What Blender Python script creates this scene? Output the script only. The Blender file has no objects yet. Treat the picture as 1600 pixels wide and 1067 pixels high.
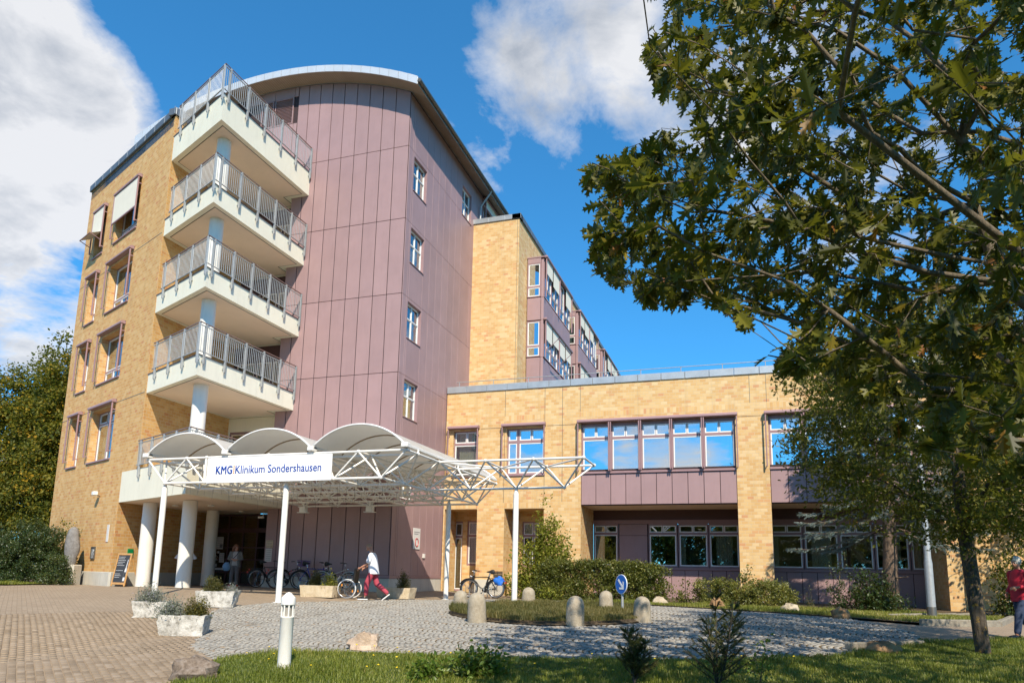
import bpy, math, random
import numpy as np
from mathutils import Vector, Matrix
from mathutils.geometry import delaunay_2d_cdt

random.seed(7)
rng = np.random.default_rng(11)
SC = bpy.context.scene
COL = SC.collection
PI = math.pi
R = math.radians

# ---------------------------------------------------------------- camera
EYE = Vector((13.23, -25.12, 0.33))
_az, _pitch, _roll = R(18.24), R(9.66), R(1.11)
_f = Vector((-math.sin(_az) * math.cos(_pitch), math.cos(_az) * math.cos(_pitch), math.sin(_pitch)))
_r0 = Vector((math.cos(_az), math.sin(_az), 0))
_u0 = _r0.cross(_f)
_r = _r0 * math.cos(_roll) + _u0 * math.sin(_roll)
_u = -_r0 * math.sin(_roll) + _u0 * math.cos(_roll)
cam = bpy.data.cameras.new('camera')
cam.sensor_width = 36.0
cam.lens = 24.91
cam.shift_y = 0.1094
cam.clip_start = 0.1
cam.clip_end = 2000.0
camo = bpy.data.objects.new('camera', cam)
camo.matrix_world = Matrix(((_r.x, _u.x, -_f.x, EYE.x), (_r.y, _u.y, -_f.y, EYE.y), (_r.z, _u.z, -_f.z, EYE.z), (0, 0, 0, 1)))
COL.objects.link(camo)
SC.camera = camo
CAM_F = Vector((-math.sin(_az), math.cos(_az), 0))     # level forward and right of the viewer
CAM_R = Vector((math.cos(_az), math.sin(_az), 0))

# ---------------------------------------------------------------- sun, sky, exposure
SUN_EL = R(43.6)
SUN_TO = Vector((0.514 * math.cos(SUN_EL), -0.858 * math.cos(SUN_EL), math.sin(SUN_EL))).normalized()
sun = bpy.data.lights.new('sun', 'SUN')
sun.energy = 5.0
sun.angle = R(0.53)
sun.color = (1.0, 0.90, 0.74)
suno = bpy.data.objects.new('sun', sun)
suno.rotation_euler = SUN_TO.to_track_quat('Z', 'Y').to_euler()
suno.location = (20, -40, 40)
COL.objects.link(suno)

SC.view_settings.view_transform = 'Standard'
SC.view_settings.look = 'None'
SC.view_settings.gamma = 1.0
SC.view_settings.use_curve_mapping = False
SC.view_settings.exposure = 0.45


def link(nt, a, b):
    nt.links.new(a, b)


def nd(nt, typ, **kw):
    n = nt.nodes.new(typ)
    for k, v in kw.items():
        if k.startswith('i_'):
            n.inputs[k[2:].replace('_', ' ')].default_value = v
        else:
            setattr(n, k, v)
    return n


def math_node(nt, op, a, b=None, c=None):
    n = nt.nodes.new('ShaderNodeMath')
    n.operation = op
    for i, x in enumerate((a, b, c)):
        if x is None:
            continue
        if isinstance(x, (int, float)):
            n.inputs[i].default_value = x
        else:
            nt.links.new(x, n.inputs[i])
    return n.outputs[0]


def ramp(nt, fac, stops, interp='LINEAR'):
    n = nt.nodes.new('ShaderNodeValToRGB')
    n.color_ramp.interpolation = interp
    els = n.color_ramp.elements
    while len(els) < len(stops):
        els.new(0.5)
    for e, (p, c) in zip(els, stops):
        e.position = p
        e.color = (*c, 1) if len(c) == 3 else c
    if fac is not None:
        nt.links.new(fac, n.inputs[0])
    return n.outputs[0]


def mixcol(nt, fac, a, b, mode='MIX'):
    n = nt.nodes.new('ShaderNodeMix')
    n.data_type = 'RGBA'
    n.blend_type = mode
    for sock, x in ((n.inputs[0], fac), (n.inputs[6], a), (n.inputs[7], b)):
        if isinstance(x, (int, float)):
            sock.default_value = x
        elif isinstance(x, tuple):
            sock.default_value = (*x, 1) if len(x) == 3 else x
        else:
            nt.links.new(x, sock)
    return n.outputs[2]


def px_dir(x, y):
    """sky direction seen at a point of the 1600 x 1067 picture"""
    v = _r * ((x - 800) / 1107) + _u * (-(y - 708.5) / 1107) + _f
    return v.normalized()


def make_world():
    w = bpy.data.worlds.new('World')
    SC.world = w
    w.use_nodes = True
    nt = w.node_tree
    nt.nodes.clear()
    out = nd(nt, 'ShaderNodeOutputWorld')
    bg = nd(nt, 'ShaderNodeBackground')
    bg.inputs[1].default_value = 0.10
    sky = nd(nt, 'ShaderNodeTexSky', sky_type='NISHITA')
    sky.sun_disc = False
    sky.sun_elevation = SUN_EL
    sky.sun_rotation = math.atan2(SUN_TO.x, SUN_TO.y)
    sky.altitude = 2000
    sky.air_density = 1.0
    sky.dust_density = 0.0
    sky.ozone_density = 10.0
    tc = nd(nt, 'ShaderNodeTexCoord')
    sep = nd(nt, 'ShaderNodeSeparateXYZ')
    link(nt, tc.outputs['Generated'], sep.inputs[0])
    # cloud deck: the view direction projected on a level sheet
    zz = math_node(nt, 'ADD', math_node(nt, 'MAXIMUM', sep.outputs[2], 0.0), 0.22)
    cx = math_node(nt, 'DIVIDE', sep.outputs[0], zz)
    cy = math_node(nt, 'DIVIDE', sep.outputs[1], zz)
    comb = nd(nt, 'ShaderNodeCombineXYZ')
    link(nt, cx, comb.inputs[0]); link(nt, cy, comb.inputs[1])
    n1 = nd(nt, 'ShaderNodeTexNoise', i_Scale=1.9, i_Detail=12.0, i_Roughness=0.6, i_Distortion=0.35)
    link(nt, comb.outputs[0], n1.inputs['Vector'])
    n2 = nd(nt, 'ShaderNodeTexNoise', i_Scale=0.55, i_Detail=2.0, i_Roughness=0.5)
    link(nt, comb.outputs[0], n2.inputs['Vector'])
    n5 = nd(nt, 'ShaderNodeTexNoise', i_Scale=7.0, i_Detail=8.0, i_Roughness=0.65, i_Distortion=0.5)
    link(nt, comb.outputs[0], n5.inputs['Vector'])
    base = math_node(nt, 'ADD', math_node(nt, 'ADD', math_node(nt, 'MULTIPLY', n1.outputs[0], 0.95), math_node(nt, 'MULTIPLY', math_node(nt, 'SUBTRACT', n5.outputs[0], 0.5), 0.22)), math_node(nt, 'MULTIPLY', math_node(nt, 'SUBTRACT', n2.outputs[0], 0.5), 0.35))
    # where the larger banks and clearings stand (direction, reach, gain)
    for d, rad, gain in [(px_dir(x, y), r_, g_) for (x, y, r_, g_) in CLOUDS] + [(Vector(v).normalized(), r_, g_) for v, r_, g_ in BANKS]:
        dot = nd(nt, 'ShaderNodeVectorMath', operation='DOT_PRODUCT')
        link(nt, tc.outputs['Generated'], dot.inputs[0])
        dot.inputs[1].default_value = d
        mr = nd(nt, 'ShaderNodeMapRange', interpolation_type='SMOOTHSTEP')
        mr.inputs[1].default_value = math.cos(rad)
        mr.inputs[2].default_value = 1.0
        link(nt, dot.outputs['Value'], mr.inputs[0])
        base = math_node(nt, 'ADD', base, math_node(nt, 'MULTIPLY', mr.outputs[0], gain))
    mask = ramp(nt, base, [(0.545, (0, 0, 0)), (0.60, (.42,) * 3), (0.68, (1, 1, 1))])
    n3 = nd(nt, 'ShaderNodeTexNoise', i_Scale=2.1, i_Detail=5.0, i_Roughness=0.5)
    link(nt, comb.outputs[0], n3.inputs['Vector'])
    n4 = nd(nt, 'ShaderNodeTexNoise', i_Scale=5.5, i_Detail=8.0, i_Roughness=0.62, i_Distortion=0.4)
    link(nt, comb.outputs[0], n4.inputs['Vector'])
    shade = math_node(nt, 'ADD', math_node(nt, 'ADD', math_node(nt, 'MULTIPLY', n3.outputs[0], .65), math_node(nt, 'MULTIPLY', n4.outputs[0], .35)), math_node(nt, 'MULTIPLY', math_node(nt, 'SUBTRACT', base, 0.62), -0.55))
    ccol = ramp(nt, shade, [(0.36, (3.3, 3.6, 4.1)), (0.50, (6.6, 6.6, 6.7))])
    gm = nd(nt, 'ShaderNodeGamma'); gm.inputs[1].default_value = 0.8
    link(nt, sky.outputs[0], gm.inputs[0])
    clear = mixcol(nt, 1.0, gm.outputs[0], SKYTINT, 'MULTIPLY')
    final = mixcol(nt, math_node(nt, 'MULTIPLY', mask, 0.93), clear, ccol)
    link(nt, final, bg.inputs[0])
    link(nt, bg.outputs[0], out.inputs[0])


SKYTINT = (0.72, 2.0, 2.3)
BANKS = [((-.12, -.97, .165), .15, .185), ((.10, -.98, .19), .09, .16), ((-.3, -.94, .15), .10, .18), ((.35, -.92, .17), .13, .18)]   # low cumulus on the far side, seen mirrored in the windows
CLOUDS = [(10, 170, 0.21, 0.17), (150, 180, 0.11, 0.07), (40, 330, 0.08, 0.06), (50, 500, 0.10, 0.13), (80, 400, 0.07, -0.12), (890, 0, 0.17, 0.22), (1080, 190, 0.13, 0.12), (1350, 150, 0.22, 0.14), (760, 190, 0.15, 0.12), (640, 90, .06, .06),
          (440, 60, 0.17, -0.26), (250, 40, 0.09, -0.1), (890, 420, 0.13, -0.20), (1080, 520, 0.14, -0.2)]
make_world()


# ---------------------------------------------------------------- ground height
_GX = [-60, -20, -10, -5, 0, 3, 14, 20, 60]
_GZ = [-.40, -.40, -.40, -.36, -.43, -.58, -.62, -.74, -1.0]


def G(x, y):
    return float(np.interp(x, _GX, _GZ)) - 0.036 * max(0.0, -4 - y)


def Gv(x, y):
    return np.interp(x, _GX, _GZ) - 0.036 * np.maximum(0.0, -4 - y)


# ---------------------------------------------------------------- objects and meshes
OFF = {}


def top_of(o):
    while o.parent:
        o = o.parent
    return o


def tag(o, label=None, cat=None, group=None, kind=None):
    if label: o['label'] = label
    if cat: o['category'] = cat
    if group: o['group'] = group
    if kind: o['kind'] = kind
    return o


def thing(name, label, cat, loc=(0, 0, 0), rotz=0.0, group=None, local=False):
    o = bpy.data.objects.new(name, None)
    o.empty_display_size = 0.3
    COL.objects.link(o)
    o.location = loc
    o.rotation_euler = (0, 0, rotz)
    OFF[o.name] = Vector((0, 0, 0)) if local else Vector(loc)
    return tag(o, label, cat, group)


def put(name, me, mat=None, parent=None, loc=None):
    if mat is not None:
        me.materials.clear()
        me.materials.append(mat)
    o = bpy.data.objects.new(name, me)
    COL.objects.link(o)
    if parent:
        o.parent = parent
    if loc is not None:
        o.location = loc
    return o


def copy_tree(o, parent=None):
    c = o.copy()
    COL.objects.link(c)
    c.parent = parent
    if o.name in OFF:
        OFF[c.name] = OFF[o.name]
    for ch in list(o.children):
        copy_tree(ch, c)
    return c


class MB:
    """collects shapes for ONE mesh; M places local shapes in the world"""
    def __init__(self, M=None):
        self.v, self.f, self.M = [], [], M

    def add(self, vs, fs):
        b = len(self.v)
        if self.M is not None:
            vs = [self.M @ Vector(p) for p in vs]
            if self.M.determinant() < 0:
                fs = [tuple(f)[::-1] for f in fs]
        self.v.extend([tuple(p) for p in vs])
        self.f.extend([tuple(i + b for i in f) for f in fs])
        return self

    def box(self, x0, x1, y0, y1, z0, z1, c=0.0):
        if c <= 0:
            vs = [(x, y, z) for z in (z0, z1) for y in (y0, y1) for x in (x0, x1)]
            return self.add(vs, [(0, 2, 3, 1), (4, 5, 7, 6), (0, 1, 5, 4), (2, 6, 7, 3), (0, 4, 6, 2), (1, 3, 7, 5)])
        # chamfered box
        vs, idx = [], {}
        for ix, x in enumerate((x0, x1)):
            for iy, y in enumerate((y0, y1)):
                for iz, z in enumerate((z0, z1)):
                    sx, sy, sz = (1 - 2 * ix) * c, (1 - 2 * iy) * c, (1 - 2 * iz) * c
                    for k, p in enumerate(((x, y + sy, z + sz), (x + sx, y, z + sz), (x + sx, y + sy, z))):
                        idx[ix, iy, iz, k] = len(vs)
                        vs.append(p)
        fs = []
        def q(*k): fs.append(tuple(idx[a] for a in k))
        for i in (0, 1):
            o = [(0, 0), (0, 1), (1, 1), (1, 0)]
            q(*[(i, a, b, 0) for a, b in (o if i == 0 else o[::-1])][::-1])
            q(*[(a, i, b, 1) for a, b in (o[::-1] if i == 0 else o)][::-1])
            q(*[(a, b, i, 2) for a, b in (o if i == 0 else o[::-1])][::-1])
        for a in (0, 1):
            for b in (0, 1):
                q((a, b, 0, 0), (a, b, 1, 0), (a, b, 1, 1), (a, b, 0, 1))
                q((a, 0, b, 0), (a, 1, b, 0), (a, 1, b, 2), (a, 0, b, 2))
                q((0, a, b, 1), (1, a, b, 1), (1, a, b, 2), (0, a, b, 2))
                for d in (0, 1):
                    q((a, b, d, 0), (a, b, d, 1), (a, b, d, 2))
        return self.add(vs, fs)

    def tube(self, p, q, r, n=8, r2=None, cap=True):
        return self.path([p, q], [r, r if r2 is None else r2], n, cap)

    def path(self, pts, rad, n=8, cap=True, closed=False, sy=1.0):
        pts = [Vector(p) for p in pts]
        if isinstance(rad, (int, float)):
            rad = [rad] * len(pts)
        vs, fs = [], []
        m = len(pts)
        ref = None
        for i, p in enumerate(pts):
            if closed:
                t = (pts[(i + 1) % m] - pts[i - 1]).normalized()
            elif i == 0:
                t = (pts[1] - p).normalized()
            elif i == m - 1:
                t = (p - pts[i - 1]).normalized()
            else:
                t = ((pts[i + 1] - p).normalized() + (p - pts[i - 1]).normalized())
                t = t.normalized() if t.length > 1e-6 else (pts[i + 1] - p).normalized()
            if ref is None:
                a = Vector((0, 0, 1)) if abs(t.z) < 0.9 else Vector((1, 0, 0))
                ref = (a - t * a.dot(t)).normalized()
            else:
                ref = (ref - t * ref.dot(t))
                ref = ref.normalized() if ref.length > 1e-6 else t.orthogonal().normalized()
            b = t.cross(ref)
            for k in range(n):
                a = 2 * PI * k / n
                vs.append(p + (ref * math.cos(a) + b * math.sin(a) * sy) * rad[i])
        rings = m if closed else m - 1
        for i in range(rings):
            j = (i + 1) % m
            for k in range(n):
                l = (k + 1) % n
                fs.append((i * n + k, i * n + l, j * n + l, j * n + k))
        if cap and not closed:
            fs.append(tuple(range(n))[::-1])
            fs.append(tuple((m - 1) * n + k for k in range(n)))
        return self.add(vs, fs)

    def lathe(self, prof, n=16, c=(0, 0, 0)):
        vs, fs = [], []
        for (r, z) in prof:
            for k in range(n):
                a = 2 * PI * k / n
                vs.append((c[0] + r * math.cos(a), c[1] + r * math.sin(a), c[2] + z))
        for i in range(len(prof) - 1):
            for k in range(n):
                l = (k + 1) % n
                fs.append((i * n + k, i * n + l, (i + 1) * n + l, (i + 1) * n + k))
        fs.append(tuple(range(n))[::-1])
        fs.append(tuple((len(prof) - 1) * n + k for k in range(n)))
        return self.add(vs, fs)

    def prism(self, poly, z0, z1):
        n = len(poly)
        vs = [(x, y, z0) for x, y in poly] + [(x, y, z1) for x, y in poly]
        fs = [tuple(range(n))[::-1], tuple(range(n, 2 * n))]
        fs += [(i, (i + 1) % n, (i + 1) % n + n, i + n) for i in range(n)]
        return self.add(vs, fs)

    def sphere(self, c, r, n=10, m=6, s=(1, 1, 1)):
        vs = [(c[0], c[1], c[2] - r * s[2])]
        fs = []
        for i in range(1, m):
            t = PI * i / m - PI / 2
            for k in range(n):
                a = 2 * PI * k / n
                vs.append((c[0] + r * s[0] * math.cos(t) * math.cos(a), c[1] + r * s[1] * math.cos(t) * math.sin(a), c[2] + r * s[2] * math.sin(t)))
        vs.append((c[0], c[1], c[2] + r * s[2]))
        for k in range(n):
            fs.append((0, 1 + (k + 1) % n, 1 + k))
            fs.append((len(vs) - 1, 1 + (m - 2) * n + k, 1 + (m - 2) * n + (k + 1) % n))
        for i in range(m - 2):
            for k in range(n):
                l = (k + 1) % n
                fs.append((1 + i * n + k, 1 + i * n + l, 1 + (i + 1) * n + l, 1 + (i + 1) * n + k))
        return self.add(vs, fs)

    def mesh(self, name, off=None, uv=True, smooth=False):
        me = bpy.data.meshes.new(name)
        V = np.array(self.v, dtype=float).reshape(-1, 3)
        o = np.array(off if off is not None else (0, 0, 0), float)
        me.from_pydata((V - o).tolist(), [], self.f)
        if uv:
            l = me.uv_layers.new(name='UVMap')
            co = np.empty(2 * len(me.loops))
            k = 0
            for p in me.polygons:
                nx, ny, nz = p.normal
                flat = abs(nz) > 0.6
                h = math.hypot(nx, ny) or 1.0
                tx, ty = -ny / h, nx / h
                for vi in p.vertices:
                    x, y, z = V[vi]
                    if flat:
                        co[k] = x; co[k + 1] = y
                    else:
                        co[k] = x * tx + y * ty; co[k + 1] = z
                    k += 2
            l.data.foreach_set('uv', co)
        if smooth:
            me.polygons.foreach_set('use_smooth', [True] * len(me.polygons))
            if smooth is not True:
                me.set_sharp_from_angle(angle=R(smooth))
        me.update()
        return me

    def build(self, name, mat, parent=None, smooth=False, uv=False):
        off = OFF.get(top_of(parent).name) if parent else None
        return put(name, self.mesh(name, off, uv, smooth), mat, parent)


def frame_matrix(o, d, n):
    """u along d, w out along n, v up"""
    d, n = Vector(d), Vector(n)
    return Matrix(((d.x, n.x, 0, o[0]), (d.y, n.y, 0, o[1]), (d.z, n.z, 1, o[2]), (0, 0, 0, 1)))


def fast_mesh(name, verts, nper, polys, tint=None, smooth=False):
    """many copies of one small shape: verts (N*nper,3); polys = faces of one copy"""
    N = len(verts) // nper
    me = bpy.data.meshes.new(name)
    me.vertices.add(len(verts))
    me.vertices.foreach_set('co', np.asarray(verts, dtype=np.float32).ravel())
    sizes = np.array([len(p) for p in polys])
    flat = np.concatenate([np.array(p) for p in polys])
    L = (flat[None, :] + (np.arange(N) * nper)[:, None]).ravel()
    me.loops.add(len(L))
    me.loops.foreach_set('vertex_index', L.astype(np.int32))
    st = np.concatenate([[0], np.cumsum(sizes)[:-1]])
    starts = (st[None, :] + (np.arange(N) * sizes.sum())[:, None]).ravel()
    me.polygons.add(len(starts))
    me.polygons.foreach_set('loop_start', starts.astype(np.int32))
    try:
        me.polygons.foreach_set('loop_total', np.tile(sizes, N).astype(np.int32))
    except Exception:
        pass
    if smooth:
        me.polygons.foreach_set('use_smooth', np.ones(len(starts), dtype=bool))
    if tint is not None:
        a = me.attributes.new('tint', 'FLOAT', 'POINT')
        a.data.foreach_set('value', np.repeat(np.asarray(tint, np.float32), nper))
    me.update(calc_edges=True)
    me.validate()
    return me


def instance_verts(tv, pos, X, Y, Z, sc):
    """tv (n,3) template; per-copy frames X,Y,Z (N,3), scale (N,) or (N,3)"""
    tv = np.asarray(tv, float)
    sc = np.asarray(sc, float)
    if sc.ndim == 1:
        sc = np.repeat(sc[:, None], 3, 1)
    t = tv[None, :, :] * sc[:, None, :]
    out = pos[:, None, :] + t[:, :, 0:1] * X[:, None, :] + t[:, :, 1:2] * Y[:, None, :] + t[:, :, 2:3] * Z[:, None, :]
    return out.reshape(-1, 3)


def unit(a):
    return a / np.maximum(np.linalg.norm(a, axis=-1, keepdims=True), 1e-9)


def rand_dirs(n):
    return unit(rng.normal(size=(n, 3)))


# projection of a world point to the 1600 x 1067 picture, used to keep tree crowns clear of the open view
def project(P):
    P = np.asarray(P, float) - np.array(EYE)
    x = P @ np.array(_r); y = P @ np.array(_u); z = P @ np.array(_f)
    zz = np.where(np.abs(z) < 1e-6, 1e-6, z)
    return 800 + 1107 * x / zz, 708.5 - 1107 * y / zz, z
# ---------------------------------------------------------------- materials
def newmat(name):
    m = bpy.data.materials.new(name)
    m.use_nodes = True
    nt = m.node_tree
    return m, nt, nt.nodes['Principled BSDF'], nt.nodes['Material Output']


def coords(nt, kind='Object', scale=1.0):
    tc = nd(nt, 'ShaderNodeTexCoord')
    mp = nd(nt, 'ShaderNodeMapping')
    mp.inputs['Scale'].default_value = (scale,) * 3 if isinstance(scale, (int, float)) else scale
    link(nt, tc.outputs[kind], mp.inputs[0])
    return mp.outputs[0]


def bump(nt, b, height, strength=0.3, dist=0.01):
    n = nd(nt, 'ShaderNodeBump')
    n.inputs['Strength'].default_value = strength
    n.inputs['Distance'].default_value = dist
    link(nt, height, n.inputs['Height'])
    link(nt, n.outputs[0], b.inputs['Normal'])


def plain(name, col, rough=0.6, metal=0.0, var=0.12, vscale=3.0, bscale=60.0, bstr=0.15, spec=0.5, grime=0.0, coat=0.0, each=0.0):
    m, nt, b, out = newmat(name)
    v = coords(nt)
    n = nd(nt, 'ShaderNodeTexNoise', i_Scale=vscale, i_Detail=6.0, i_Roughness=0.6)
    link(nt, v, n.inputs['Vector'])
    lo = tuple(c * (1 - var) for c in col)
    hi = tuple(min(1, c * (1 + var)) for c in col)
    c = ramp(nt, n.outputs[0], [(0.3, lo), (0.7, hi)])
    if grime > 0:
        mp = coords(nt, 'Object', (2.2, 2.2, 0.35))
        g = nd(nt, 'ShaderNodeTexNoise', i_Scale=2.5, i_Detail=8.0, i_Roughness=0.7)
        link(nt, mp, g.inputs['Vector'])
        gm = ramp(nt, g.outputs[0], [(0.5, (0, 0, 0)), (0.75, (grime,) * 3)])
        c = mixcol(nt, gm, c, tuple(x * 0.55 for x in col))
    if each:
        oi = nd(nt, 'ShaderNodeObjectInfo')
        c = mixcol(nt, 1.0, c, ramp(nt, oi.outputs['Random'], [(0.0, (1 - each,) * 3), (1.0, (1 + each,) * 3)]), 'MULTIPLY')
    link(nt, c, b.inputs['Base Color'])
    b.inputs['Roughness'].default_value = rough
    b.inputs['Metallic'].default_value = metal
    b.inputs['Specular IOR Level'].default_value = spec
    if coat:
        b.inputs['Coat Weight'].default_value = coat
        b.inputs['Coat Roughness'].default_value = 0.15
    if bstr > 0:
        n2 = nd(nt, 'ShaderNodeTexNoise', i_Scale=bscale, i_Detail=3.0)
        link(nt, v, n2.inputs['Vector'])
        bump(nt, b, n2.outputs[0], bstr, 0.004)
    return m


def brick_mat(name, soldier=False, warm=(1, 1, 1)):
    m, nt, b, out = newmat(name)
    tc = nd(nt, 'ShaderNodeTexCoord')
    mp = nd(nt, 'ShaderNodeMapping')
    if soldier:
        mp.inputs['Rotation'].default_value = (0, 0, R(90))
    link(nt, tc.outputs['UV'], mp.inputs[0])

    def bt(c1, c2, off, mort):
        n = nd(nt, 'ShaderNodeTexBrick', offset=off, offset_frequency=2, squash=1.0)
        n.inputs['Scale'].default_value = 1.0
        n.inputs['Brick Width'].default_value = 0.25
        n.inputs['Row Height'].default_value = 0.125
        n.inputs['Mortar Size'].default_value = mort
        n.inputs['Mortar Smooth'].default_value = 0.35
        n.inputs['Bias'].default_value = 0.0
        n.inputs['Color1'].default_value = (*c1, 1)
        n.inputs['Color2'].default_value = (*c2, 1)
        n.inputs['Mortar'].default_value = (0.5, 0.5, 0.5, 1)
        link(nt, mp.outputs[0], n.inputs['Vector'])
        return n
    n = bt((0, 0, 0), (1, 1, 1), 0.5 if not soldier else 0.0, 0.0085)
    sep = nd(nt, 'ShaderNodeSeparateColor')
    link(nt, n.outputs['Color'], sep.inputs[0])
    pal = ramp(nt, sep.outputs[0], [(0.0, (0.651, 0.445, 0.212)), (0.1, (0.592, 0.366, 0.149)), (0.26, (0.632, 0.415, 0.182)), (0.4, (0.572, 0.336, 0.129)), (0.5, (0.678, 0.488, 0.258)), (0.62, (0.602, 0.372, 0.152)), (0.74, (0.638, 0.428, 0.192)), (0.86, (0.592, 0.323, 0.142)), (0.91, (0.651, 0.455, 0.225)), (0.97, (0.559, 0.276, 0.129))], 'CONSTANT')
    if warm != (1, 1, 1):
        pal = mixcol(nt, 1.0, pal, warm, 'MULTIPLY')
    # kiln variation inside and between neighbouring bricks, and slow weathering over the wall
    v = coords(nt, 'UV', 1.0)
    a = nd(nt, 'ShaderNodeTexNoise', i_Scale=14.0, i_Detail=5.0, i_Roughness=0.7)
    link(nt, v, a.inputs['Vector'])
    c = mixcol(nt, ramp(nt, a.outputs[0], [(0.35, (0, 0, 0)), (0.72, (.15,) * 3)]), pal, (.66, .43, .19))
    w = nd(nt, 'ShaderNodeTexNoise', i_Scale=0.5, i_Detail=6.0, i_Roughness=0.6)
    link(nt, v, w.inputs['Vector'])
    c = mixcol(nt, ramp(nt, w.outputs[0], [(0.42, (0, 0, 0)), (0.75, (.15,) * 3)]), c, (.40, .25, .12))
    vs_ = coords(nt, 'UV', (1.6, .16, 1.0))
    st = nd(nt, 'ShaderNodeTexNoise', i_Scale=2.0, i_Detail=7.0, i_Roughness=0.65)
    link(nt, vs_, st.inputs['Vector'])
    c = mixcol(nt, n.outputs['Fac'], c, (.58, .45, .28))
    c = mixcol(nt, ramp(nt, st.outputs[0], [(0.50, (0, 0, 0)), (0.78, (.38,) * 3)]), c, (.36, .23, .11))
    link(nt, c, b.inputs['Base Color'])
    b.inputs['Roughness'].default_value = 0.72
    b.inputs['Specular IOR Level'].default_value = 0.3
    h = math_node(nt, 'ADD', math_node(nt, 'MULTIPLY', n.outputs['Fac'], -1.0), math_node(nt, 'MULTIPLY', a.outputs[0], 0.35))
    bump(nt, b, h, 0.55, 0.006)
    return m


def glass_mat(name, mirror, tint=(0.72, 0.75, 0.70)):
    m, nt, b, out = newmat(name)
    nt.nodes.remove(b)
    gl = nd(nt, 'ShaderNodeBsdfGlossy'); gl.inputs['Roughness'].default_value = 0.012
    gl.inputs['Color'].default_value = (.92, .95, .97, 1)
    tr = nd(nt, 'ShaderNodeBsdfTransparent'); tr.inputs[0].default_value = (*tint, 1)
    lw = nd(nt, 'ShaderNodeLayerWeight'); lw.inputs[0].default_value = 0.35
    fac = math_node(nt, 'ADD', math_node(nt, 'MULTIPLY', lw.outputs['Facing'], 0.45), mirror)
    fac = math_node(nt, 'MINIMUM', fac, 0.95)
    mx = nd(nt, 'ShaderNodeMixShader')
    link(nt, fac, mx.inputs[0]); link(nt, tr.outputs[0], mx.inputs[1]); link(nt, gl.outputs[0], mx.inputs[2])
    # panes are never perfectly flat
    v = coords(nt)
    n = nd(nt, 'ShaderNodeTexNoise', i_Scale=0.7, i_Detail=1.0)
    link(nt, v, n.inputs['Vector'])
    bp = nd(nt, 'ShaderNodeBump'); bp.inputs['Strength'].default_value = 0.05; bp.inputs['Distance'].default_value = 0.05
    link(nt, n.outputs[0], bp.inputs['Height']); link(nt, bp.outputs[0], gl.inputs['Normal'])
    link(nt, mx.outputs[0], out.inputs[0])
    return m


def leaf_mat(name, stops, gloss=0.42, trans=0.35, spec=0.5):
    m, nt, b, out = newmat(name)
    at = nd(nt, 'ShaderNodeAttribute', attribute_name='tint')
    ob = nd(nt, 'ShaderNodeObjectInfo')
    c = ramp(nt, at.outputs['Fac'], stops)
    link(nt, c, b.inputs['Base Color'])
    b.inputs['Roughness'].default_value = gloss
    b.inputs['Specular IOR Level'].default_value = spec
    tl = nd(nt, 'ShaderNodeBsdfTranslucent')
    c2 = mixcol(nt, 0.4, c, (.36, .36, .03))
    link(nt, c2, tl.inputs[0])
    mx = nd(nt, 'ShaderNodeMixShader'); mx.inputs[0].default_value = trans
    link(nt, b.outputs[0], mx.inputs[1]); link(nt, tl.outputs[0], mx.inputs[2])
    link(nt, mx.outputs[0], out.inputs[0])
    return m


def tint_mat(name, stops, rough=0.85, bscale=90.0, bstr=0.3, spec=0.25, speck=None):
    m, nt, b, out = newmat(name)
    at = nd(nt, 'ShaderNodeAttribute', attribute_name='tint')
    c = ramp(nt, at.outputs['Fac'], stops)
    v = coords(nt)
    n = nd(nt, 'ShaderNodeTexNoise', i_Scale=bscale, i_Detail=4.0, i_Roughness=0.7)
    link(nt, v, n.inputs['Vector'])
    c = mixcol(nt, ramp(nt, n.outputs[0], [(0.3, (.0,) * 3), (0.75, (.45,) * 3)]), c, mixcol(nt, 1.0, c, (.55, .5, .45), 'MULTIPLY'))
    if speck:
        n4 = nd(nt, 'ShaderNodeTexNoise', i_Scale=0.6, i_Detail=7.0, i_Roughness=0.65)
        link(nt, v, n4.inputs['Vector'])
        c = mixcol(nt, ramp(nt, n4.outputs[0], [(0.48, (0, 0, 0)), (0.72, (.5,) * 3)]), c, speck)
    link(nt, c, b.inputs['Base Color'])
    b.inputs['Roughness'].default_value = rough
    b.inputs['Specular IOR Level'].default_value = spec
    bump(nt, b, n.outputs[0], bstr, 0.004)
    return m


def soil_mat(name, cols, scale=3.0, rough=0.95):
    m, nt, b, out = newmat(name)
    v = coords(nt)
    n = nd(nt, 'ShaderNodeTexNoise', i_Scale=scale, i_Detail=9.0, i_Roughness=0.7)
    link(nt, v, n.inputs['Vector'])
    k = len(cols)
    c = ramp(nt, n.outputs[0], [(0.28 + 0.44 * i / (k - 1), cols[i]) for i in range(k)])
    link(nt, c, b.inputs['Base Color'])
    b.inputs['Roughness'].default_value = rough
    b.inputs['Specular IOR Level'].default_value = 0.2
    n2 = nd(nt, 'ShaderNodeTexNoise', i_Scale=scale * 14, i_Detail=5.0)
    link(nt, v, n2.inputs['Vector'])
    bump(nt, b, n2.outputs[0], 0.6, 0.02)
    return m


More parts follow.
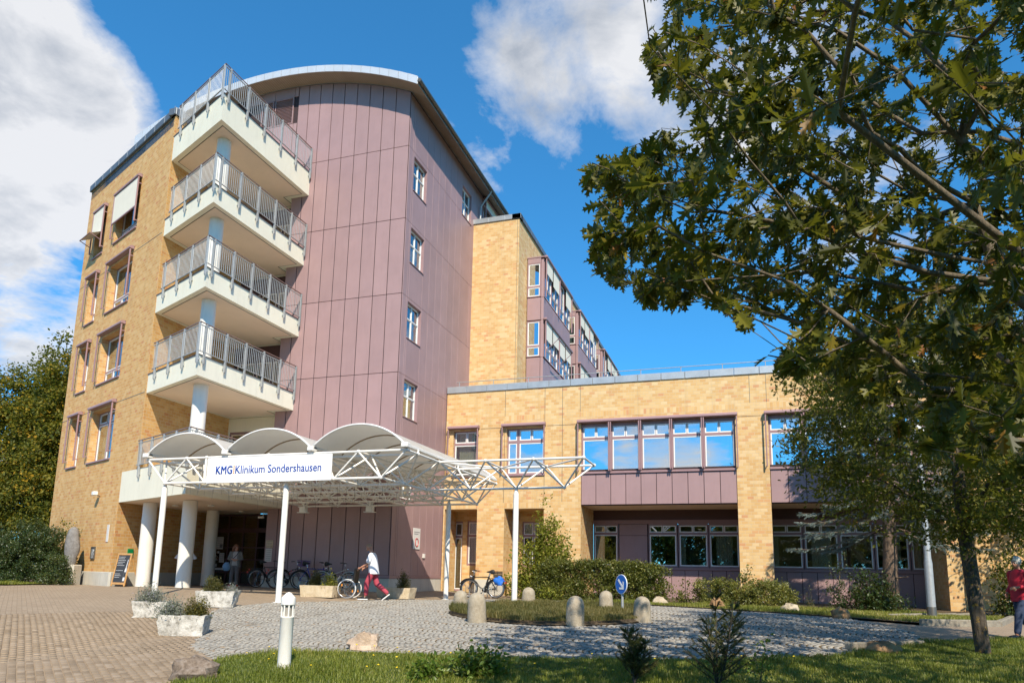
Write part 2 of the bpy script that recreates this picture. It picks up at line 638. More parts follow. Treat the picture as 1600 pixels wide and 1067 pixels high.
def rock_mat(name, cols, scale=6.0, dark=(.12, .11, .10)):
    m, nt, b, out = newmat(name)
    v = coords(nt)
    n = nd(nt, 'ShaderNodeTexNoise', i_Scale=scale, i_Detail=10.0, i_Roughness=0.65)
    link(nt, v, n.inputs['Vector'])
    k = len(cols)
    c = ramp(nt, n.outputs[0], [(0.3 + 0.4 * i / (k - 1), cols[i]) for i in range(k)])
    vo = nd(nt, 'ShaderNodeTexNoise', i_Scale=scale * 4.5, i_Detail=8.0, i_Roughness=0.75)
    link(nt, v, vo.inputs['Vector'])
    c = mixcol(nt, ramp(nt, vo.outputs[0], [(0.55, (0, 0, 0)), (0.7, (.8,) * 3)]), c, dark)
    link(nt, c, b.inputs['Base Color'])
    b.inputs['Roughness'].default_value = 0.9
    b.inputs['Specular IOR Level'].default_value = 0.25
    h = math_node(nt, 'ADD', n.outputs[0], math_node(nt, 'MULTIPLY', vo.outputs[0], -0.6))
    bump(nt, b, h, 0.8, 0.03)
    return m


def bark_mat(name, c1, c2, lichen=None):
    m, nt, b, out = newmat(name)
    v = coords(nt, 'Object', (9, 9, 2.2))
    n = nd(nt, 'ShaderNodeTexNoise', i_Scale=2.4, i_Detail=9.0, i_Roughness=0.72)
    link(nt, v, n.inputs['Vector'])
    c = ramp(nt, n.outputs[0], [(0.35, c1), (0.68, c2)])
    if lichen:
        v2 = coords(nt, 'Object', 1.0)
        l = nd(nt, 'ShaderNodeTexNoise', i_Scale=16.0, i_Detail=5.0)
        link(nt, v2, l.inputs['Vector'])
        c = mixcol(nt, ramp(nt, l.outputs[0], [(0.60, (0, 0, 0)), (0.66, (.8,) * 3)]), c, lichen)
    link(nt, c, b.inputs['Base Color'])
    b.inputs['Roughness'].default_value = 0.92
    b.inputs['Specular IOR Level'].default_value = 0.2
    bump(nt, b, n.outputs[0], 0.9, 0.03)
    return m


def sheet_mat(name):
    """milky roof sheets that let a little light through"""
    m, nt, b, out = newmat(name)
    v = coords(nt)
    n = nd(nt, 'ShaderNodeTexNoise', i_Scale=1.3, i_Detail=7.0, i_Roughness=0.7)
    link(nt, v, n.inputs['Vector'])
    c = ramp(nt, n.outputs[0], [(0.3, (.66, .64, .60)), (0.7, (.78, .77, .74))])
    link(nt, c, b.inputs['Base Color'])
    b.inputs['Roughness'].default_value = 0.35
    tl = nd(nt, 'ShaderNodeBsdfTranslucent'); tl.inputs[0].default_value = (.78, .76, .70, 1)
    mx = nd(nt, 'ShaderNodeMixShader'); mx.inputs[0].default_value = 0.45
    link(nt, b.outputs[0], mx.inputs[1]); link(nt, tl.outputs[0], mx.inputs[2])
    link(nt, mx.outputs[0], out.inputs[0])
    return m


PURPLE = (.33, .212, .212)
M = dict(
    brick=brick_mat('yellow_clinker'), brick_warm=brick_mat('orange_clinker', False, (.96, .85, .68)), soldier=brick_mat('yellow_clinker_upright', True),
    purple=plain('mauve_metal_panel', PURPLE, 0.5, 0, 0.07, 0.9, 8, 0.25, grime=0.22, each=.045),
    purple_side=plain('mauve_trim', (.30, .185, .19), 0.45, 0, 0.06, 2, 200, 0.05),
    backing=plain('dark_joint', (.035, .018, .02), 0.8, 0, 0.1),
    purple_dark=plain('dark_plum_door_and_shade', (.085, .04, .045), 0.45, 0, 0.08),  # door colour, also painted on upper balcony recesses in place of shade
    cream=plain('cream_painted_concrete', (.77, .735, .60), 0.75, 0, 0.04, 0.9, 90, 0.12, grime=0.2),
    soffit=plain('bounce_tinted_soffit_plaster', (.76, .625, .50), 0.85, 0, 0.04, 1.0, 60, 0.1, grime=0.1),  # warm tint stands in for light bounced up from brick and ground
    concrete=plain('plinth_concrete', (.52, .49, .42), 0.85, 0, 0.10, 1.5, 70, 0.3, grime=0.35),
    column=plain('white_column_paint', (.74, .71, .64), 0.55, 0, 0.05, 1.0, 80, 0.08, grime=0.3),
    white=plain('white_steel_paint', (.78, .76, .71), 0.42, 0, 0.05, 3.0, 60, 0.08, grime=0.35),
    whiteframe=plain('white_window_frame', (.74, .74, .72), 0.4, 0, 0.03, 2.0, 60, 0.03),
    galv=plain('galvanised_steel', (.36, .375, .38), 0.5, 0.3, 0.12, 9.0, 60, 0.05),
    zinc=plain('zinc_coping', (.42, .44, .45), 0.42, 0.5, 0.14, 2.0, 40, 0.06),
    zincdark=plain('dark_zinc_coping', (.16, .18, .20), 0.45, 0.5, 0.14, 2.0, 40, 0.06),
    roofsheet=plain('pale_roof_edge', (.62, .64, .66), 0.38, 0.35, 0.06, 1.2, 30, 0.03),
    soffitwood=plain('brown_eave_boards', (.27, .20, .14), 0.6, 0, 0.10, 2.0, 40, 0.1),
    gutter=plain('weathered_gutter', (.15, .14, .12), 0.45, 0.6, 0.15, 3.0),
    handrail=plain('brown_handrail', (.16, .10, .085), 0.4, 0, 0.1),
    glass=glass_mat('window_glass', 0.16), glass_sky=glass_mat('coated_window_glass', 0.62), glass_dark=glass_mat('door_glass', 0.05, (.5, .5, .42)),
    room=plain('room_wall', (.30, .28, .25), 0.9, 0, 0.1, bstr=0), curtain=plain('pale_curtain', (.72, .70, .64), 0.9, 0, 0.06, 8.0),
    blind=plain('beige_awning_cloth', (.74, .69, .58), 0.85, 0, 0.03, 2.0),
    signwhite=plain('sign_white', (.86, .86, .86), 0.35, 0, 0.01, bstr=0), signblue=plain('sign_blue_ink', (.004, .045, .30), 0.4, 0, 0.02, bstr=0),
    signorange=plain('sign_orange_ink', (.75, .26, .02), 0.4, 0, 0.02, bstr=0),
    trafficblue=plain('traffic_sign_blue', (.005, .13, .52), 0.3, 0, 0.03, bstr=0),
    sheet=sheet_mat('milky_sheet'), rib=plain('sheet_seam', (.36, .28, .19), 0.5),
    black=plain('black_rubber', (.012, .012, .012), 0.6, 0, 0.2), blackpaint=plain('black_gloss', (.015, .015, .017), 0.25, 0, 0.1, bstr=0),
    chrome=plain('bright_metal', (.62, .62, .63), 0.22, 0.9, 0.05, bstr=0),
    stonewhite=rock_mat('whitewashed_stone', [(.20, .185, .155), (.54, .52, .47), (.68, .66, .61)], 9.0, (.09, .08, .065)),
    sandstone=rock_mat('sandstone', [(.46, .36, .23), (.60, .49, .33), (.66, .57, .42)], 5.0, (.30, .22, .13)),
    kerb=rock_mat('weathered_kerb', [(.17, .15, .12), (.26, .23, .18), (.31, .28, .22)], 4.0, (.12, .10, .075)),
    bollardstone=rock_mat('worn_bollard_stone', [(.27, .225, .16), (.36, .305, .225), (.41, .36, .28)], 7.0, (.27, .22, .16)),
    statue=rock_mat('grey_granite', [(.15, .14, .13), (.21, .20, .19), (.26, .25, .24)], 9.0, (.09, .085, .08)),
    rock_pink=rock_mat('pinkish_boulder', [(.33, .23, .16), (.50, .38, .28), (.58, .48, .38)], 5.0, (.20, .13, .08)),
    rock_brown=rock_mat('brown_boulder', [(.20, .11, .055), (.33, .19, .09), (.40, .26, .14)], 6.0, (.10, .06, .035)),
    rock_pale=rock_mat('pale_boulder', [(.34, .27, .18), (.46, .38, .27), (.52, .44, .33)], 5.0, (.22, .16, .10)),
    rock_grey=rock_mat('dark_speckled_boulder', [(.10, .075, .055), (.22, .17, .13), (.32, .27, .23)], 14.0, (.06, .045, .035)),
    soil=soil_mat('dry_soil', [(.055, .04, .025), (.11, .08, .05), (.16, .12, .075)]),
    turf=soil_mat('turf_base', [(.035, .045, .012), (.06, .085, .02), (.10, .10, .035)], 2.0),
    jointsand=soil_mat('mossy_joint', [(.06, .045, .022), (.115, .08, .04), (.17, .12, .065)], 5.0),
    paver_far=None, sett=None, paver=None,
    bark=bark_mat('oak_bark', (.035, .028, .02), (.15, .12, .09), (.28, .17, .03)),
    bark_pale=bark_mat('smooth_branch_bark', (.10, .08, .055), (.24, .19, .13)),
    bark_spruce=bark_mat('spruce_bark', (.075, .05, .035), (.24, .17, .12)),
    wood=plain('varnished_pine', (.50, .27, .09), 0.45, 0, 0.2, 8.0), slate=plain('chalkboard', (.035, .037, .042), 0.7, 0, 0.2, 5.0),
    chalk=plain('chalk', (.62, .62, .62), 0.9, 0, 0.1),
    paper=plain('paper', (.62, .61, .58), 0.8, 0, 0.03), ink=plain('grey_print', (.20, .20, .21), 0.8), red=plain('red_plastic', (.45, .02, .015), 0.3, bstr=0),
    yellowp=plain('yellow_plastic', (.75, .45, .01), 0.4, bstr=0), green=plain('green_sign', (.01, .22, .07), 0.4, bstr=0),
    skin=plain('skin', (.42, .20, .125), 0.5, 0, 0.1, 6.0, 150, 0.1), hair_brown=plain('brown_hair', (.16, .06, .025), 0.5, 0, 0.35, 30.0, 200, 0.5), hair_short=plain('cropped_hair', (.30, .19, .12), 0.7, 0, 0.2, 40.0),
    scrubs=plain('white_tunic_cloth', (.78, .79, .84), 0.85, 0, 0.04, 5.0, 160, 0.2), burgundy=plain('burgundy_cotton', (.40, .055, .085), 0.85, 0, 0.10, 5.0, 160, 0.25),
    greycloth=plain('grey_jacket_cloth', (.16, .155, .145), 0.9, 0, 0.12, 6.0, 160, 0.25), greytop=plain('pale_grey_knit', (.36, .33, .31), 0.9, 0, 0.1, 6.0), greytrouser=plain('grey_brown_trousers', (.13, .11, .105), 0.9, 0, 0.12, 6.0),
    redcloth=plain('red_jacket_cloth', (.50, .012, .035), 0.7, 0, 0.1, 6.0, 160, 0.2), jeans=plain('dark_jeans', (.03, .045, .09), 0.9, 0, 0.15, 9.0),
    redshoe=plain('red_shoes', (.42, .075, .04), 0.5), bluebag=plain('blue_cloth_bag', (.14, .24, .36), 0.8, 0, 0.2, 9.0), navy=plain('navy_strap', (.015, .02, .05), 0.8),
    bikeblue=plain('blue_bike_paint', (.02, .04, .30), 0.25, 0.2, 0.05, bstr=0), bikesilver=plain('silver_bike_paint', (.45, .45, .45), 0.3, 0.6, 0.05, bstr=0), bikedark=plain('black_bike_paint', (.02, .02, .022), 0.3, 0.2, 0.05, bstr=0), basket=plain('purple_basket', (.15, .09, .22), 0.7),
    brightblue=plain('bright_blue_cover', (.01, .14, .60), 0.45, 0, 0.1), asphalt=plain('grey_patch', (.2, .19, .17), 0.9),
)
M['sett'] = tint_mat('granite_sett', [(0.0, (.24, .225, .20)), (0.3, (.31, .295, .265)), (0.7, (.365, .35, .315)), (0.93, (.40, .37, .32)), (1.0, (.34, .27, .20))], 0.85, 40, 0.25)
M['paver'] = tint_mat('beige_concrete_paver', [(0.0, (.225, .17, .115)), (0.25, (.285, .218, .15)), (0.75, (.325, .25, .175)), (1.0, (.355, .28, .205))], 0.9, 40, 0.3, speck=(.235, .175, .12))
def paver_sheet():
    m, nt, b, out = newmat('beige_paving_far')
    v = coords(nt)
    n = nd(nt, 'ShaderNodeTexBrick', offset=0.5, offset_frequency=2)
    for k, x in (('Scale', 1.0), ('Brick Width', 0.205), ('Row Height', 0.103), ('Mortar Size', 0.0035), ('Mortar Smooth', 0.3)):
        n.inputs[k].default_value = x
    n.inputs['Color1'].default_value = (.285, .218, .15, 1); n.inputs['Color2'].default_value = (.33, .255, .18, 1); n.inputs['Mortar'].default_value = (.15, .11, .07, 1)
    rot = nd(nt, 'ShaderNodeMapping'); rot.inputs['Rotation'].default_value = (0, 0, R(-142.7))
    link(nt, v, rot.inputs[0]); link(nt, rot.outputs[0], n.inputs['Vector'])
    w = nd(nt, 'ShaderNodeTexNoise', i_Scale=0.6, i_Detail=7.0, i_Roughness=0.65)
    link(nt, v, w.inputs['Vector'])
    c = mixcol(nt, ramp(nt, w.outputs[0], [(0.45, (0, 0, 0)), (0.75, (.55,) * 3)]), n.outputs['Color'], (.235, .175, .12))
    link(nt, c, b.inputs['Base Color'])
    b.inputs['Roughness'].default_value = 0.9
    b.inputs['Specular IOR Level'].default_value = 0.25
    n2 = nd(nt, 'ShaderNodeTexNoise', i_Scale=30.0, i_Detail=4.0)
    link(nt, v, n2.inputs['Vector'])
    bump(nt, b, math_node(nt, 'ADD', math_node(nt, 'MULTIPLY', n.outputs['Fac'], -0.8), n2.outputs[0]), 0.4, 0.006)
    return m
M['paver_far'] = paver_sheet()
OAK = leaf_mat('oak_leaf', [(0.0, (.034, .040, .005)), (0.4, (.074, .080, .008)), (0.75, (.15, .14, .013)), (0.95, (.27, .19, .02)), (1.0, (.26, .10, .022))], 0.45, 0.36, 0.35)
OAK2 = leaf_mat('young_oak_leaf', [(0.0, (.038, .052, .006)), (0.5, (.098, .112, .011)), (0.9, (.20, .19, .022)), (1.0, (.30, .15, .03))], 0.47, 0.38, .3)
HORN = leaf_mat('hornbeam_leaf', [(0.0, (.045, .065, .010)), (0.5, (.11, .125, .016)), (0.8, (.26, .21, .02)), (1.0, (.46, .27, .02))], 0.55, 0.4, .3)
DARKLEAF = leaf_mat('dark_shrub_leaf', [(0.0, (.02, .04, .012)), (0.6, (.04, .07, .018)), (1.0, (.10, .115, .025))], 0.4, 0.25)
HEDGE = leaf_mat('hedge_leaf', [(0.0, (.045, .065, .01)), (0.6, (.12, .135, .022)), (1.0, (.27, .24, .05))], 0.42, 0.3)
LIME = leaf_mat('bright_shrub_leaf', [(0.0, (.08, .11, .012)), (0.5, (.22, .25, .03)), (1.0, (.42, .38, .07))], 0.55, 0.45, .3)
BOX = leaf_mat('box_shrub_leaf', [(0.0, (.03, .035, .008)), (0.6, (.09, .085, .015)), (1.0, (.22, .17, .02))], 0.5, 0.3)
SILVER = leaf_mat('lavender_leaf', [(0.0, (.10, .12, .09)), (0.8, (.26, .28, .22)), (1.0, (.30, .28, .34))], 0.7, 0.25)
SPRUCE = leaf_mat('blue_spruce_needle', [(0.0, (.06, .085, .075)), (0.6, (.15, .20, .185)), (0.9, (.24, .28, .25)), (1.0, (.26, .19, .10))], 0.6, 0.15)
YEW = leaf_mat('dark_yew_needle', [(0.0, (.03, .042, .010)), (0.6, (.08, .09, .018)), (1.0, (.20, .18, .04))], 0.5, 0.15)
GRASS = leaf_mat('grass_blade', [(0.0, (.10, .135, .014)), (0.5, (.20, .235, .028)), (0.85, (.31, .30, .05)), (1.0, (.46, .38, .14))], 0.5, 0.4)
DRYGRASS = leaf_mat('dry_grass_blade', [(0.0, (.08, .09, .02)), (0.5, (.17, .15, .045)), (1.0, (.32, .24, .10))], 0.6, 0.35)
HERB = leaf_mat('weed_leaf', [(0.0, (.06, .115, .012)), (0.7, (.14, .21, .025)), (1.0, (.25, .27, .05))], 0.45, 0.4)
PETAL = plain('yellow_petal', (.80, .55, .01), 0.6, 0, 0.1, bstr=0)
# ---------------------------------------------------------------- ground
def inside(poly, x, y):
    r = np.zeros(np.shape(x), bool)
    n = len(poly)
    for i in range(n):
        x0, y0 = poly[i]; x1, y1 = poly[(i + 1) % n]
        c = ((y0 > y) != (y1 > y)) & (x < (x1 - x0) * (y - y0) / ((y1 - y0) if y1 != y0 else 1e-9) + x0)
        r ^= c
    return r


def resample(poly, step):
    out = []
    n = len(poly)
    for i in range(n):
        a, b = np.array(poly[i], float), np.array(poly[(i + 1) % n], float)
        k = max(1, int(np.linalg.norm(b - a) / step))
        out += [tuple(a + (b - a) * j / k) for j in range(k)]
    return out


def smooth_poly(poly, it=2):
    for _ in range(it):
        q = []
        n = len(poly)
        for i in range(n):
            a, b = np.array(poly[i], float), np.array(poly[(i + 1) % n], float)
            q += [tuple(a * .75 + b * .25), tuple(a * .25 + b * .75)]
        poly = q
    return poly


def sheet(name, poly, dz, mat, step=0.6, rim=0.0, mound=0.0, parent=None):
    b = resample(poly, step)
    xs = [p[0] for p in b]; ys = [p[1] for p in b]
    gx, gy = np.meshgrid(np.arange(min(xs), max(xs), step), np.arange(min(ys), max(ys), step))
    gx = gx.ravel() + rng.uniform(-.05, .05, gx.size); gy = gy.ravel() + rng.uniform(-.05, .05, gy.size)
    m = inside(poly, gx, gy)
    B = np.array(b)
    pts = np.c_[gx[m], gy[m]]
    if len(pts):
        d = np.min(np.hypot(pts[:, None, 0] - B[None, :, 0], pts[:, None, 1] - B[None, :, 1]), axis=1)
        pts = pts[d > step * 0.35]
    allp = [Vector(p) for p in b] + [Vector(p) for p in pts.tolist()]
    r = delaunay_2d_cdt(allp, [], [list(range(len(b)))], 1, 1e-5)
    vs = []
    for p in r[0]:
        z = G(p.x, p.y) + dz
        if mound:
            dd = float(np.min(np.hypot(B[:, 0] - p.x, B[:, 1] - p.y)))
            z += mound * min(1.0, dd / 0.8) ** 0.7
        vs.append((p.x, p.y, z))
    fs = [tuple(f) for f in r[2]]
    mb = MB(); mb.v = vs; mb.f = fs
    me = mb.mesh(name, None, False, True)
    o = put(name, me, mat, parent)
    if not parent:
        tag(o, kind='structure')
    return o


# one sheet out to the horizon
def big_ground():
    xs = sorted(set([-900, -300, -120, -60, -40, -30, -20, -15, -10, -7.5, -5, -2.5, 0, 1.5, 3, 8, 14, 20, 30, 40, 60, 120, 300, 900]))
    ys = [-900, -300, -120, -60, -40, -30, -25, -20, -15, -10, -7, -4, -2, 0, 5, 10, 20, 40, 60, 120, 300, 900]
    vs = [(x, y, float(np.interp(x, _GX, _GZ)) - 0.036 * min(30, max(0.0, -4 - y)) - 0.06) for y in ys for x in xs]
    n = len(xs)
    fs = [(j * n + i, j * n + i + 1, (j + 1) * n + i + 1, (j + 1) * n + i) for j in range(len(ys) - 1) for i in range(n - 1)]
    mb = MB(); mb.v = vs; mb.f = fs
    tag(mb.build('ground', M['turf'], None, True), kind='structure')
big_ground()

LAWN = [(6.7, -18.6), (6.12, -16.86), (5.62, -16.0), (5.65, -15.55), (6.09, -14.85), (7.58, -14.44), (9.68, -14.16), (11.6, -13.58), (13.51, -12.72), (14.54, -11.86), (15.58, -10.3), (16.49, -8.81), (19.1, -6.6), (24, -3.5), (30, -2), (30, -24), (13, -24), (8, -20.5)]
DRIVE = [(5.55, -16.0), (4.26, -15.02), (2.84, -13.15), (1.12, -11.13), (0.3, -9.64), (0.41, -7.6), (1.71, -5.3), (3.1, -2.1), (4.09, -0.2), (5.73, 1.0), (7.6, .75), (9.8, -0.4), (12.33, -1.75), (13.61, -2.6), (15.8, -3.95), (16.75, -6.51), (16.6, -8.6), (15.58, -10.2), (14.54, -11.75), (13.51, -12.6), (11.6, -13.46), (9.68, -14.04), (7.58, -14.32), (6.09, -14.72), (5.62, -15.5)]
ISLAND = smooth_poly([(5.58, -7.35), (6.49, -8.47), (8.16, -9.49), (9.56, -9.15), (10.56, -8.25), (10.99, -6.92), (10.41, -5.05), (9.32, -3.92), (7.64, -3.48), (6.12, -4.5), (5.43, -5.86)], 2)
PLAZA = [(-60, -30), (6.4, -30), (6.6, -18.4), (6.0, -16.86), (5.5, -16.0), (16.6, -8.7), (19.1, -6.4), (24, -3.3), (30, -1.8), (30, 8), (22.5, 6.0), (20.9, 0.6), (19.3, -3.55), (17.33, -4.65), (15.8, -4.05), (12.3, -2.0), (9.8, -.6), (7.6, .5), (5.8, 2.0), (5.0, 4.9), (0.05, 4.9), (0.05, -.02), (-5.8, -.02), (-5.8, 1.95), (-10.2, 1.95), (-10.2, -3.4), (-12.6, -2.5), (-13.6, -5.0), (-20, -6.5), (-60, -8)]
paving = sheet('paving', PLAZA, -0.02, M['paver_far'], 1.2)
NEAR = [(-2.0, -14.5), (2.6, -13.4), (4.3, -15.2), (5.5, -16.2), (6.3, -18.8), (6.3, -22), (-6, -22)]
drive = sheet('driveway', DRIVE, -0.006, M['jointsand'], 0.7)
lawn = sheet('lawn', LAWN, 0.012, M['turf'], 0.7)
island = sheet('traffic_island', ISLAND, 0.02, M['soil'], 0.4, mound=0.10)
BED = [(4.9, 4.9), (5.6, 2.2), (7.6, .58), (9.8, -.55), (12.33, -1.95), (13.61, -2.8), (15.8, -3.98), (17.33, -4.5), (19.2, -3.45), (20.8, 0.6), (22.3, 6.0), (22.3, 7.6), (4.9, 7.6)]
bed = sheet('planting_bed', BED, 0.03, M['soil'], 0.6, mound=0.03)
LEFTBED = [(-12.7, -2.45), (-13.5, -4.6), (-20, -6.3), (-60, -7.6), (-60, 8), (-17.5, 6), (-17.8, -.1)]
leftbed = sheet('verge', LEFTBED, 0.02, M['soil'], 1.0)

FR = [(-1, -1, 0), (1, -1, 0), (1, 1, 0), (-1, 1, 0), (-.94, -.94, 1), (.94, -.94, 1), (.94, .94, 1), (-.94, .94, 1)]
FRP = [(4, 5, 6, 7), (0, 1, 5, 4), (1, 2, 6, 5), (2, 3, 7, 6), (3, 0, 4, 7)]


def stones(name, pos, ang, hx, hy, top, mat, parent, n_single=300, jit=0.004):
    """laid stones: the nearest ones are pieces of their own, the rest one mass"""
    pos = np.asarray(pos, float); N = len(pos)
    ang = np.asarray(ang); hx = np.asarray(hx); hy = np.asarray(hy)
    z = Gv(pos[:, 0], pos[:, 1])
    X = np.c_[np.cos(ang), np.sin(ang), np.zeros(N)]
    Y = np.c_[-np.sin(ang), np.cos(ang), np.zeros(N)]
    Z = np.c_[rng.normal(0, .007, N), rng.normal(0, .007, N), np.ones(N)]
    base = np.c_[pos, z - 0.02]
    tint = np.clip(rng.normal(.5, .24, N), 0, 1)
    h = 0.02 + top + rng.uniform(-jit, jit, N)
    order = np.argsort((pos[:, 0] - EYE.x) ** 2 + (pos[:, 1] - EYE.y) ** 2)
    x, y, d = project(np.c_[pos, z])
    vis = (x > 0) & (x < 1600) & (y < 1067) & (d > 0)
    first = [i for i in order if vis[i]][:n_single]
    rest = np.ones(N, bool); rest[first] = False
    sc = np.c_[hx, hy, h]
    me = fast_mesh(name + '_mass', instance_verts(FR, base[rest], X[rest], Y[rest], Z[rest], sc[rest]), 8, FRP, tint[rest])
    tag(put(name + '_mass', me, mat, parent), kind='stuff')
    variants = []
    for t in (.1, .3, .45, .6, .75, .95):
        variants.append(fast_mesh(name, np.array(FR, float), 8, FRP, [t]))
    for k, i in enumerate(first):
        mv = variants[int(rng.integers(len(variants)))]
        o = put(name, mv, mat if not mv.materials else None, parent)
        o.location = base[i]
        o.rotation_euler = (float(-Z[i, 1]), float(Z[i, 0]), float(ang[i]))
        o.scale = sc[i]


# granite setts in segmental arcs
def lay_setts():
    P, A, HX, HY = [], [], [], []
    W, RR, s = 1.32, 0.86, 0.116
    x0, x1 = 0.0, 17.0
    rot = R(-8)
    y = -19.0
    while y < 6:
        for i in range(int((x1 - x0 + 6) / s)):
            cx = x0 - 3 + i * s + random.uniform(-.008, .008)
            half = math.asin(min(.999, W / 2 / RR))
            m = int(2 * half * RR / s)
            for k in range(m):
                t = -half + (k + .5) * 2 * half / m + random.uniform(-.012, .012)
                px = cx - RR * math.cos(t); py = y + RR * math.sin(t)
                P.append((px * math.cos(rot) - py * math.sin(rot), px * math.sin(rot) + py * math.cos(rot)))
                A.append(rot - t + random.gauss(0, .06))
                HX.append(random.uniform(.038, .0455) * (0.62 + .38 * math.cos(t)))
                HY.append(random.uniform(.040, .0475))
        y += W
    P = np.array(P)
    m = inside(DRIVE, P[:, 0], P[:, 1]) & ~inside(ISLAND, P[:, 0], P[:, 1])
    px, py, d = project(np.c_[P, Gv(P[:, 0], P[:, 1])])
    m &= (px > -120) & (px < 1720) & (d > 0)
    stones('sett', P[m], np.array(A)[m], np.array(HX)[m], np.array(HY)[m], 0.003, M['sett'], drive, jit=.0025)
lay_setts()


def lay_pavers():
    P = []
    rot = R(142.7)                 # courses run away from the viewer to the left
    c, s = math.cos(rot), math.sin(rot)
    L, Wd = 0.205, 0.103
    for j in range(-260, 260):
        for i in range(-130, 130):
            u = (i + (0.5 if j % 2 else 0)) * L; v = j * Wd
            P.append((0 + u * c - v * s, -14 + u * s + v * c))
    P = np.array(P)
    m = inside(PLAZA, P[:, 0], P[:, 1]) & ~inside(DRIVE, P[:, 0], P[:, 1]) & ~inside(LAWN, P[:, 0], P[:, 1])
    px, py, d = project(np.c_[P, Gv(P[:, 0], P[:, 1])])
    dist = np.hypot(P[:, 0] - EYE.x, P[:, 1] - EYE.y)
    m &= (px > -60) & (px < 1000) & (py < 1110) & (d > 0) & (dist < 19.5)
    n = int(m.sum())
    stones('paver', P[m], np.full(n, rot) + rng.normal(0, .006, n), np.full(n, .0975), np.full(n, .0448), -0.004, M['paver'], paving, jit=0.0025)
lay_pavers()


# kerb stones round the bed at the right
def kerbs():
    pts = resample([(15.85, -4.05), (17.33, -4.62), (18.6, -4.15), (19.35, -3.5), (20.2, -1.2), (21.0, 1.0), (22.4, 5.0), (22.4, 5.01)][:-1], 0.98)[:-1]
    for a, b in zip(pts[:-1], pts[1:]):
        if math.hypot(b[0] - a[0], b[1] - a[1]) > 1.4:
            continue
        d = Vector((b[0] - a[0], b[1] - a[1], 0)); l = d.length; d.normalize()
        mb = MB(Matrix(((d.x, -d.y, 0, a[0]), (d.y, d.x, 0, a[1]), (0, 0, 1, G(*a)), (0, 0, 0, 1))))
        mb.box(0.006, l - 0.006, -.07, .07, -.12, .13 + random.uniform(-.006, .006), 0.02)
        mb.build('kerb_stone', M['kerb'], bed)
kerbs()
MBk = MB()
kerbs2 = [((14.9, -10.75), (16.4, -9.35))]
for a, b in kerbs2:
    d = Vector((b[0] - a[0], b[1] - a[1], 0)); l = d.length; d.normalize()
    for k in range(2):
        mb = MB(Matrix(((d.x, -d.y, 0, a[0]), (d.y, d.x, 0, a[1]), (0, 0, 1, G(*a)), (0, 0, 0, 1))))
        mb.box(k * l / 2 + .006, (k + 1) * l / 2 - .006, -.06, .06, -.1, .12, 0.02)
        mb.build('kerb_stone', M['kerb'], lawn)
# ---------------------------------------------------------------- building helpers
def wall_grid(mb, u0, u1, v0, v1, holes, w=0.0, depth=0.3, edges=True):
    """a wall face with openings; hole = (u0,u1,v0,v1[,depth]); reveals run inward"""
    us = sorted({u0, u1, *[min(max(h[i], u0), u1) for h in holes for i in (0, 1)]})
    vs = sorted({v0, v1, *[min(max(h[i], v0), v1) for h in holes for i in (2, 3)]})
    for a, b in zip(us[:-1], us[1:]):
        for c, d in zip(vs[:-1], vs[1:]):
            m, k = (a + b) / 2, (c + d) / 2
            if any(h[0] < m < h[1] and h[2] < k < h[3] for h in holes):
                continue
            mb.add([(a, w, c), (b, w, c), (b, w, d), (a, w, d)], [(0, 3, 2, 1)])
    for h in holes:
        dd = h[4] if len(h) > 4 else depth
        a, b, c, d = max(h[0], u0), min(h[1], u1), max(h[2], v0), min(h[3], v1)
        i = w - dd
        if h[2] > v0: mb.add([(a, w, c), (b, w, c), (b, i, c), (a, i, c)], [(0, 1, 2, 3)])
        if h[3] < v1: mb.add([(a, w, d), (b, w, d), (b, i, d), (a, i, d)], [(3, 2, 1, 0)])
        if h[0] > u0: mb.add([(a, w, c), (a, i, c), (a, i, d), (a, w, d)], [(0, 1, 2, 3)])
        if h[1] < u1: mb.add([(b, w, c), (b, i, c), (b, i, d), (b, w, d)], [(3, 2, 1, 0)])
    return mb


def slab_with_holes(mb, u0, u1, v0, v1, holes, w, t):
    wall_grid(mb, u0, u1, v0, v1, holes, w, t)
    i = w - t
    mb.add([(u0, w, v0), (u1, w, v0), (u1, i, v0), (u0, i, v0)], [(3, 2, 1, 0)])
    mb.add([(u0, w, v1), (u1, w, v1), (u1, i, v1), (u0, i, v1)], [(0, 1, 2, 3)])
    mb.add([(u0, w, v0), (u0, i, v0), (u0, i, v1), (u0, w, v1)], [(3, 2, 1, 0)])
    mb.add([(u1, w, v0), (u1, i, v0), (u1, i, v1), (u1, w, v1)], [(0, 1, 2, 3)])


def curtain_mesh(mb, a, b, c, d, w, waves=9, amp=0.035):
    n = waves * 4
    vs = []
    for i in range(n + 1):
        u = a + (b - a) * i / n
        y = w + amp * math.sin(2 * PI * waves * i / n) * (0.7 + .3 * math.sin(i * 1.7))
        vs += [(u, y, c), (u, y, d)]
    mb.add(vs, [(2 * i, 2 * i + 2, 2 * i + 3, 2 * i + 1) for i in range(n)])


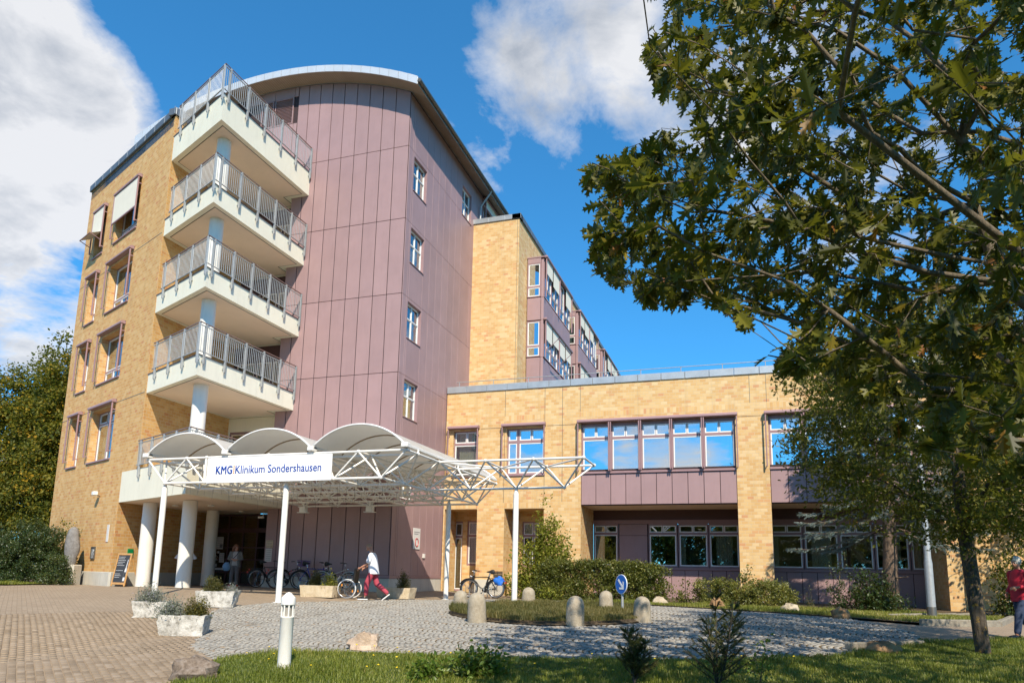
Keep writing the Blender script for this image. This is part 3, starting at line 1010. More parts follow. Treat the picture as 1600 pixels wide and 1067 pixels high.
def window(Mx, parent, u0, u1, v0, v1, w, cells, fm='purple_side', sm='whiteframe', gl='glass', sw=0.05, curtain=None, room=1.6, blind=None):
    mb = MB(Mx)
    slab_with_holes(mb, u0, u1, v0, v1, cells, w, 0.07)
    win = mb.build('window', M[fm], parent)
    for (a, b, c, d) in cells:
        if sw > 0:
            mb = MB(Mx)
            slab_with_holes(mb, a + .002, b - .002, c + .002, d - .002, [(a + sw, b - sw, c + sw, d - sw)], w - 0.012, 0.045)
            mb.build('sash', M[sm], win)
        mb = MB(Mx)
        mb.box(a + sw * .6, b - sw * .6, w - 0.045, w - 0.039, c + sw * .6, d - sw * .6)
        mb.build('pane', M[gl], win)
    if room:
        mb = MB(Mx)
        i = w - room
        e = w - 0.075
        mb.add([(u0, e, v0), (u1, e, v0), (u1, e, v1), (u0, e, v1), (u0, i, v0), (u1, i, v0), (u1, i, v1), (u0, i, v1)],
               [(4, 5, 6, 7), (0, 1, 5, 4), (2, 3, 7, 6), (0, 4, 7, 3), (1, 2, 6, 5)])
        mb.build('room_interior', M['room'], win)
    for (a, b, c, d) in (curtain or []):
        mb = MB(Mx)
        curtain_mesh(mb, a, b, c, d, w - 0.22, max(3, int((b - a) / 0.09)))
        mb.build('curtain', M['curtain'], win, smooth=True)
    for (a, b, c, d) in (blind or []):
        mb = MB(Mx)
        mb.box(a, b, w - 0.14, w - 0.13, c, d)
        mb.build('roller_blind', M['curtain'], win)
    return win


def awning(Mx, parent, u0, u1, vt, length, cloth=0.0, out=0.24, flap=None, rods=True):
    """roll-up awning: cover tube, side guide rods, cloth pulled down by 'cloth' metres"""
    mb = MB(Mx)
    pr = []
    for k in range(9):
        a = PI * 1.15 * k / 8 - PI * 0.12
        pr.append((out - 0.10 + 0.11 * math.cos(a), vt + 0.02 + 0.10 * math.sin(a)))
    pr += [(0.01, vt + 0.10), (0.01, vt - 0.03)]
    n = len(pr)
    vs = [(u0, y, z) for y, z in pr] + [(u1, y, z) for y, z in pr]
    mb.add(vs, [tuple(range(n)), tuple(range(2 * n - 1, n - 1, -1))] + [(i + n, (i + 1) % n + n, (i + 1) % n, i) for i in range(n)])
    aw = mb.build('awning', M['purple_side'], parent, smooth=40)
    if rods:
        for u in (u0 + .04, u1 - .04):
            mb = MB(Mx)
            mb.box(u - .025, u + .025, out - .08, out - .02, vt - length, vt - .05, .01)
            mb.box(u - .012, u + .012, 0.0, out - .05, vt - .35, vt - .31)
            mb.box(u - .012, u + .012, 0.0, out - .05, vt - length + .05, vt - length + .09)
            mb.build('guide_rod', M['purple_side'], aw)
    if cloth:
        mb = MB(Mx)
        mb.box(u0 + .07, u1 - .07, out - .055, out - .045, vt - cloth, vt - .05)
        c = mb.build('awning_cloth', M['blind'], aw)
        mb = MB(Mx)
        if flap:
            vb = vt - cloth
            mb.add([(u0 + .07, out - .05, vb), (u1 - .07, out - .05, vb), (u1 - .07, out + flap, vb - .25), (u0 + .07, out + flap, vb - .25)], [(0, 1, 2, 3)])
            mb.build('awning_flap', M['blind'], aw)
            for u in (u0 + .05, u1 - .05):
                mb = MB(Mx)
                mb.tube((u, out - .05, vb - flap * 1.05), (u, out + flap, vb - .25), .022, 6)
                mb.build('awning_arm', M['purple_side'], aw)
            mb = MB(Mx)
            mb.tube((u0 + .04, out + flap, vb - .25), (u1 - .04, out + flap, vb - .25), .025, 6)
            mb.build('front_bar', M['purple_side'], aw)
        else:
            mb.box(u0 + .05, u1 - .05, out - .075, out - .025, vt - cloth - .05, vt - cloth)
            mb.build('front_bar', M['purple_side'], aw)
    return aw


def panels(Mx, parent, us, vs, w, holes=(), gap=0.011, t=0.03, top=None, mat='purple'):
    """separate cladding panels over a dark backing"""
    for a, b in zip(us[:-1], us[1:]):
        for c, d in zip(vs[:-1], vs[1:]):
            segs = [(c, d)]
            for h in holes:
                if h[0] < (a + b) / 2 < h[1]:
                    ns = []
                    for (p, q) in segs:
                        if h[3] <= p or h[2] >= q:
                            ns.append((p, q))
                        else:
                            if h[2] > p: ns.append((p, h[2]))
                            if h[3] < q: ns.append((h[3], q))
                    segs = ns
            for (p, q) in segs:
                if q - p < .05: continue
                A, B, C, D = a + gap, b - gap, p + gap * .6, q - gap * .6
                mb = MB(Mx)
                if top and d == vs[-1]:
                    pts = [(A, C), (B, C)] + [(B + (A - B) * k / 4, top(B + (A - B) * k / 4)) for k in range(5)]
                    n = len(pts)
                    mb.add([(x, w, z) for x, z in pts] + [(x, w - t, z) for x, z in pts], [tuple(range(n))[::-1], tuple(range(n, 2 * n))] + [(i, (i + 1) % n, (i + 1) % n + n, i + n) for i in range(n)])
                else:
                    mb.box(A, B, w - t, w, C, D, 0.006)
                mb.build('panel', M[mat], parent)


F_TOWER = frame_matrix((0, 0, 0), (1, 0, 0), (0, -1, 0))
F_SIDE = frame_matrix((0, 0, 0), (0, 1, 0), (1, 0, 0))
F_ANNEX = frame_matrix((0, 4.97, 0), (1, 0, 0), (0, -1, 0))
Cc, Cs = math.cos(R(23.13)), math.sin(R(23.13))
F_LEFT = frame_matrix((-4.92, -5.67, 0), (-Cc, Cs, 0), (-Cs, -Cc, 0))
F_LFACE = frame_matrix((-8.85, 0, 0), (0, 1, 0), (1, 0, 0))
F_GFACE = frame_matrix((-10.27, 0, 0), (0, 1, 0), (1, 0, 0))
F_WING = frame_matrix((0, 7.72, 0), (1, 0, 0), (0, -1, 0))
F_WSIDE = frame_matrix((2.57, 0, 0), (0, 1, 0), (1, 0, 0))
def Lp(u, w=0.0):
    v = F_LEFT @ Vector((u, w, 0))
    return (v.x, v.y)

# ---------------------------------------------------------------- mauve tower
tower = thing('panel_tower', 'tall mauve metal-clad tower with curved roof and vertical panel joints', 'building', (0, 0, G(0, 0)))
def zlow(x): return 6.45 + math.sqrt(16.2 ** 2 - (x + 6.9) ** 2)
def zhigh(x): return 5.9 + math.sqrt(17.03 ** 2 - (x + 7.03) ** 2)
WZ = [(16.76, 18.33), (13.42, 15.0), (10.06, 11.64), (6.68, 8.26), (3.3, 4.88)]
SW = [(0.56, 1.86, a, b) for a, b in WZ] + [(6.08, 7.32, 18.5, 20.1)]
mb = MB()
prof = [(-5.84, -.5), (-.035, -.5)] + [(x, zlow(x) - .02) for x in np.linspace(-.035, -13.8, 24)] + [(-13.8, 18.2), (-5.84, 18.2)]
n = len(prof)
mb.add([(x, .035, z) for x, z in prof] + [(x, 13.0, z) for x, z in prof], [tuple(range(n)), tuple(range(2 * n - 1, n - 1, -1))] + [((i + 1) % n, i, i + n, (i + 1) % n + n) for i in range(n) if i != 1])
mb.M = F_SIDE
wall_grid(mb, .035, 13.0, -.5, zlow(0), [(*h, .12) for h in SW], -.035)
mb.build('wall', M['backing'], tower)
mb = MB(); mb.box(-5.9, .012, -.012, 8, -.7, .07, .01); mb.build('plinth', M['concrete'], tower)
mb = MB(); mb.box(-5.86, .03, -.03, 7.7, .075, .2, .01); mb.build('base_profile', M['purple_side'], tower)
SEAM = [.2, 5.04, 8.40, 11.80, 15.16, 18.53, 22.0]
us = [-5.84, -5.28, -4.66, -4.02, -3.38, -2.72, -2.06, -1.40, -.74, -.03]
panels(F_TOWER, tower, us, SEAM, 0.0, gap=.017, top=lambda x: zlow(x) - .03)
louvs = [(-7.86, -7.2, 20.75, 22.1), (-7.12, -6.1, 20.75, 22.1)]
panels(F_TOWER, tower, [-8.6, -7.9, -7.16, -6.46 + .4, -5.86], [18.3, 20.75], 0.0)
panels(F_TOWER, tower, [-8.6, -7.9, -7.16, -6.06, -5.86], [22.12, 22.8], 0.0, top=lambda x: zlow(x) - .03)
for (a, b, c, d) in louvs:
    mb = MB(F_TOWER); slab_with_holes(mb, a, b, c, d, [(a + .04, b - .04, c + .04, d - .04)], .02, .06)
    mb.box(a + .03, b - .03, -.034, -.03, c + .03, d - .03)
    lv = mb.build('louvre', M['purple'], tower)
    k = c + .07
    while k < d - .06:
        mb = MB(F_TOWER); mb.add([(a + .04, .015, k), (b - .04, .015, k), (b - .04, -.03, k + .05), (a + .04, -.03, k + .05)], [(0, 1, 2, 3)])
        mb.build('blade', M['purple'], lv); k += .075
usd = [.03, .40, .56, 1.86, 2.54, 3.22, 3.90, 4.60, 5.34, 6.08, 7.32, 8.0, 9.0]
panels(F_SIDE, tower, usd, SEAM[:-1], 0.0, holes=SW, gap=.006)
panels(F_SIDE, tower, usd, [18.53, 21.02], 0.0, holes=SW, gap=.006)
for i, (a, b, c, d) in enumerate(SW):
    cells = []
    m = (a + b) / 2; k = c + .92
    for (p, q) in ((a + .03, m - .012), (m + .012, b - .03)):
        for (r_, s_) in ((c + .03, k - .012), (k + .012, d - .03)):
            cells.append((p, q, r_, s_))
    mb = MB(F_SIDE)
    wall_grid(mb, a - .0, b + .0, c, d, [(a + .004, b - .004, c + .004, d - .004)], -.02, .2)
    mb.build('window_reveal', M['purple_side'], tower)
    window(F_SIDE, tower, a, b, c, d, -.13, cells, fm='whiteframe', sw=.028, gl='glass', curtain=[(a + .05, a + .45, c, d), (b - .4, b - .05, c, d)], room=1.0)
    mb = MB(F_SIDE); mb.box(a - .03, b + .03, -.1, .035, c - .04, c, .008); mb.build('sill', M['purple_side'], tower)
# rear storey beyond the wing parapet
window(F_SIDE, tower, 9.0, 11.2, 18.9, 20.75, .02, [(9.1, 11.1, 19.0, 20.65)], sw=.05, gl='glass_sky', room=0)
awning(F_SIDE, tower, 8.95, 11.3, 20.85, 1.5, .5)
# curved roof
mb = MB()
xs = list(np.linspace(.68, -14.6, 34))
lo = [(x, zlow(min(x, .69))) for x in xs]; hi = [(x, zhigh(x)) for x in xs]
prof = lo + hi[::-1]
n = len(prof)
mb.add([(x, -.8, z) for x, z in prof] + [(x, 13.6, z) for x, z in prof], [tuple(range(n)), tuple(range(2 * n - 1, n - 1, -1))] + [((i + 1) % n, i, i + n, (i + 1) % n + n) for i in range(n)])
roof = mb.build('roof', M['zinc'], tower)
for i in range(0, 33):
    a, b = xs[i], xs[i + 1]
    mb = MB()
    e = .008
    mb.add([(a - e, -.835, zlow(a) - .03), (b + e, -.835, zlow(b) - .03), (b + e, -.835, zhigh(b) + .02), (a - e, -.835, zhigh(a) + .02),
            (a - e, -.80, zlow(a) - .03), (b + e, -.80, zlow(b) - .03), (b + e, -.72, zhigh(b) + .035), (a - e, -.72, zhigh(a) + .035)], [(0, 3, 2, 1), (3, 7, 6, 2), (0, 1, 5, 4), (0, 4, 7, 3), (1, 2, 6, 5)])
    mb.build('fascia_sheet', M['roofsheet'], roof)
def boards():
    k = 0
    mb = MB()
    for i in range(33):     # eave boards under the front overhang, each a narrow lath
        for j in range(4):
            a = xs[i] + (xs[i + 1] - xs[i]) * (j + .06) / 4; b = xs[i] + (xs[i + 1] - xs[i]) * (j + .94) / 4
            mb.add([(a, -.79, zlow(a) - .006), (b, -.79, zlow(b) - .006), (b, -.03, zlow(b) - .006), (a, -.03, zlow(a) - .006)], [(0, 1, 2, 3)])
    for j in range(7):
        a = .05 + j * .088; b = a + .076
        mb.add([(a, .0, zlow(a) - .006), (b, .0, zlow(b) - .006), (b, 13, zlow(b) - .006), (a, 13, zlow(a) - .006)], [(0, 1, 2, 3)])
    tag(mb.build('eave_boards', M['soffitwood'], roof), kind='stuff')
boards()
mb = MB(); mb.path([(.76, -.82, 20.92), (.76, 13.6, 20.92)], .085, 10); mb.build('gutter', M['gutter'], roof, smooth=40)
mb = MB(); mb.path([(.74, 8.3, 20.9), (.70, 8.3, 20.75), (.14, 8.42, 20.15), (.10, 8.42, 19.9), (.10, 8.42, 18.8)], .05, 8); mb.build('downpipe', M['galv'], roof, smooth=40)

# ---------------------------------------------------------------- brick block with balconies
KZ = G(-9, -4)
block = thing('brick_block', 'five-storey yellow brick block with corner balconies left of the mauve tower', 'building', (-11, -1, KZ))
big = [(4.76, 7.02), (8.28, 10.45), (11.63, 13.85), (15.02, 17.25)]
holesL = [(7.32, 9.95, a, b, .38) for a, b in big] + [(11.3, 12.58, a, b, .38) for a, b in big]
U0, UG, U1 = 4.28, 5.84, 13.93
mb = MB(F_LEFT)
wall_grid(mb, U0, U1, 4.05, 19.05, holesL)
wall_grid(mb, UG, U1, .12, 4.05, [])
mb.M = F_LFACE
wall_grid(mb, -4.0, 9.0, 4.05, 19.05, [])
mb.M = F_GFACE
wall_grid(mb, -3.39, 2.0, .12, 4.05, [])
a = Lp(U1); 
mb.M = None
mb.add([(a[0], a[1], .1), (a[0] + 4, a[1] + 10, .1), (a[0] + 4, a[1] + 10, 19.05), (a[0], a[1], 19.05)], [(0, 3, 2, 1)])
mb.build('wall', M['brick_warm'], block, uv=True)
# corner soldier strip of headers
for (f, u, v0, v1) in ((F_LEFT, U0, 4.06, 19.0), (F_LEFT, UG, .13, 2.84)):
    mb = MB(f); mb.box(u + .005, u + .13, 0, .012, v0, v1); mb.build('corner_course', M['brick_warm'], block, uv=True)
# movement joints
mb = MB(F_LEFT)
for v in (7.10, 13.81):
    for (p, q) in ((U0 + .14, 7.3), (10.05, 11.25), (12.6, U1)):
        mb.box(p, q, -.01, .006, v, v + .018)
tag(mb.build('movement_joints', M['gutter'], block), kind='stuff')
block_roof = MB()
c0, c1 = Lp(U0), Lp(U1)
block_roof.prism([c0, (-8.86, 9), (a[0] + 4, a[1] + 10), c1], 18.6, 19.0); block_roof.build('roof', M['zincdark'], block)
mb = MB(F_LEFT)
mb.box(UG + .0, U1, .0, .06, -.75, .12, .012); mb.build('plinth', M['concrete'], block)
mb = MB(F_GFACE); mb.box(-3.44, 2.0, 0.0, .06, -.75, .12, .012); mb.build('plinth', M['concrete'], block)
k = U0 - .06
while k < U1:
    e = min(k + 1.0, U1 + .06)
    mb = MB(F_LEFT); mb.box(k + .006, e - .006, -.35, .10, 19.03, 19.36, .02)
    cp = mb.build('coping', M['zincdark'], block)
    mb = MB(F_LEFT); mb.box(k - .02, k + .02, .1, .108, 19.04, 19.37); mb.build('coping_clip', M['zinc'], cp)
    k += 1.0
mb = MB(F_LFACE); mb.box(-4.06, 1.0, -.35, .06, 19.03, 19.36, .02); mb.build('coping', M['zincdark'], block)
mb = MB(F_LEFT); mb.path([(9.2, -.3, 19.4), (11.5, -.3, 19.42)], .07, 8); mb.build('roof_pipe', M['galv'], block, smooth=40)
for si, (a0, b0) in enumerate(big):
    for (u0, u1) in ((7.32, 9.95), (11.3, 12.58)):
        wide = u1 - u0 > 2
        cs = []
        mid = u0 + (u1 - u0) * .55
        if si == 0:
            tv = b0 - .52
            cols = [(u0 + .06, mid - .03), (mid + .03, u1 - .06)] if wide else [(u0 + .06, u1 - .06)]
            for (p, q) in cols: cs.append((p, q, a0 + .08, tv - .05))
            cols2 = [(u0 + .06, u0 + .8), (u0 + .86, u0 + 1.62), (u0 + 1.68, u1 - .06)] if wide else [(u0 + .06, u1 - .06)]
            for (p, q) in cols2: cs.append((p, q, tv + .02, b0 - .06))
        else:
            tv = a0 + .62
            cols = [(u0 + .06, u0 + .8), (u0 + .86, u1 - .06)] if wide else [(u0 + .06, u1 - .06)]
            for (p, q) in cols: cs.append((p, q, tv + .03, b0 - .06))
            cols2 = [(u0 + .06, u0 + .8), (u0 + .86, u0 + 1.7), (u0 + 1.76, u1 - .06)] if wide else [(u0 + .06, u1 - .06)]
            for (p, q) in cols2: cs.append((p, q, a0 + .05, tv - .03))
        window(F_LEFT, block, u0, u1, a0, b0, -.30, cs, curtain=[(u0 + .9, u0 + 1.5, a0, b0 - .1), (u1 - .6, u1 - .1, a0, b0 - .1)] if wide else [(u0 + .1, u0 + .6, a0, b0)], gl='glass')
        mb = MB(F_LEFT); mb.box(u0 - .02, u1 + .02, -.3, .06, a0 - .07, a0 + .002, .012); mb.build('sill', M['purple_side'], block)
        cl = 0
        fl = None
        if si == 3:
            cl = 1.42 if wide else 1.35
            fl = None if wide else .42
        awning(F_LEFT, block, u0 - .08, u1 + .10, b0 + .12, 2.15, cl, .20, fl)

# balconies
BAL = [(-8.84, -3.99), (-4.92, -5.67), (-4.92, -.005), (-5.88, -.005), (-5.88, .755), (-8.84, .755)]
def inset(poly, d):
    n = len(poly); out = []
    for i in range(n):
        p0, p1, p2 = (Vector((*poly[j % n], 0)) for j in (i - 1, i, i + 1))
        a = (p1 - p0).normalized(); b = (p2 - p1).normalized()
        na, nb = Vector((-a.y, a.x, 0)), Vector((-b.y, b.x, 0))
        m = (na + nb); m = m / max(.2, m.dot(na))
        q = p1 + m * d
        out.append((q.x, q.y))
    return out


def railing(parent, pts, z0, z1, post_z, sp=.89):
    """pts: outer line; galvanised posts bolted to the fascia, handrail and bars"""
    P = [Vector((x, y, 0)) for x, y in pts]
    mb = MB(); mb.path([p + Vector((0, 0, z1)) for p in P], .024, 8); mb.build('handrail', M['handrail'], parent, smooth=40)
    bars = MB()
    for a, b in zip(P[:-1], P[1:]):
        d = (b - a); L = d.length; d.normalize(); nrm = Vector((d.y, -d.x, 0))
        Mx = Matrix(((d.x, nrm.x, 0, a.x), (d.y, nrm.y, 0, a.y), (0, 0, 1, 0), (0, 0, 0, 1)))
        m = max(2, int(round(L / sp)))
        for zr in (z0 + .06, z1 - .10):
            mb = MB(Mx); mb.box(0.03, L - .03, -.02, .02, zr - .012, zr + .012); mb.build('rail', M['galv'], parent)
        for k in range(m):
            u = .30 + (L - .36) * k / (m - 1)
            if u > L - .02: u = L - .05
            mb = MB(Mx)
            mb.box(u - .03, u - .014, -.035, .035, post_z + .12, z1 - .01)
            mb.box(u + .014, u + .03, -.035, .035, post_z + .12, z1 - .01)
            mb.add([(u - .03, .03, post_z + .12), (u + .03, .03, post_z + .12), (u + .03, -.03, post_z + .12), (u - .03, -.03, post_z + .12), (u, -.03, post_z)], [(0, 1, 4), (1, 2, 4), (2, 3, 4), (3, 0, 4)])
            mb.box(u - .05, u + .05, -.085, -.03, post_z + .2, post_z + .28)
            mb.build('railing_post', M['galv'], parent)
        nb = int(L / .105)
        bars.M = Mx
        for k in range(1, nb):
            u = L * k / nb
            bars.tube((u, 0, z0 + .06), (u, 0, z1 - .1), .0105, 5)
    tag(bars.build('railing_bars', M['galv'], parent), kind='stuff')


def offset_line(pts, d):
    out = []
    for i, p in enumerate(pts):
        p = Vector((*p, 0))
        ns = []
        if i > 0:
            t = (p - Vector((*pts[i - 1], 0))).normalized(); ns.append(Vector((t.y, -t.x, 0)))
        if i < len(pts) - 1:
            t = (Vector((*pts[i + 1], 0)) - p).normalized(); ns.append(Vector((t.y, -t.x, 0)))
        m = ns[0] if len(ns) == 1 else (ns[0] + ns[1]) / (1 + ns[0].dot(ns[1]))
        q = p + m * d
        out.append((q.x, q.y))
    return out


levels = [(7.04, 7.78, 8.95), (10.32, 11.05, 12.22), (13.60, 14.31, 15.5), (16.94, 18.03, 19.18)]
for (z0, z1, zr) in levels:
    mb = MB(); mb.prism(BAL, z0, z1); bal = mb.build('balcony', M['cream'], block)
    mb = MB(); mb.prism(inset(BAL, .20), z0 - .004, z0 + .01); mb.build('drip_joint', M['gutter'], bal)
    mb = MB(); mb.prism(inset(BAL, .235), z0 - .010, z0 + .01); mb.build('soffit', M['soffit'], bal)
    mb = MB(); mb.prism(inset(BAL, -.025)[0:3] + inset(BAL, .25)[2:3] + inset(BAL, .25)[1:2] + inset(BAL, .25)[0:1], z1 + .002, z1 + .03); mb.build('parapet_cap', M['handrail'], bal)
    railing(bal, offset_line([(-8.42, -4.17), (-4.92, -5.67), (-4.92, -.06)], .075), z1 + .06, zr, z1 - .42)
TER = [(-10.3, -3.37), (-4.92, -5.67), (-4.92, -.02), (-5.9, -.02), (-5.9, 1.98), (-10.26, 1.98)]
mb = MB(); mb.prism(TER, 2.84, 4.06); ter = mb.build('terrace', M['cream'], block)
mb = MB(); mb.prism(inset(TER, .16), 2.832, 2.85); mb.build('soffit', M['soffit'], ter)
railing(ter, offset_line([(-8.9, -3.96), (-4.92, -5.67), (-4.92, -.1)], .075), 4.12, 5.14, 3.6)
for (x, y) in ((-8.6, -2.2), (-7.0, -2.0), (-7.6, .6), (-6.9, 1.3)):
    mb = MB(); mb.lathe([(.13, 0), (.13, .05), (.10, .06)], 16, (x, y, 2.775)); mb.build('ceiling_light', M['white'], ter, smooth=40)
for (z0, z1) in ((4.06, 7.03), (7.78, 10.31), (11.05, 13.59), (14.31, 16.93)):
    mb = MB(); mb.lathe([(.26, 0), (.26, z1 - z0)], 24, (-5.75, -4.5, z0)); mb.build('column', M['column'], block, smooth=40)
for (x, y) in ((-8.95, -3.1), (-6.5, -3.66), (-8.8, .22)):
    mb = MB(); mb.lathe([(.26, 0), (.26, 2.83 - G(x, y))], 28, (x, y, G(x, y) - .01)); mb.build('column', M['column'], block, smooth=40)
# glazed balcony doors behind
F_DOOR = frame_matrix((0, .77, 0), (1, 0, 0), (0, -1, 0))
for (z0, z1) in ((4.06, 7.03), (7.78, 10.31), (11.05, 13.59), (14.31, 16.93)):
    mb = MB(F_DOOR); wall_grid(mb, -8.85, -5.83, z0, z1, [(-8.80, -5.9, z0, z1 - .62, .1)]); mb.build('door_wall', M['cream' if z0 < 5 else 'purple_dark'], block)  # upper storeys: recess shade put into the wall colour
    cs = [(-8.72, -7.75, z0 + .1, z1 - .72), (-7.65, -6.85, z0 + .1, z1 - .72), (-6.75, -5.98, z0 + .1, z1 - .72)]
    window(F_DOOR, block, -8.80, -5.9, z0, z1 - .62, -.06, cs, fm='purple_side' if z0 < 5 else 'purple_dark', sw=.06, sm='soffit', curtain=[(-8.6, -8.0, z0, z1 - .7)], room=1.2)  # upper frames darkened the same way to imitate shade

# ---------------------------------------------------------------- entrance doors
F_ENT = frame_matrix((0, 2.0, 0), (1, 0, 0), (0, -1, 0))
ent = thing('entrance_doors', 'dark glazed entrance doors under the terrace slab, covered in notices', 'door', (-8.8, 2.0, G(-8.8, 1.9)))
gz = G(-8.8, 1.9)
cs = []
for (a0, b0) in ((-10.15, -9.42), (-9.34, -8.62), (-8.54, -7.85), (-7.77, -7.1), (-7.0, -6.0)):
    cs.append((a0, b0, 2.18, 2.74))
    for (p, q) in ((gz + .08, gz + .55), (gz + .62, gz + 1.12), (gz + 1.18, gz + 1.66), (gz + 1.72, 1.98)):
        cs.append((a0, b0, p, q))
window(F_ENT, ent, -10.25, -5.85, gz, 2.82, 0, cs, fm='purple_dark', sw=0, gl='glass_dark', room=2.5)
def poster(parent, F, u0, u1, v0, v1, w=.012, lines=5, mat='paper', name='notice', block_=None):
    mb = MB(F); mb.box(u0, u1, w - .006, w, v0, v1); p = mb.build(name, M[mat], parent)
    for k in range(lines):
        v = v1 - (v1 - v0) * (k + .8) / (lines + .6)
        mb = MB(F); mb.box(u0 + .03, u1 - .03 - (k % 3) * .05 * (u1 - u0), w + .001, w + .002, v - .008, v + .008); mb.build('print_line', M['ink'], p)
    if block_:
        mb = MB(F); mb.box(*block_[:2], w + .001, w + .003, *block_[2:]); mb.build('print_block', M['ink'], p)
    return p
poster(ent, F_ENT, -9.98, -9.62, 1.22, 1.78, block_=(-9.80, -9.64, 1.28, 1.45))
poster(ent, F_ENT, -9.77, -9.5, .62, 1.05, lines=4)
poster(ent, F_ENT, -8.95, -8.6, .45, 1.06, lines=7)
poster(ent, F_ENT, -10.02, -9.5, .28, .38, lines=0)
poster(ent, F_ENT, -9.99, -9.88, .43, .56, lines=0)
poster(ent, F_ENT, -9.93, -9.80, 1.03, 1.12, lines=0)

# ---------------------------------------------------------------- low annex
annex = thing('annex_building', 'two-storey yellow brick annex with mauve window bands right of the tower', 'building', (10, 5, G(10, 5)))
RD = 2.73
holesA = [(.41, 1.66, 4.75, 6.88, .22), (3.04, 4.83, 4.78, 6.88, .22), (6.5, 13.0, -.8, 6.98, RD), (14.28, 20.28, -.8, 6.98, RD), (.10, 1.70, -.8, 3.22, 1.43), (3.0, 4.84, -.8, 3.22, 1.43)]
mb = MB(F_ANNEX)
wall_grid(mb, 0.035, 20.75, -.8, 8.72, holesA)
# right end return and recessed walls behind the two small openings
mb.add([(20.75, 0, -.8), (20.75, -RD, -.8), (20.75, -RD, 8.72), (20.75, 0, 8.72)], [(0, 1, 2, 3)])
mb.box(20.75, 26, -RD - .3, -RD, -.9, 8.72)
for (a0, b0) in ((-.02, 1.72), (2.98, 4.86)):
    wall_grid(mb, a0, b0, -.8, 3.3, [(.02, .45, -.5, 2.78, .1), (.68, 1.3, .7, 2.8, .1)] if a0 < 1 else [(3.42, 4.5, .68, 2.75, .1)], -1.42)
mb.build('wall', M['brick'], annex, uv=True)
# upright brick courses over openings
for (a0, b0, c0, d0) in ((.30, 1.78, 6.99 + .22, 7.46), (2.94, 4.83, 7.22, 7.47), (6.46, 13.02, 7.22, 7.47), (14.25, 20.3, 7.22, 7.47), (.08, 1.70, 3.23, 3.47), (3.0, 4.84, 3.23, 3.47)):
    mb = MB(F_ANNEX); mb.box(a0, b0, -.02, .006, c0, d0); mb.build('soldier_course', M['soldier'], annex, uv=True)
mb = MB(F_ANNEX)
for u in (2.94, 4.83, 5.65, 6.46, 13.6, 14.25):
    mb.box(u, u + .016, -.01, .005, 3.5 if u < 6 else 7.5, 8.7)
for (p, q) in ((1.78, 2.84), (4.95, 6.35), (13.1, 14.2)):
    mb.box(p, q, -.01, .0052, 6.93, 6.948)
tag(mb.build('movement_joints', M['gutter'], annex), kind='stuff')
mb = MB(); mb.box(.06, 26, 5.35, 17, 7.4, 8.8); mb.build('roof', M['zincdark'], annex)
k = 0.02
while k < 20.6:
    e = min(k + 1.0, 20.8)
    mb = MB(F_ANNEX); mb.box(k + .005, e - .005, -.42, .05 + .003 * (int(k) % 2), 8.70, 9.02, .015); mb.build('coping', M['zinc'], annex); k += 1.0
# roof guard rails
rr = thing('roof_guard_rail', 'thin galvanised guard rail along the annex roof edge', 'railing', (10, 5.7, 9.0))
for z in (9.22, 9.46):
    mb = MB(); mb.tube((.15, 5.75, z), (25, 5.75, z), .018, 6); mb.build('rail', M['galv'], rr)
for k in range(14):
    x = .3 + k * 1.75
    mb = MB(); mb.tube((x, 5.75, 8.78), (x, 5.75, 9.48), .018, 6); mb.build('railing_post', M['galv'], rr)
# first-floor windows
def top_split(u0, u1, v0, v1, tv, cols=2):
    cs = [(u0 + .05, u1 - .05, v0 + .05, tv - .05)]
    w_ = (u1 - u0 - .1) / cols
    for k in range(cols):
        cs.append((u0 + .05 + w_ * k + (.008 if k else 0), u0 + .05 + w_ * (k + 1) - (.008 if k < cols - 1 else 0), tv + .05, v1 - .05))
    return cs
window(F_ANNEX, annex, .41, 1.66, 4.78, 6.88, -.14, top_split(.41, 1.66, 4.78, 6.88, 6.27), gl='glass', curtain=[(.6, 1.5, 4.8, 6.8)])
awning(F_ANNEX, annex, .18, 1.72, 6.98, 2.1)
cs = [(3.1, 3.5, 4.84, 6.22), (3.62, 4.77, 4.84, 6.22), (3.1, 3.5, 6.34, 6.82), (3.62, 4.18, 6.34, 6.82), (4.2, 4.77, 6.34, 6.82)]
window(F_ANNEX, annex, 3.04, 4.83, 4.78, 6.88, -.14, cs, gl='glass_sky', curtain=[(3.05, 3.6, 4.8, 6.2)])
awning(F_ANNEX, annex, 2.84, 4.9, 6.98, 2.1)
for (a0, b0) in ((.38, 1.70), (3.0, 4.87)):
    mb = MB(F_ANNEX); mb.box(a0, b0, -.15, .06, 4.68, 4.775, .012); mb.build('sill', M['purple_side'], annex)
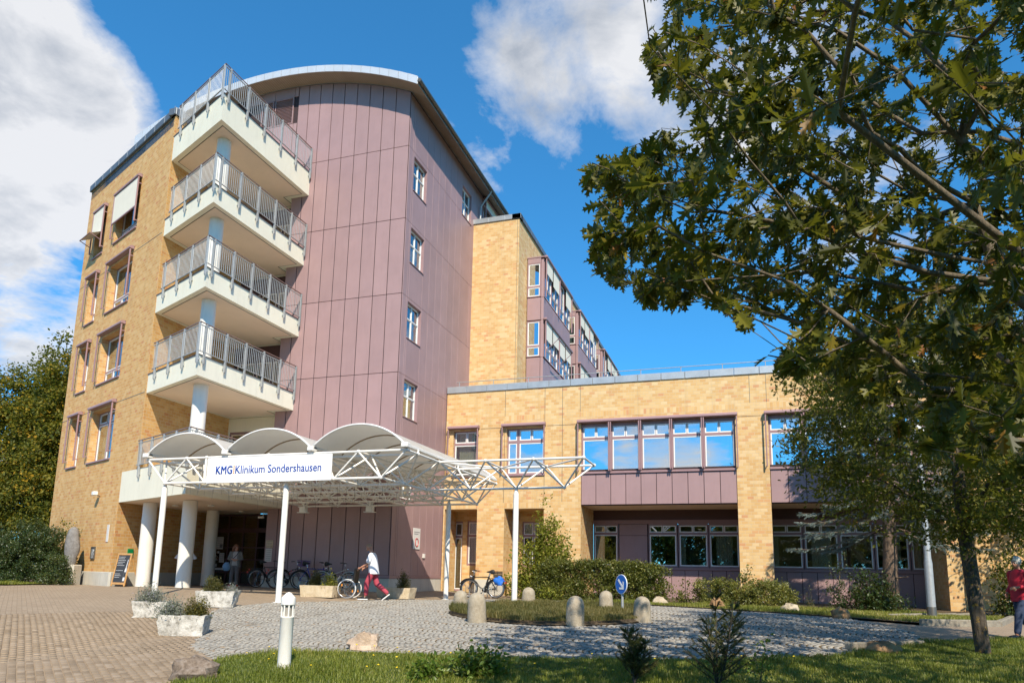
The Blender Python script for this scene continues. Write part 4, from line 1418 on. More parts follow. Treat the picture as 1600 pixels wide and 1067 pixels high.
for base, n in ((6.5, 5), (14.28, 4.62)):
    w_ = 1.3
    end = base + (6.5 if base < 10 else 6.0)
    k = 0
    while base + k * w_ < end - .3:
        p = base + k * w_; q = min(p + w_, end)
        win = window(F_ANNEX, annex, p + .003, q - .003, 4.80, 6.96, -.12, top_split(p + .03, q - .03, 4.80, 6.86, 6.28), gl='glass_sky', room=1.6)
        aw = awning(F_ANNEX, annex, p + (.0 if k else -.14), q + (0.1 if q >= end - .01 else 0), 6.99, 2.2)
        k += 1
    mb = MB(F_ANNEX); mb.box(base, end, -.14, .03, 4.70, 4.795, .01); mb.build('sill', M['purple_side'], annex)
    m = int(round((end - base) / .652))
    panels(F_ANNEX, annex, [base + .01 + (end - base - .02) * i / m for i in range(m + 1)], [3.36, 4.69], -.03)
    mb = MB(F_ANNEX); mb.box(base, end, -.3, -.07, 3.34, 4.9); mb.build('spandrel_backing', M['backing'], annex)
    mb = MB(F_ANNEX); mb.box(base, end, -RD, -.29, 3.36, 3.5); mb.build('soffit', M['soffit'], annex)
    # recessed ground floor
    F_R = frame_matrix((0, 4.97 + RD, 0), (1, 0, 0), (0, -1, 0))
    mb = MB(F_R); mb.box(base, end + .0, -.2, .0, 2.74, 3.36); mb.build('lintel_band', M['purple_dark'], annex)
    mb = MB(F_R); mb.box(base, end, .0, .05, 2.72, 2.9); mb.build('lintel_trim', M['purple_side'], annex)
    mb = MB(F_R); mb.box(base, end, -.2, -.035, -1.0, .75)
    if base < 10: mb.box(7.68, 9.03, -.2, -.035, .76, 2.75)
    mb.build('wall_backing', M['backing'], annex)
    mb = MB(F_R); mb.box(base, end, -.02, .06, .66, .78, .01); mb.build('sill', M['purple_side'], annex)
    m = int(round((end - base) / .61))
    panels(F_R, annex, [base + (end - base) * i / m for i in range(m + 1)], [-.72, .66], 0.0)
    mb = MB(F_R); mb.box(base, end, -.05, .03, -.95, -.74); mb.build('plinth', M['concrete'], annex)
    if base < 10:
        slots = [(6.42, 7.66, 1), (7.7, 9.0, 0), (9.05, 10.33, 2), (10.38, 11.67, 3), (11.7, 13.0, 4)]
    else:
        slots = [(14.3, 15.58, 3), (15.62, 16.98, 4), (17.0, 18.3, 3), (18.34, 19.62, 4), (19.66, 20.26, 1)]
    for (p, q, kind) in slots:
        p = max(p, base + .01)
        if kind == 0:
            panels(F_R, annex, [p, q], [.78, 2.2, 2.72], .0)
            continue
        cur = {1: [(p + .05, p + .4, .8, 2.7)], 2: [(p + .05, p + .5, .8, 2.2)], 3: [(p + .05, p + .3, .8, 2.2)], 4: [(p + .3, q - .3, .8, 2.2)]}[kind]
        window(F_R, annex, p, q, .79, 2.73, .0, top_split(p, q, .79, 2.70, 2.28), gl='glass_sky' if kind == 2 else 'glass', curtain=cur, room=1.4)
# small recesses beside the tower
F_O = frame_matrix((0, 4.97 + 1.42, 0), (1, 0, 0), (0, -1, 0))
window(F_O, annex, .02, .45, -.5, 2.78, -.05, [(.06, .41, -.4, 2.0), (.06, .41, 2.1, 2.7)], gl='glass', room=1.0)
window(F_O, annex, .68, 1.3, .7, 2.8, -.05, [(.74, 1.24, .8, 2.05), (.74, 1.24, 2.15, 2.74)], gl='glass', curtain=[(.75, 1.2, .75, 2.7)], room=1.0)
window(F_O, annex, 3.42, 4.5, .68, 2.75, -.05, [(3.48, 3.94, .8, 2.05), (3.98, 4.44, .8, 2.05), (3.48, 3.94, 2.15, 2.69), (3.98, 4.44, 2.15, 2.69)], gl='glass', curtain=[(3.5, 3.9, .7, 2.7)], room=1.0)
for (a0, b0) in ((.1, 1.7), (3.0, 4.84)):
    mb = MB(F_ANNEX); mb.box(a0, b0, -1.42, -.0, 3.225, 3.4); mb.build('soffit', M['soffit'], annex)
mb = MB(F_ANNEX); mb.box(1.66, 3.03, .0, .02, -.85, .08, .008); mb.build('plinth', M['concrete'], annex)
mb = MB(F_ANNEX); mb.box(3.2, 4.08, -.25, -.004, -.85, .42); mb.build('low_wall', M['brick'], annex, uv=True)

# ---------------------------------------------------------------- rear wing
wing = thing('rear_wing', 'long yellow brick ward wing with mauve bay windows behind the annex', 'building', (1.3, 8, 8))
mb = MB(F_WING); wall_grid(mb, -.2, 2.57, 7.5, 18.72, [])
mb.M = F_WSIDE; wall_grid(mb, 7.72, 46, 7.5, 18.72, [])
mb.build('wall', M['brick'], wing, uv=True)
mb = MB(); mb.box(-8, 2.5, 8, 46, 18.3, 18.7); mb.build('roof', M['zincdark'], wing)
mb = MB(F_WING); mb.box(2.47, 2.485, 0, .004, 8.8, 18.7); mb.build('movement_joint', M['gutter'], wing)
for k in range(3):
    mb = MB(F_WING); mb.box(-.02 + k * .9, min(.88 + k * .9, 2.66), -.4, .06, 18.70, 18.98, .015); mb.build('coping', M['zinc'], wing)
for k in range(38):
    mb = MB(F_WSIDE); mb.box(7.66 + k * 1.0, 8.65 + k * 1.0, -.4, .09, 18.70, 18.98, .015); mb.build('coping', M['zincdark'], wing)
XB = 3.52 - 2.57
for bi in range(4):
    y0 = 9.2 + bi * 8.2; y1 = y0 + 5.95
    mb = MB(F_WSIDE); mb.box(y0 + .12, y1 - .12, -.02, XB - .12, 8.8, 17.0)
    bay = mb.build('bay', M['purple_dark'], wing)
    FB = frame_matrix((0, y0, 0), (1, 0, 0), (0, -1, 0))        # narrow face toward the viewer
    FF = frame_matrix((3.52, 0, 0), (0, 1, 0), (1, 0, 0))
    lev = ((14.9, 16.75, 17.1), (11.6, 13.5, 13.62))
    for (c0, d0, t0) in lev:
        window(FB, bay, 2.6, 3.36, c0, d0 + .05, .0, [(2.66, 3.29, c0 + .62, d0), (2.66, 3.29, c0 + .04, c0 + .52)], sw=.045, gl='glass_sky', room=0)
    panels(FB, bay, [2.6, 3.36, 3.52], [13.6, 14.85], .0)
    panels(FB, bay, [2.6, 3.36, 3.52], [8.8, 11.55], .0)
    panels(FB, bay, [3.36, 3.52], [11.55, 13.6], .0); panels(FB, bay, [3.36, 3.52], [14.85, 17.0], .0)
    panels(FB, bay, [2.6, 3.36], [16.8, 17.1], .0); panels(FB, bay, [2.6, 3.36], [13.55, 13.6], .0)
    panels(FF, bay, [y0, y0 + 2, y0 + 4, y1], [13.62, 14.85], .0)
    panels(FF, bay, [y0, y0 + 2, y0 + 4, y1], [8.8, 11.5], .0)
    for li, (c0, d0, t0) in enumerate(lev):
        for g_ in range(4):
            p = y0 + .12 + g_ * 1.45; q = p + 1.36
            tv = c0 + .6
            window(FF, bay, p, q, c0, t0 - .05, .01, [(p + .05, (p + q) / 2 - .02, tv, t0 - .1), ((p + q) / 2 + .02, q - .05, tv, t0 - .1), (p + .05, q - .05, c0 + .04, tv - .06)], sw=.035, gl='glass', room=0)
            if (bi * 3 + li * 2 + g_) % 4 != 2 or li == 1:
                mb = MB(FF); mb.box(p + .05, q - .05, .10, .108, t0 - (1.05 if (g_ + li) % 2 else .85), t0 - .02); mb.build('awning_cloth', M['blind'], bay)
        mb = MB(FF); mb.box(y0 - .05, y1 + .05, .02, .20, t0 - .06, t0 + .08, .03); mb.build('awning', M['purple_side'], bay)
        for u in (y0 + .05, y0 + 2.95, y1 - .05):
            mb = MB(FF); mb.box(u - .025, u + .025, .10, .16, c0 - .05, t0 - .05); mb.build('guide_rod', M['purple_side'], bay)
    mb = MB(F_WSIDE); mb.box(y0 - .02, y1 + .02, 0, XB + .03, 17.1, 17.16); mb.build('bay_cap', M['purple_side'], bay)
# one awning stands open over the lower bay window
FF = frame_matrix((3.52, 0, 0), (0, 1, 0), (1, 0, 0))
oa = MB(FF)
oa.tube((9.5, .1, 12.0), (9.5, .75, 12.55), .02, 6); oa.tube((12.3, .1, 12.0), (12.3, .75, 12.55), .02, 6); oa.tube((9.4, .75, 12.55), (12.4, .75, 12.55), .03, 6)
oa.build('awning_arm', M['purple_side'], wing)
# ---------------------------------------------------------------- entrance canopy
can = thing('entrance_canopy', 'white steel space-frame canopy with three milky barrel vaults over the entrance', 'canopy', (0, -4, G(0, -4)))
ZT, ZB = 3.67, 2.91
TX = [-4.59 + 1.5 * i for i in range(7)]
TY = [-7.7, -6.95, -5.45, -3.95, -2.45, -.95, -.2]
BX = [-3.84 + 1.5 * i for i in range(6)]
BY = [-7.7, -6.2, -4.7, -3.2, -1.7, -.2]
struts = []
nodes = set()
def S(a, b, r): struts.append((Vector(a), Vector(b), r)); nodes.add(tuple(round(x, 3) for x in a)); nodes.add(tuple(round(x, 3) for x in b))
for y in TY:
    for a, b in zip(TX[:-1], TX[1:]): S((a, y, ZT), (b, y, ZT), .036)
for x in TX:
    for a, b in zip(TY[:-1], TY[1:]): S((x, a, ZT), (x, b, ZT), .034)
for y in BY:
    for a, b in zip(BX[:-1], BX[1:]): S((a, y, ZB), (b, y, ZB), .036)
for x in BX:
    for a, b in zip(BY[:-1], BY[1:]): S((x, a, ZB), (x, b, ZB), .034)
for x in BX:
    for j, y in enumerate(BY):
        for tx in (x - .75, x + .75):
            for ty in ({0: (TY[0], TY[1]), 5: (TY[5], TY[6])}.get(j, (TY[j], TY[j + 1]))):
                S((x, y, ZB), (tx, ty, ZT), .027)
EX = [4.41, 5.91, 7.41, 8.91]
for y in (-5.45, -3.95):
    for a, b in zip(EX[:-1], EX[1:]): S((a, y, ZT), (b, y, ZT), .036)
for x in EX[1:]: S((x, -5.45, ZT), (x, -3.95, ZT), .03)
for a, b in zip(EX[1:-1], EX[2:]): S((a, -3.95, ZT), (b, -5.45, ZT), .027)
S((4.41, -5.45, ZT), (5.91, -3.95, ZT), .027)
EB = [3.66, 5.16, 6.66, 8.16]
for a, b in zip(EB[:-1], EB[1:]): S((a, -4.7, ZB), (b, -4.7, ZB), .036)
for x in EB[1:]:
    for tx in (x - .75, x + .75):
        for ty in (-5.45, -3.95): S((x, -4.7, ZB), (tx, ty, ZT), .027)
# two chords of the sign bay
S((-2.34, -7.7, ZB), (-2.34, -7.7, ZT), .04)
cyl = MB(); cyl.tube((0, 0, 0), (0, 0, 1), 1.0, 8); cylm = cyl.mesh('strut', None, False, 40); cylm.materials.append(M['white'])
struts.sort(key=lambda s: ((s[0] + s[1]) / 2 - EYE).length)
loc0 = OFF[can.name]
rest = MB()
for i, (a, b, r) in enumerate(struts):
    d = b - a
    a2, b2 = a + d.normalized() * .03, b - d.normalized() * .03
    if i < 290:
        o = put('strut', cylm, None, can, a2 - loc0)
        o.rotation_euler = d.to_track_quat('Z', 'Y').to_euler()
        o.scale = (r, r, (b2 - a2).length)
    else:
        rest.tube(a2, b2, r, 8)
if rest.v:
    tag(rest.build('strut_mass', M['white'], can, smooth=40), kind='stuff')
ndm = MB(); ndm.sphere((0, 0, 0), .058, 10, 6); ndmm = ndm.mesh('node', None, False, True); ndmm.materials.append(M['white'])
for p in sorted(nodes):
    put('node', ndmm, None, can, Vector(p) - loc0)
# posts
for (x, y, top) in ((-3.9, -7.62, ZB), (.52, -7.58, ZB), (6.66, -4.7, ZB), (3.12, -1.6, ZB)):
    g = G(x, y)
    mb = MB(); mb.lathe([(.085, -.02), (.085, top - g - .22), (.078, top - g - .16), (.045, top - g - .05), (.045, top - g + .0)], 16, (x, y, g))
    po = mb.build('post', M['white'], can, smooth=40)
    mb = MB(); mb.lathe([(.15, -.005), (.15, .012)], 16, (x, y, g)); mb.build('base_plate', M['white'], po)
# barrel vaults
ZS, RISE = 3.83, .60
for v in range(3):
    xa, xb = TX[2 * v] + .05, TX[2 * v + 2] - .05
    h = (xb - xa) / 2; Rr = (h * h + RISE * RISE) / (2 * RISE); cz = ZS + RISE - Rr; half = math.asin(h / Rr); cx = (xa + xb) / 2
    def arc(y, dr=0.0, m=20): return [(cx + (Rr + dr) * math.sin(t), y, cz + (Rr + dr) * math.cos(t)) for t in np.linspace(-half, half, m + 1)]
    ys = [-7.78, -6.28, -4.78, -3.28, -1.78, -.12]
    for a, b in zip(ys[:-1], ys[1:]):
        mb = MB()
        A, B, C, D = arc(a + .01), arc(b - .01), arc(a + .01, .012), arc(b - .01, .012)
        n = len(A)
        mb.add(A + B, [(i, i + 1, i + 1 + n, i + n) for i in range(n - 1)])
        mb.add(C + D, [(i + n, i + 1 + n, i + 1, i) for i in range(n - 1)])
        sh = mb.build('roof_sheet', M['sheet'], can, smooth=True)
    for k, y in enumerate(ys):
        mb = MB(); mb.path(arc(y, -.012 if 0 < k < 5 else .014), .026 if 0 < k < 5 else .03, 6); mb.build('arch_rib', M['rib'] if 0 < k < 5 else M['whiteframe'], can, smooth=True)
    for x in (xa, xb):
        mb = MB(); mb.box(x - .05, x + .05, -7.8, -.1, ZS - .05, ZS + .03, .01); mb.build('edge_gutter', M['white'], can)
for x in (TX[0], TX[2], TX[4], TX[6]):
    mb = MB(); mb.box(x - .10, x + .10, -7.86, -7.62, ZT + .05, ZT + .19, .02); mb.build('gutter_box', M['white'], can)
    for y in (-6.95, -3.95, -.95):
        mb = MB(); mb.tube((x, y, ZT), (x, y, ZS - .04), .03, 8); mb.build('stub_post', M['white'], can)
# floodlights under the frame
for (x, y) in ((-2.9, -1.7), (-.02, -1.7)):
    fl = thing('floodlight', 'white box floodlight hung under the canopy, %s of the pair' % ('left one' if x < -1 else 'right one'), 'light', (x, y, 2.5), group='floodlights under the canopy')
    mb = MB(); mb.tube((x, y, 2.74), (x, y, 2.9), .03, 8); mb.build('stem', M['white'], fl)
    mb = MB(); mb.box(x - .13, x + .13, y - .10, y + .10, 2.52, 2.74, .015); mb.build('housing', M['white'], fl)
    mb = MB(); mb.box(x - .20, x + .20, y - .13, y + .13, 2.50, 2.53); mb.box(x - .18, x + .18, y - .12, y + .12, 2.72, 2.745); mb.build('rim', M['white'], fl)
# hanging fairy-light wires along the bottom grid: too fine to pick apart
wires = MB()
for y in (-7.6, -6.2, -4.7, -3.2):
    for k in range(26):
        x = -3.9 + k * .31 + random.uniform(-.05, .05)
        wires.tube((x, y, ZB - .02), (x + random.uniform(-.03, .03), y, ZB - random.uniform(.12, .42)), .004, 4)
fw = wires.build('fairy_lights', M['gutter']); tag(fw, 'thin fairy-light wires dangling from the canopy grid', 'lights', kind='stuff')

# ---------------------------------------------------------------- sign on the canopy
def text_mesh(txt, size, ext=0.004, bold=0.0, shear=0.0, space=1.0):
    cu = bpy.data.curves.new('lettering', 'FONT')
    cu.body = txt; cu.size = size; cu.extrude = ext; cu.bevel_depth = bold; cu.bevel_resolution = 0; cu.shear = shear; cu.space_character = space
    cu.resolution_u = 3
    ob = bpy.data.objects.new('lettering', cu)
    COL.objects.link(ob)
    dg = bpy.context.evaluated_depsgraph_get()
    me = bpy.data.meshes.new_from_object(ob.evaluated_get(dg))
    COL.objects.unlink(ob); bpy.data.objects.remove(ob)
    me.name = 'lettering'
    return me
def fit_text(txt, parent, mat, x0, x1, base, cap, F, w, **kw):
    """letters fitted between two points of a wall frame, cap height given"""
    me = text_mesh(txt, 1.0, **kw)
    V = np.empty(len(me.vertices) * 3); me.vertices.foreach_get('co', V); V = V.reshape(-1, 3)
    sx = (x1 - x0) / (V[:, 0].max() - V[:, 0].min())
    caph = 0.69
    sz = cap / caph
    off = np.array(OFF.get(top_of(parent).name, (0, 0, 0)))
    out = []
    mx = V[:, 0].min()
    for x, y, z in V:
        p = F @ Vector((x0 + (x - mx) * sx, w + z, base + y * sz))
        out.append((p.x - off[0], p.y - off[1], p.z - off[2]))
    me.vertices.foreach_set('co', np.array(out).ravel())
    me.flip_normals() if F.determinant() < 0 else None
    me.update()
    return put('lettering', me, mat, parent)
FS = frame_matrix((0, -7.80, 0), (1, 0, 0), (0, -1, 0))
sgn = thing('sign_board', 'white rectangular clinic name board with blue lettering on the canopy front', 'sign', (0, -7.8, ZB))
mb = MB(FS); mb.box(-2.17, 2.14, -.02, .03, 2.86, 3.62, .004); mb.build('board', M['signwhite'], sgn)
fit_text('KMG', sgn, M['signblue'], -1.83, -1.24, 3.13, .235, FS, .031, bold=.014, space=1.04)
fit_text('Klinikum Sondershausen', sgn, M['signblue'], -1.13, 1.82, 3.13, .235, FS, .031, bold=.006)
for k in range(4):
    mb = MB(FS); mb.lathe([(.017, 0), (.017, .004)], 10); m4 = mb
    mb = MB(FS); mb.box(-1.207, -1.163, .03, .036, 3.13 + k * .064, 3.17 + k * .064, 0); mb.build('dot', M['signorange'], sgn)
# ---------------------------------------------------------------- small things by the building
def lump(n=14, m=9, s=(1, 1, 1), rough=.22, seed=0, flat=-.35):
    """an irregular stone: bumpy, slightly faceted ball standing on z = 0"""
    r_ = random.Random(seed)
    ph = [(r_.uniform(0, 6), r_.uniform(0, 6), r_.uniform(1.2, 3.2), r_.uniform(1.2, 3.2)) for _ in range(5)]
    mb = MB()
    vs, fs = [], []
    for i in range(m + 1):
        t = PI * i / m - PI / 2
        for k in range(n):
            a = 2 * PI * k / n
            d = 1.0
            for (p, q, f1, f2) in ph:
                d += rough * .45 * math.sin(f1 * a + p) * math.cos(f2 * t * 2 + q)
            d += r_.uniform(-.05, .05)
            x, y, z = math.cos(t) * math.cos(a) * d, math.cos(t) * math.sin(a) * d, max(flat, math.sin(t) * d)
            # square it up a little
            x = math.copysign(abs(x) ** .8, x); y = math.copysign(abs(y) ** .8, y)
            vs.append((x * s[0], y * s[1], (z - flat) * s[2] / (1 - flat)))
    for i in range(m):
        for k in range(n):
            l = (k + 1) % n
            fs.append((i * n + k, i * n + l, (i + 1) * n + l, (i + 1) * n + k))
    mb.add(vs, fs)
    return mb


def boulder(label, x, y, s, mat, seed, rz=0.0, sink=.03):
    mb = lump(s=s, seed=seed)
    me = mb.mesh('boulder', None, False, 35)
    o = put('boulder', me, M[mat], None, (x, y, G(x, y) - sink))
    o.rotation_euler = (0, 0, rz)
    tag(o, label, 'boulder', 'boulders along the drive')


boulder('grey-brown speckled boulder at the lawn corner beside the beige paving', 6.36, -17.3, (.31, .25, .29), 'rock_grey', 3, .4, .04)
boulder('large pinkish limestone boulder on the lawn edge right of the bollard light', 7.05, -14.15, (.27, .2, .30), 'rock_pink', 5, .2)
boulder('blocky pale stone pair at the end of the clipped hedge', 10.37, .05, (.27, .2, .30), 'rock_pale', 8, .3)
boulder('pointed tan boulder in front of the low shrubs', 12.30, -1.1, (.25, .2, .34), 'rock_brown', 12, 1.0)
boulder('flat-topped cream boulder in front of the dark saplings', 14.42, -2.2, (.27, .2, .28), 'rock_pale', 15, .1)
boulder('rounded rusty brown boulder at the start of the kerb', 15.60, -3.9, (.23, .2, .30), 'rock_brown', 21, .5)
boulder('long dark brown boulder in the shade beside the oak trunk', 15.45, -10.9, (.36, .24, .22), 'rock_brown', 27, .7)
boulder('small reddish stone lying in the island grass', 8.1, -5.4, (.14, .1, .12), 'rock_pink', 31, .2, 0)

# stone bollards round the island
BO = [(5.88, -7.00, .19, .58, 'round-topped stone bollard at the left end of the island, behind its larger neighbour'),
      (7.20, -9.20, .215, .68, 'largest round-topped stone bollard at the front left of the island'),
      (7.05, -4.56, .195, .58, 'round-topped stone bollard at the back of the island beside the white post'),
      (9.49, -8.98, .205, .66, 'round-topped stone bollard at the front middle of the island'),
      (9.55, -5.46, .19, .60, 'round-topped stone bollard at the back right, left of the blue sign'),
      (10.80, -7.45, .205, .60, 'round-topped stone bollard at the right end of the island')]
for (x, y, r_, h, lab) in BO:
    pr = [(r_ * 1.06, -.05), (r_ * 1.04, .05), (r_, h * .55), (r_ * .97, h - r_ * .95)] + [(r_ * .97 * math.cos(t), h - r_ * .95 + r_ * .95 * math.sin(t)) for t in (.3, .6, .9, 1.2, 1.45)]
    mb = MB(); mb.lathe(pr, 22)
    o = put('stone_bollard', mb.mesh('stone_bollard', None, False, 50), M['bollardstone'], None, (x, y, G(x, y)))
    tag(o, lab, 'bollard', 'stone bollards round the traffic island')
    o.rotation_euler = (random.uniform(-.03, .03), random.uniform(-.03, .03), random.uniform(0, 6))

# white bollard light on the lawn
x, y = 7.01, -16.30
bl = thing('bollard_light', 'white cylindrical bollard light with conical cap standing in the lawn', 'lamp', (x, y, G(x, y)))
g = G(x, y)
mb = MB(); mb.lathe([(.092, -.05), (.092, .70), (.096, .705), (.096, .715), (.086, .72)], 24, (x, y, g)); mb.build('post', M['white'], bl, smooth=40)
mb = MB(); mb.lathe([(.060, .72), (.060, .88)], 16, (x, y, g)); mb.build('lamp_glass', M['room'], bl, smooth=40)
for k in range(8):
    a = 2 * PI * k / 8
    mb = MB(); mb.tube((x + .082 * math.cos(a), y + .082 * math.sin(a), g + .715), (x + .082 * math.cos(a), y + .082 * math.sin(a), g + .885), .011, 6); mb.build('cage_bar', M['white'], bl)
mb = MB(); mb.lathe([(.096, .88), (.099, .885), (.099, .975), (.095, .985), (.03, 1.05), (.004, 1.058)], 24, (x, y, g)); mb.build('cap', M['white'], bl, smooth=30)

# blue direction sign
x, y = 10.06, -5.84
ts = thing('traffic_sign', 'blue round keep-right arrow sign on a short grey post in the island', 'sign', (x, y, G(x, y)), R(-45), local=True)
mb = MB(); mb.tube((0, 0, -.05), (0, 0, .62), .035, 10); mb.build('post', M['galv'], ts, smooth=40)
mb = MB(Matrix.Translation((0, -.03, .80)) @ Matrix.Rotation(R(90), 4, 'X')); mb.lathe([(.26, -.01), (.26, .01)], 32); mb.build('sign_rim', M['signwhite'], ts)
mb = MB(Matrix.Translation((0, -.034, .80)) @ Matrix.Rotation(R(90), 4, 'X')); mb.lathe([(.245, -.01), (.245, .01)], 32); mb.build('sign_face', M['trafficblue'], ts)
mb = MB(Matrix.Translation((0, -.048, .80)) @ Matrix.Rotation(R(-45), 4, 'Y'))
mb.box(-.028, .028, -.002, .002, -.14, .17); mb.build('arrow_shaft', M['signwhite'], ts)
mb = MB(Matrix.Translation((0, -.049, .80)) @ Matrix.Rotation(R(-45), 4, 'Y'))
mb.prism([(0, 0), (1, 0), (0, 1)], 0, 0.0001); mb.v = []; mb.f = []
for sgn_ in (-1, 1):
    mb.add([(0, -.002, -.19), (0, -.002, -.12), (sgn_ * .12, -.002, .0), (sgn_ * .14, -.002, -.055)], [(0, 1, 2, 3)])
mb.build('arrow_head', M['signwhite'], ts)

# stone planters
def rough_box(L, Wd, H, seed, amp=.035):
    r_ = random.Random(seed)
    mb = MB()
    nx, ny, nz = 12, 7, 6
    def pt(a, b, c):
        taper = 1.0 - .10 * (1 - c)
        px = (a - .5) * L * taper; py = (b - .5) * Wd * taper; pz = c * H
        w = lambda f: math.sin(px * f * 3 + seed) * math.cos(py * f * 4 + seed * 1.7) * math.sin(pz * f * 5 + seed * .6)
        d = amp * (w(2.3) + .7 * w(5.1)) + amp * .35 * r_.uniform(-1, 1)
        k = 1 + d / max(L, Wd) * 2
        return (px * k, py * k, pz + (d * .5 if c > .1 else 0))
    idx = {}
    vs = []
    def vid(i, j, k):
        if (i, j, k) not in idx:
            idx[i, j, k] = len(vs); vs.append(pt(i / nx, j / ny, k / nz))
        return idx[i, j, k]
    fs = []
    for i in range(nx):
        for k in range(nz):
            fs.append((vid(i, 0, k), vid(i + 1, 0, k), vid(i + 1, 0, k + 1), vid(i, 0, k + 1)))
            fs.append((vid(i, ny, k + 1), vid(i + 1, ny, k + 1), vid(i + 1, ny, k), vid(i, ny, k)))
    for j in range(ny):
        for k in range(nz):
            fs.append((vid(0, j, k + 1), vid(0, j + 1, k + 1), vid(0, j + 1, k), vid(0, j, k)))
            fs.append((vid(nx, j, k), vid(nx, j + 1, k), vid(nx, j + 1, k + 1), vid(nx, j, k + 1)))
    for i in range(nx):
        for j in range(ny):
            if 1 <= i < nx - 1 and 1 <= j < ny - 1:
                continue
            fs.append((vid(i, j, nz), vid(i + 1, j, nz), vid(i + 1, j + 1, nz), vid(i, j + 1, nz)))
    # inner rim walls
    b0 = len(vs)
    def inner(i, j):
        p = vs[vid(i, j, nz)]
        return (p[0], p[1], p[2] - .1)
    ring = [(i, 1) for i in range(1, nx - 1)] + [(nx - 1, j) for j in range(1, ny - 1)] + [(i, ny - 1) for i in range(nx - 1, 1, -1)] + [(1, j) for j in range(ny - 1, 1, -1)]
    for q in ring: vs.append(inner(*q))
    m = len(ring)
    for t in range(m):
        fs.append((vid(*ring[t], nz), vid(*ring[(t + 1) % m], nz), b0 + (t + 1) % m, b0 + t))
    mb.add(vs, fs)
    return mb
PL = [(2.88, -13.72, .86, .58, .38, R(28), 'stonewhite', 'rough whitewashed stone trough nearest the camera with lavender and a box shrub'),
      (.50, -12.15, .74, .52, .34, R(35), 'stonewhite', 'rough whitewashed stone trough half hidden behind the front trough'),
      (.08, -9.55, .95, .6, .40, R(25), 'stonewhite', 'rough whitewashed stone trough by the second canopy post'),
      (.25, -5.05, 1.22, .55, .36, R(2), 'sandstone', 'smooth sandstone planter in the sun beside the parked bicycles'),
      (1.95, -3.1, 1.25, .55, .36, R(2), 'sandstone', 'sandstone planter in the canopy shade behind the walking man')]
for k, (x, y, L, Wd, H, rz, mt, lab) in enumerate(PL):
    t = thing('stone_planter', lab, 'planter', (x, y, G(x, y) - .015), rz, 'stone planters by the entrance', local=True)
    rough_box(L, Wd, H, 3 + k * 7, .035 if mt == 'stonewhite' else .012).build('trough', M[mt], t, smooth=40)
    mb = MB(); mb.box(-L * .40, L * .40, -Wd * .34, Wd * .34, H - .14, H - .07); mb.build('soil', M['soil'], t)

# chalkboard stand
x, y = -10.62, -2.75
g = G(x, y)
cb = thing('chalkboard_sign', 'wooden-framed chalkboard stand with chalk writing against the brick wall', 'sign', (-9.62, -3.62, G(-9.9, -3.5)), R(-8), local=True)
Mx = Matrix.Rotation(R(-9), 4, 'X')
W_, H_ = .80, 1.26
mb = MB(Mx); slab = mb
for (a, b, c, d) in ((-W_ / 2, -W_ / 2 + .06, 0, H_), (W_ / 2 - .06, W_ / 2, 0, H_), (-W_ / 2 + .06, W_ / 2 - .06, H_ - .07, H_), (-W_ / 2 + .06, W_ / 2 - .06, .06, .14)):
    mb = MB(Mx); mb.box(a, b, -.02, .02, c, d, .004); mb.build('frame_rail', M['wood'], cb)
mb = MB(Mx); mb.box(-W_ / 2 + .05, W_ / 2 - .05, -.005, .01, .12, H_ - .05); mb.build('board', M['slate'], cb)
for sx in (-1, 1):
    mb = MB(); mb.tube((sx * .34, .22, 1.18), (sx * .34, .62, 0), .022, 6); mb.build('rear_leg', M['wood'], cb)
for k in range(13):
    z = 1.12 - k * .065
    if k in (6, 7, 9): continue
    L = random.uniform(.22, .44)
    a = -.31
    while a < -.31 + L:
        wd = random.uniform(.02, .07)
        mb = MB(Mx); mb.box(a, a + wd, -.0075, -.0055, z - .007, z + .007); mb.build('chalk_line', M['chalk'], cb); a += wd + .014
mb = MB(Mx)
bt = [(.20, .20), (.31, .20), (.31, .62), (.275, .72), (.285, 1.02), (.255, 1.02), (.235, .72), (.20, .62)]
mb.add([(x_, -.007, z_) for x_, z_ in bt], [tuple(range(len(bt)))]); mb.build('chalk_bottle', M['chalk'], cb)
mb = MB(Mx); mb.box(.205, .305, -.009, -.0075, .34, .54); mb.build('bottle_label', M['slate'], cb)

# standing stone sculpture in the shrubs
x, y = -12.9, -3.0
st = thing('stone_sculpture', 'smooth grey standing stone figure on a pale block in front of the brick wall', 'sculpture', (x, y, G(x, y)), R(20), local=True)
mb = MB(); mb.box(-.36, .36, -.3, .3, -.1, .78, .03); mb.build('pedestal', M['concrete'], st)
pr = []
mb = MB()
vs, fs = [], []
ring = [(.26, .19, 0, .78), (.30, .22, .01, .9), (.27, .20, .02, 1.05), (.36, .24, .05, 1.3), (.37, .25, .05, 1.5), (.33, .24, .03, 1.75), (.28, .21, .02, 1.98), (.25, .19, .02, 2.12), (.18, .14, .03, 2.24), (.06, .05, .03, 2.30)]
n = 16
for (a, b, ox, z) in ring:
    a *= .8; b *= .9
    for k in range(n):
        t = 2 * PI * k / n
        vs.append((ox + a * math.cos(t) * (1 + .05 * math.sin(3 * t + z * 2)), b * math.sin(t), z))
for i in range(len(ring) - 1):
    for k in range(n):
        l = (k + 1) % n
        fs.append((i * n + k, i * n + l, (i + 1) * n + l, (i + 1) * n + k))
fs.append(tuple((len(ring) - 1) * n + k for k in range(n)))
mb.add(vs, fs); mb.build('figure', M['statue'], st, smooth=True)

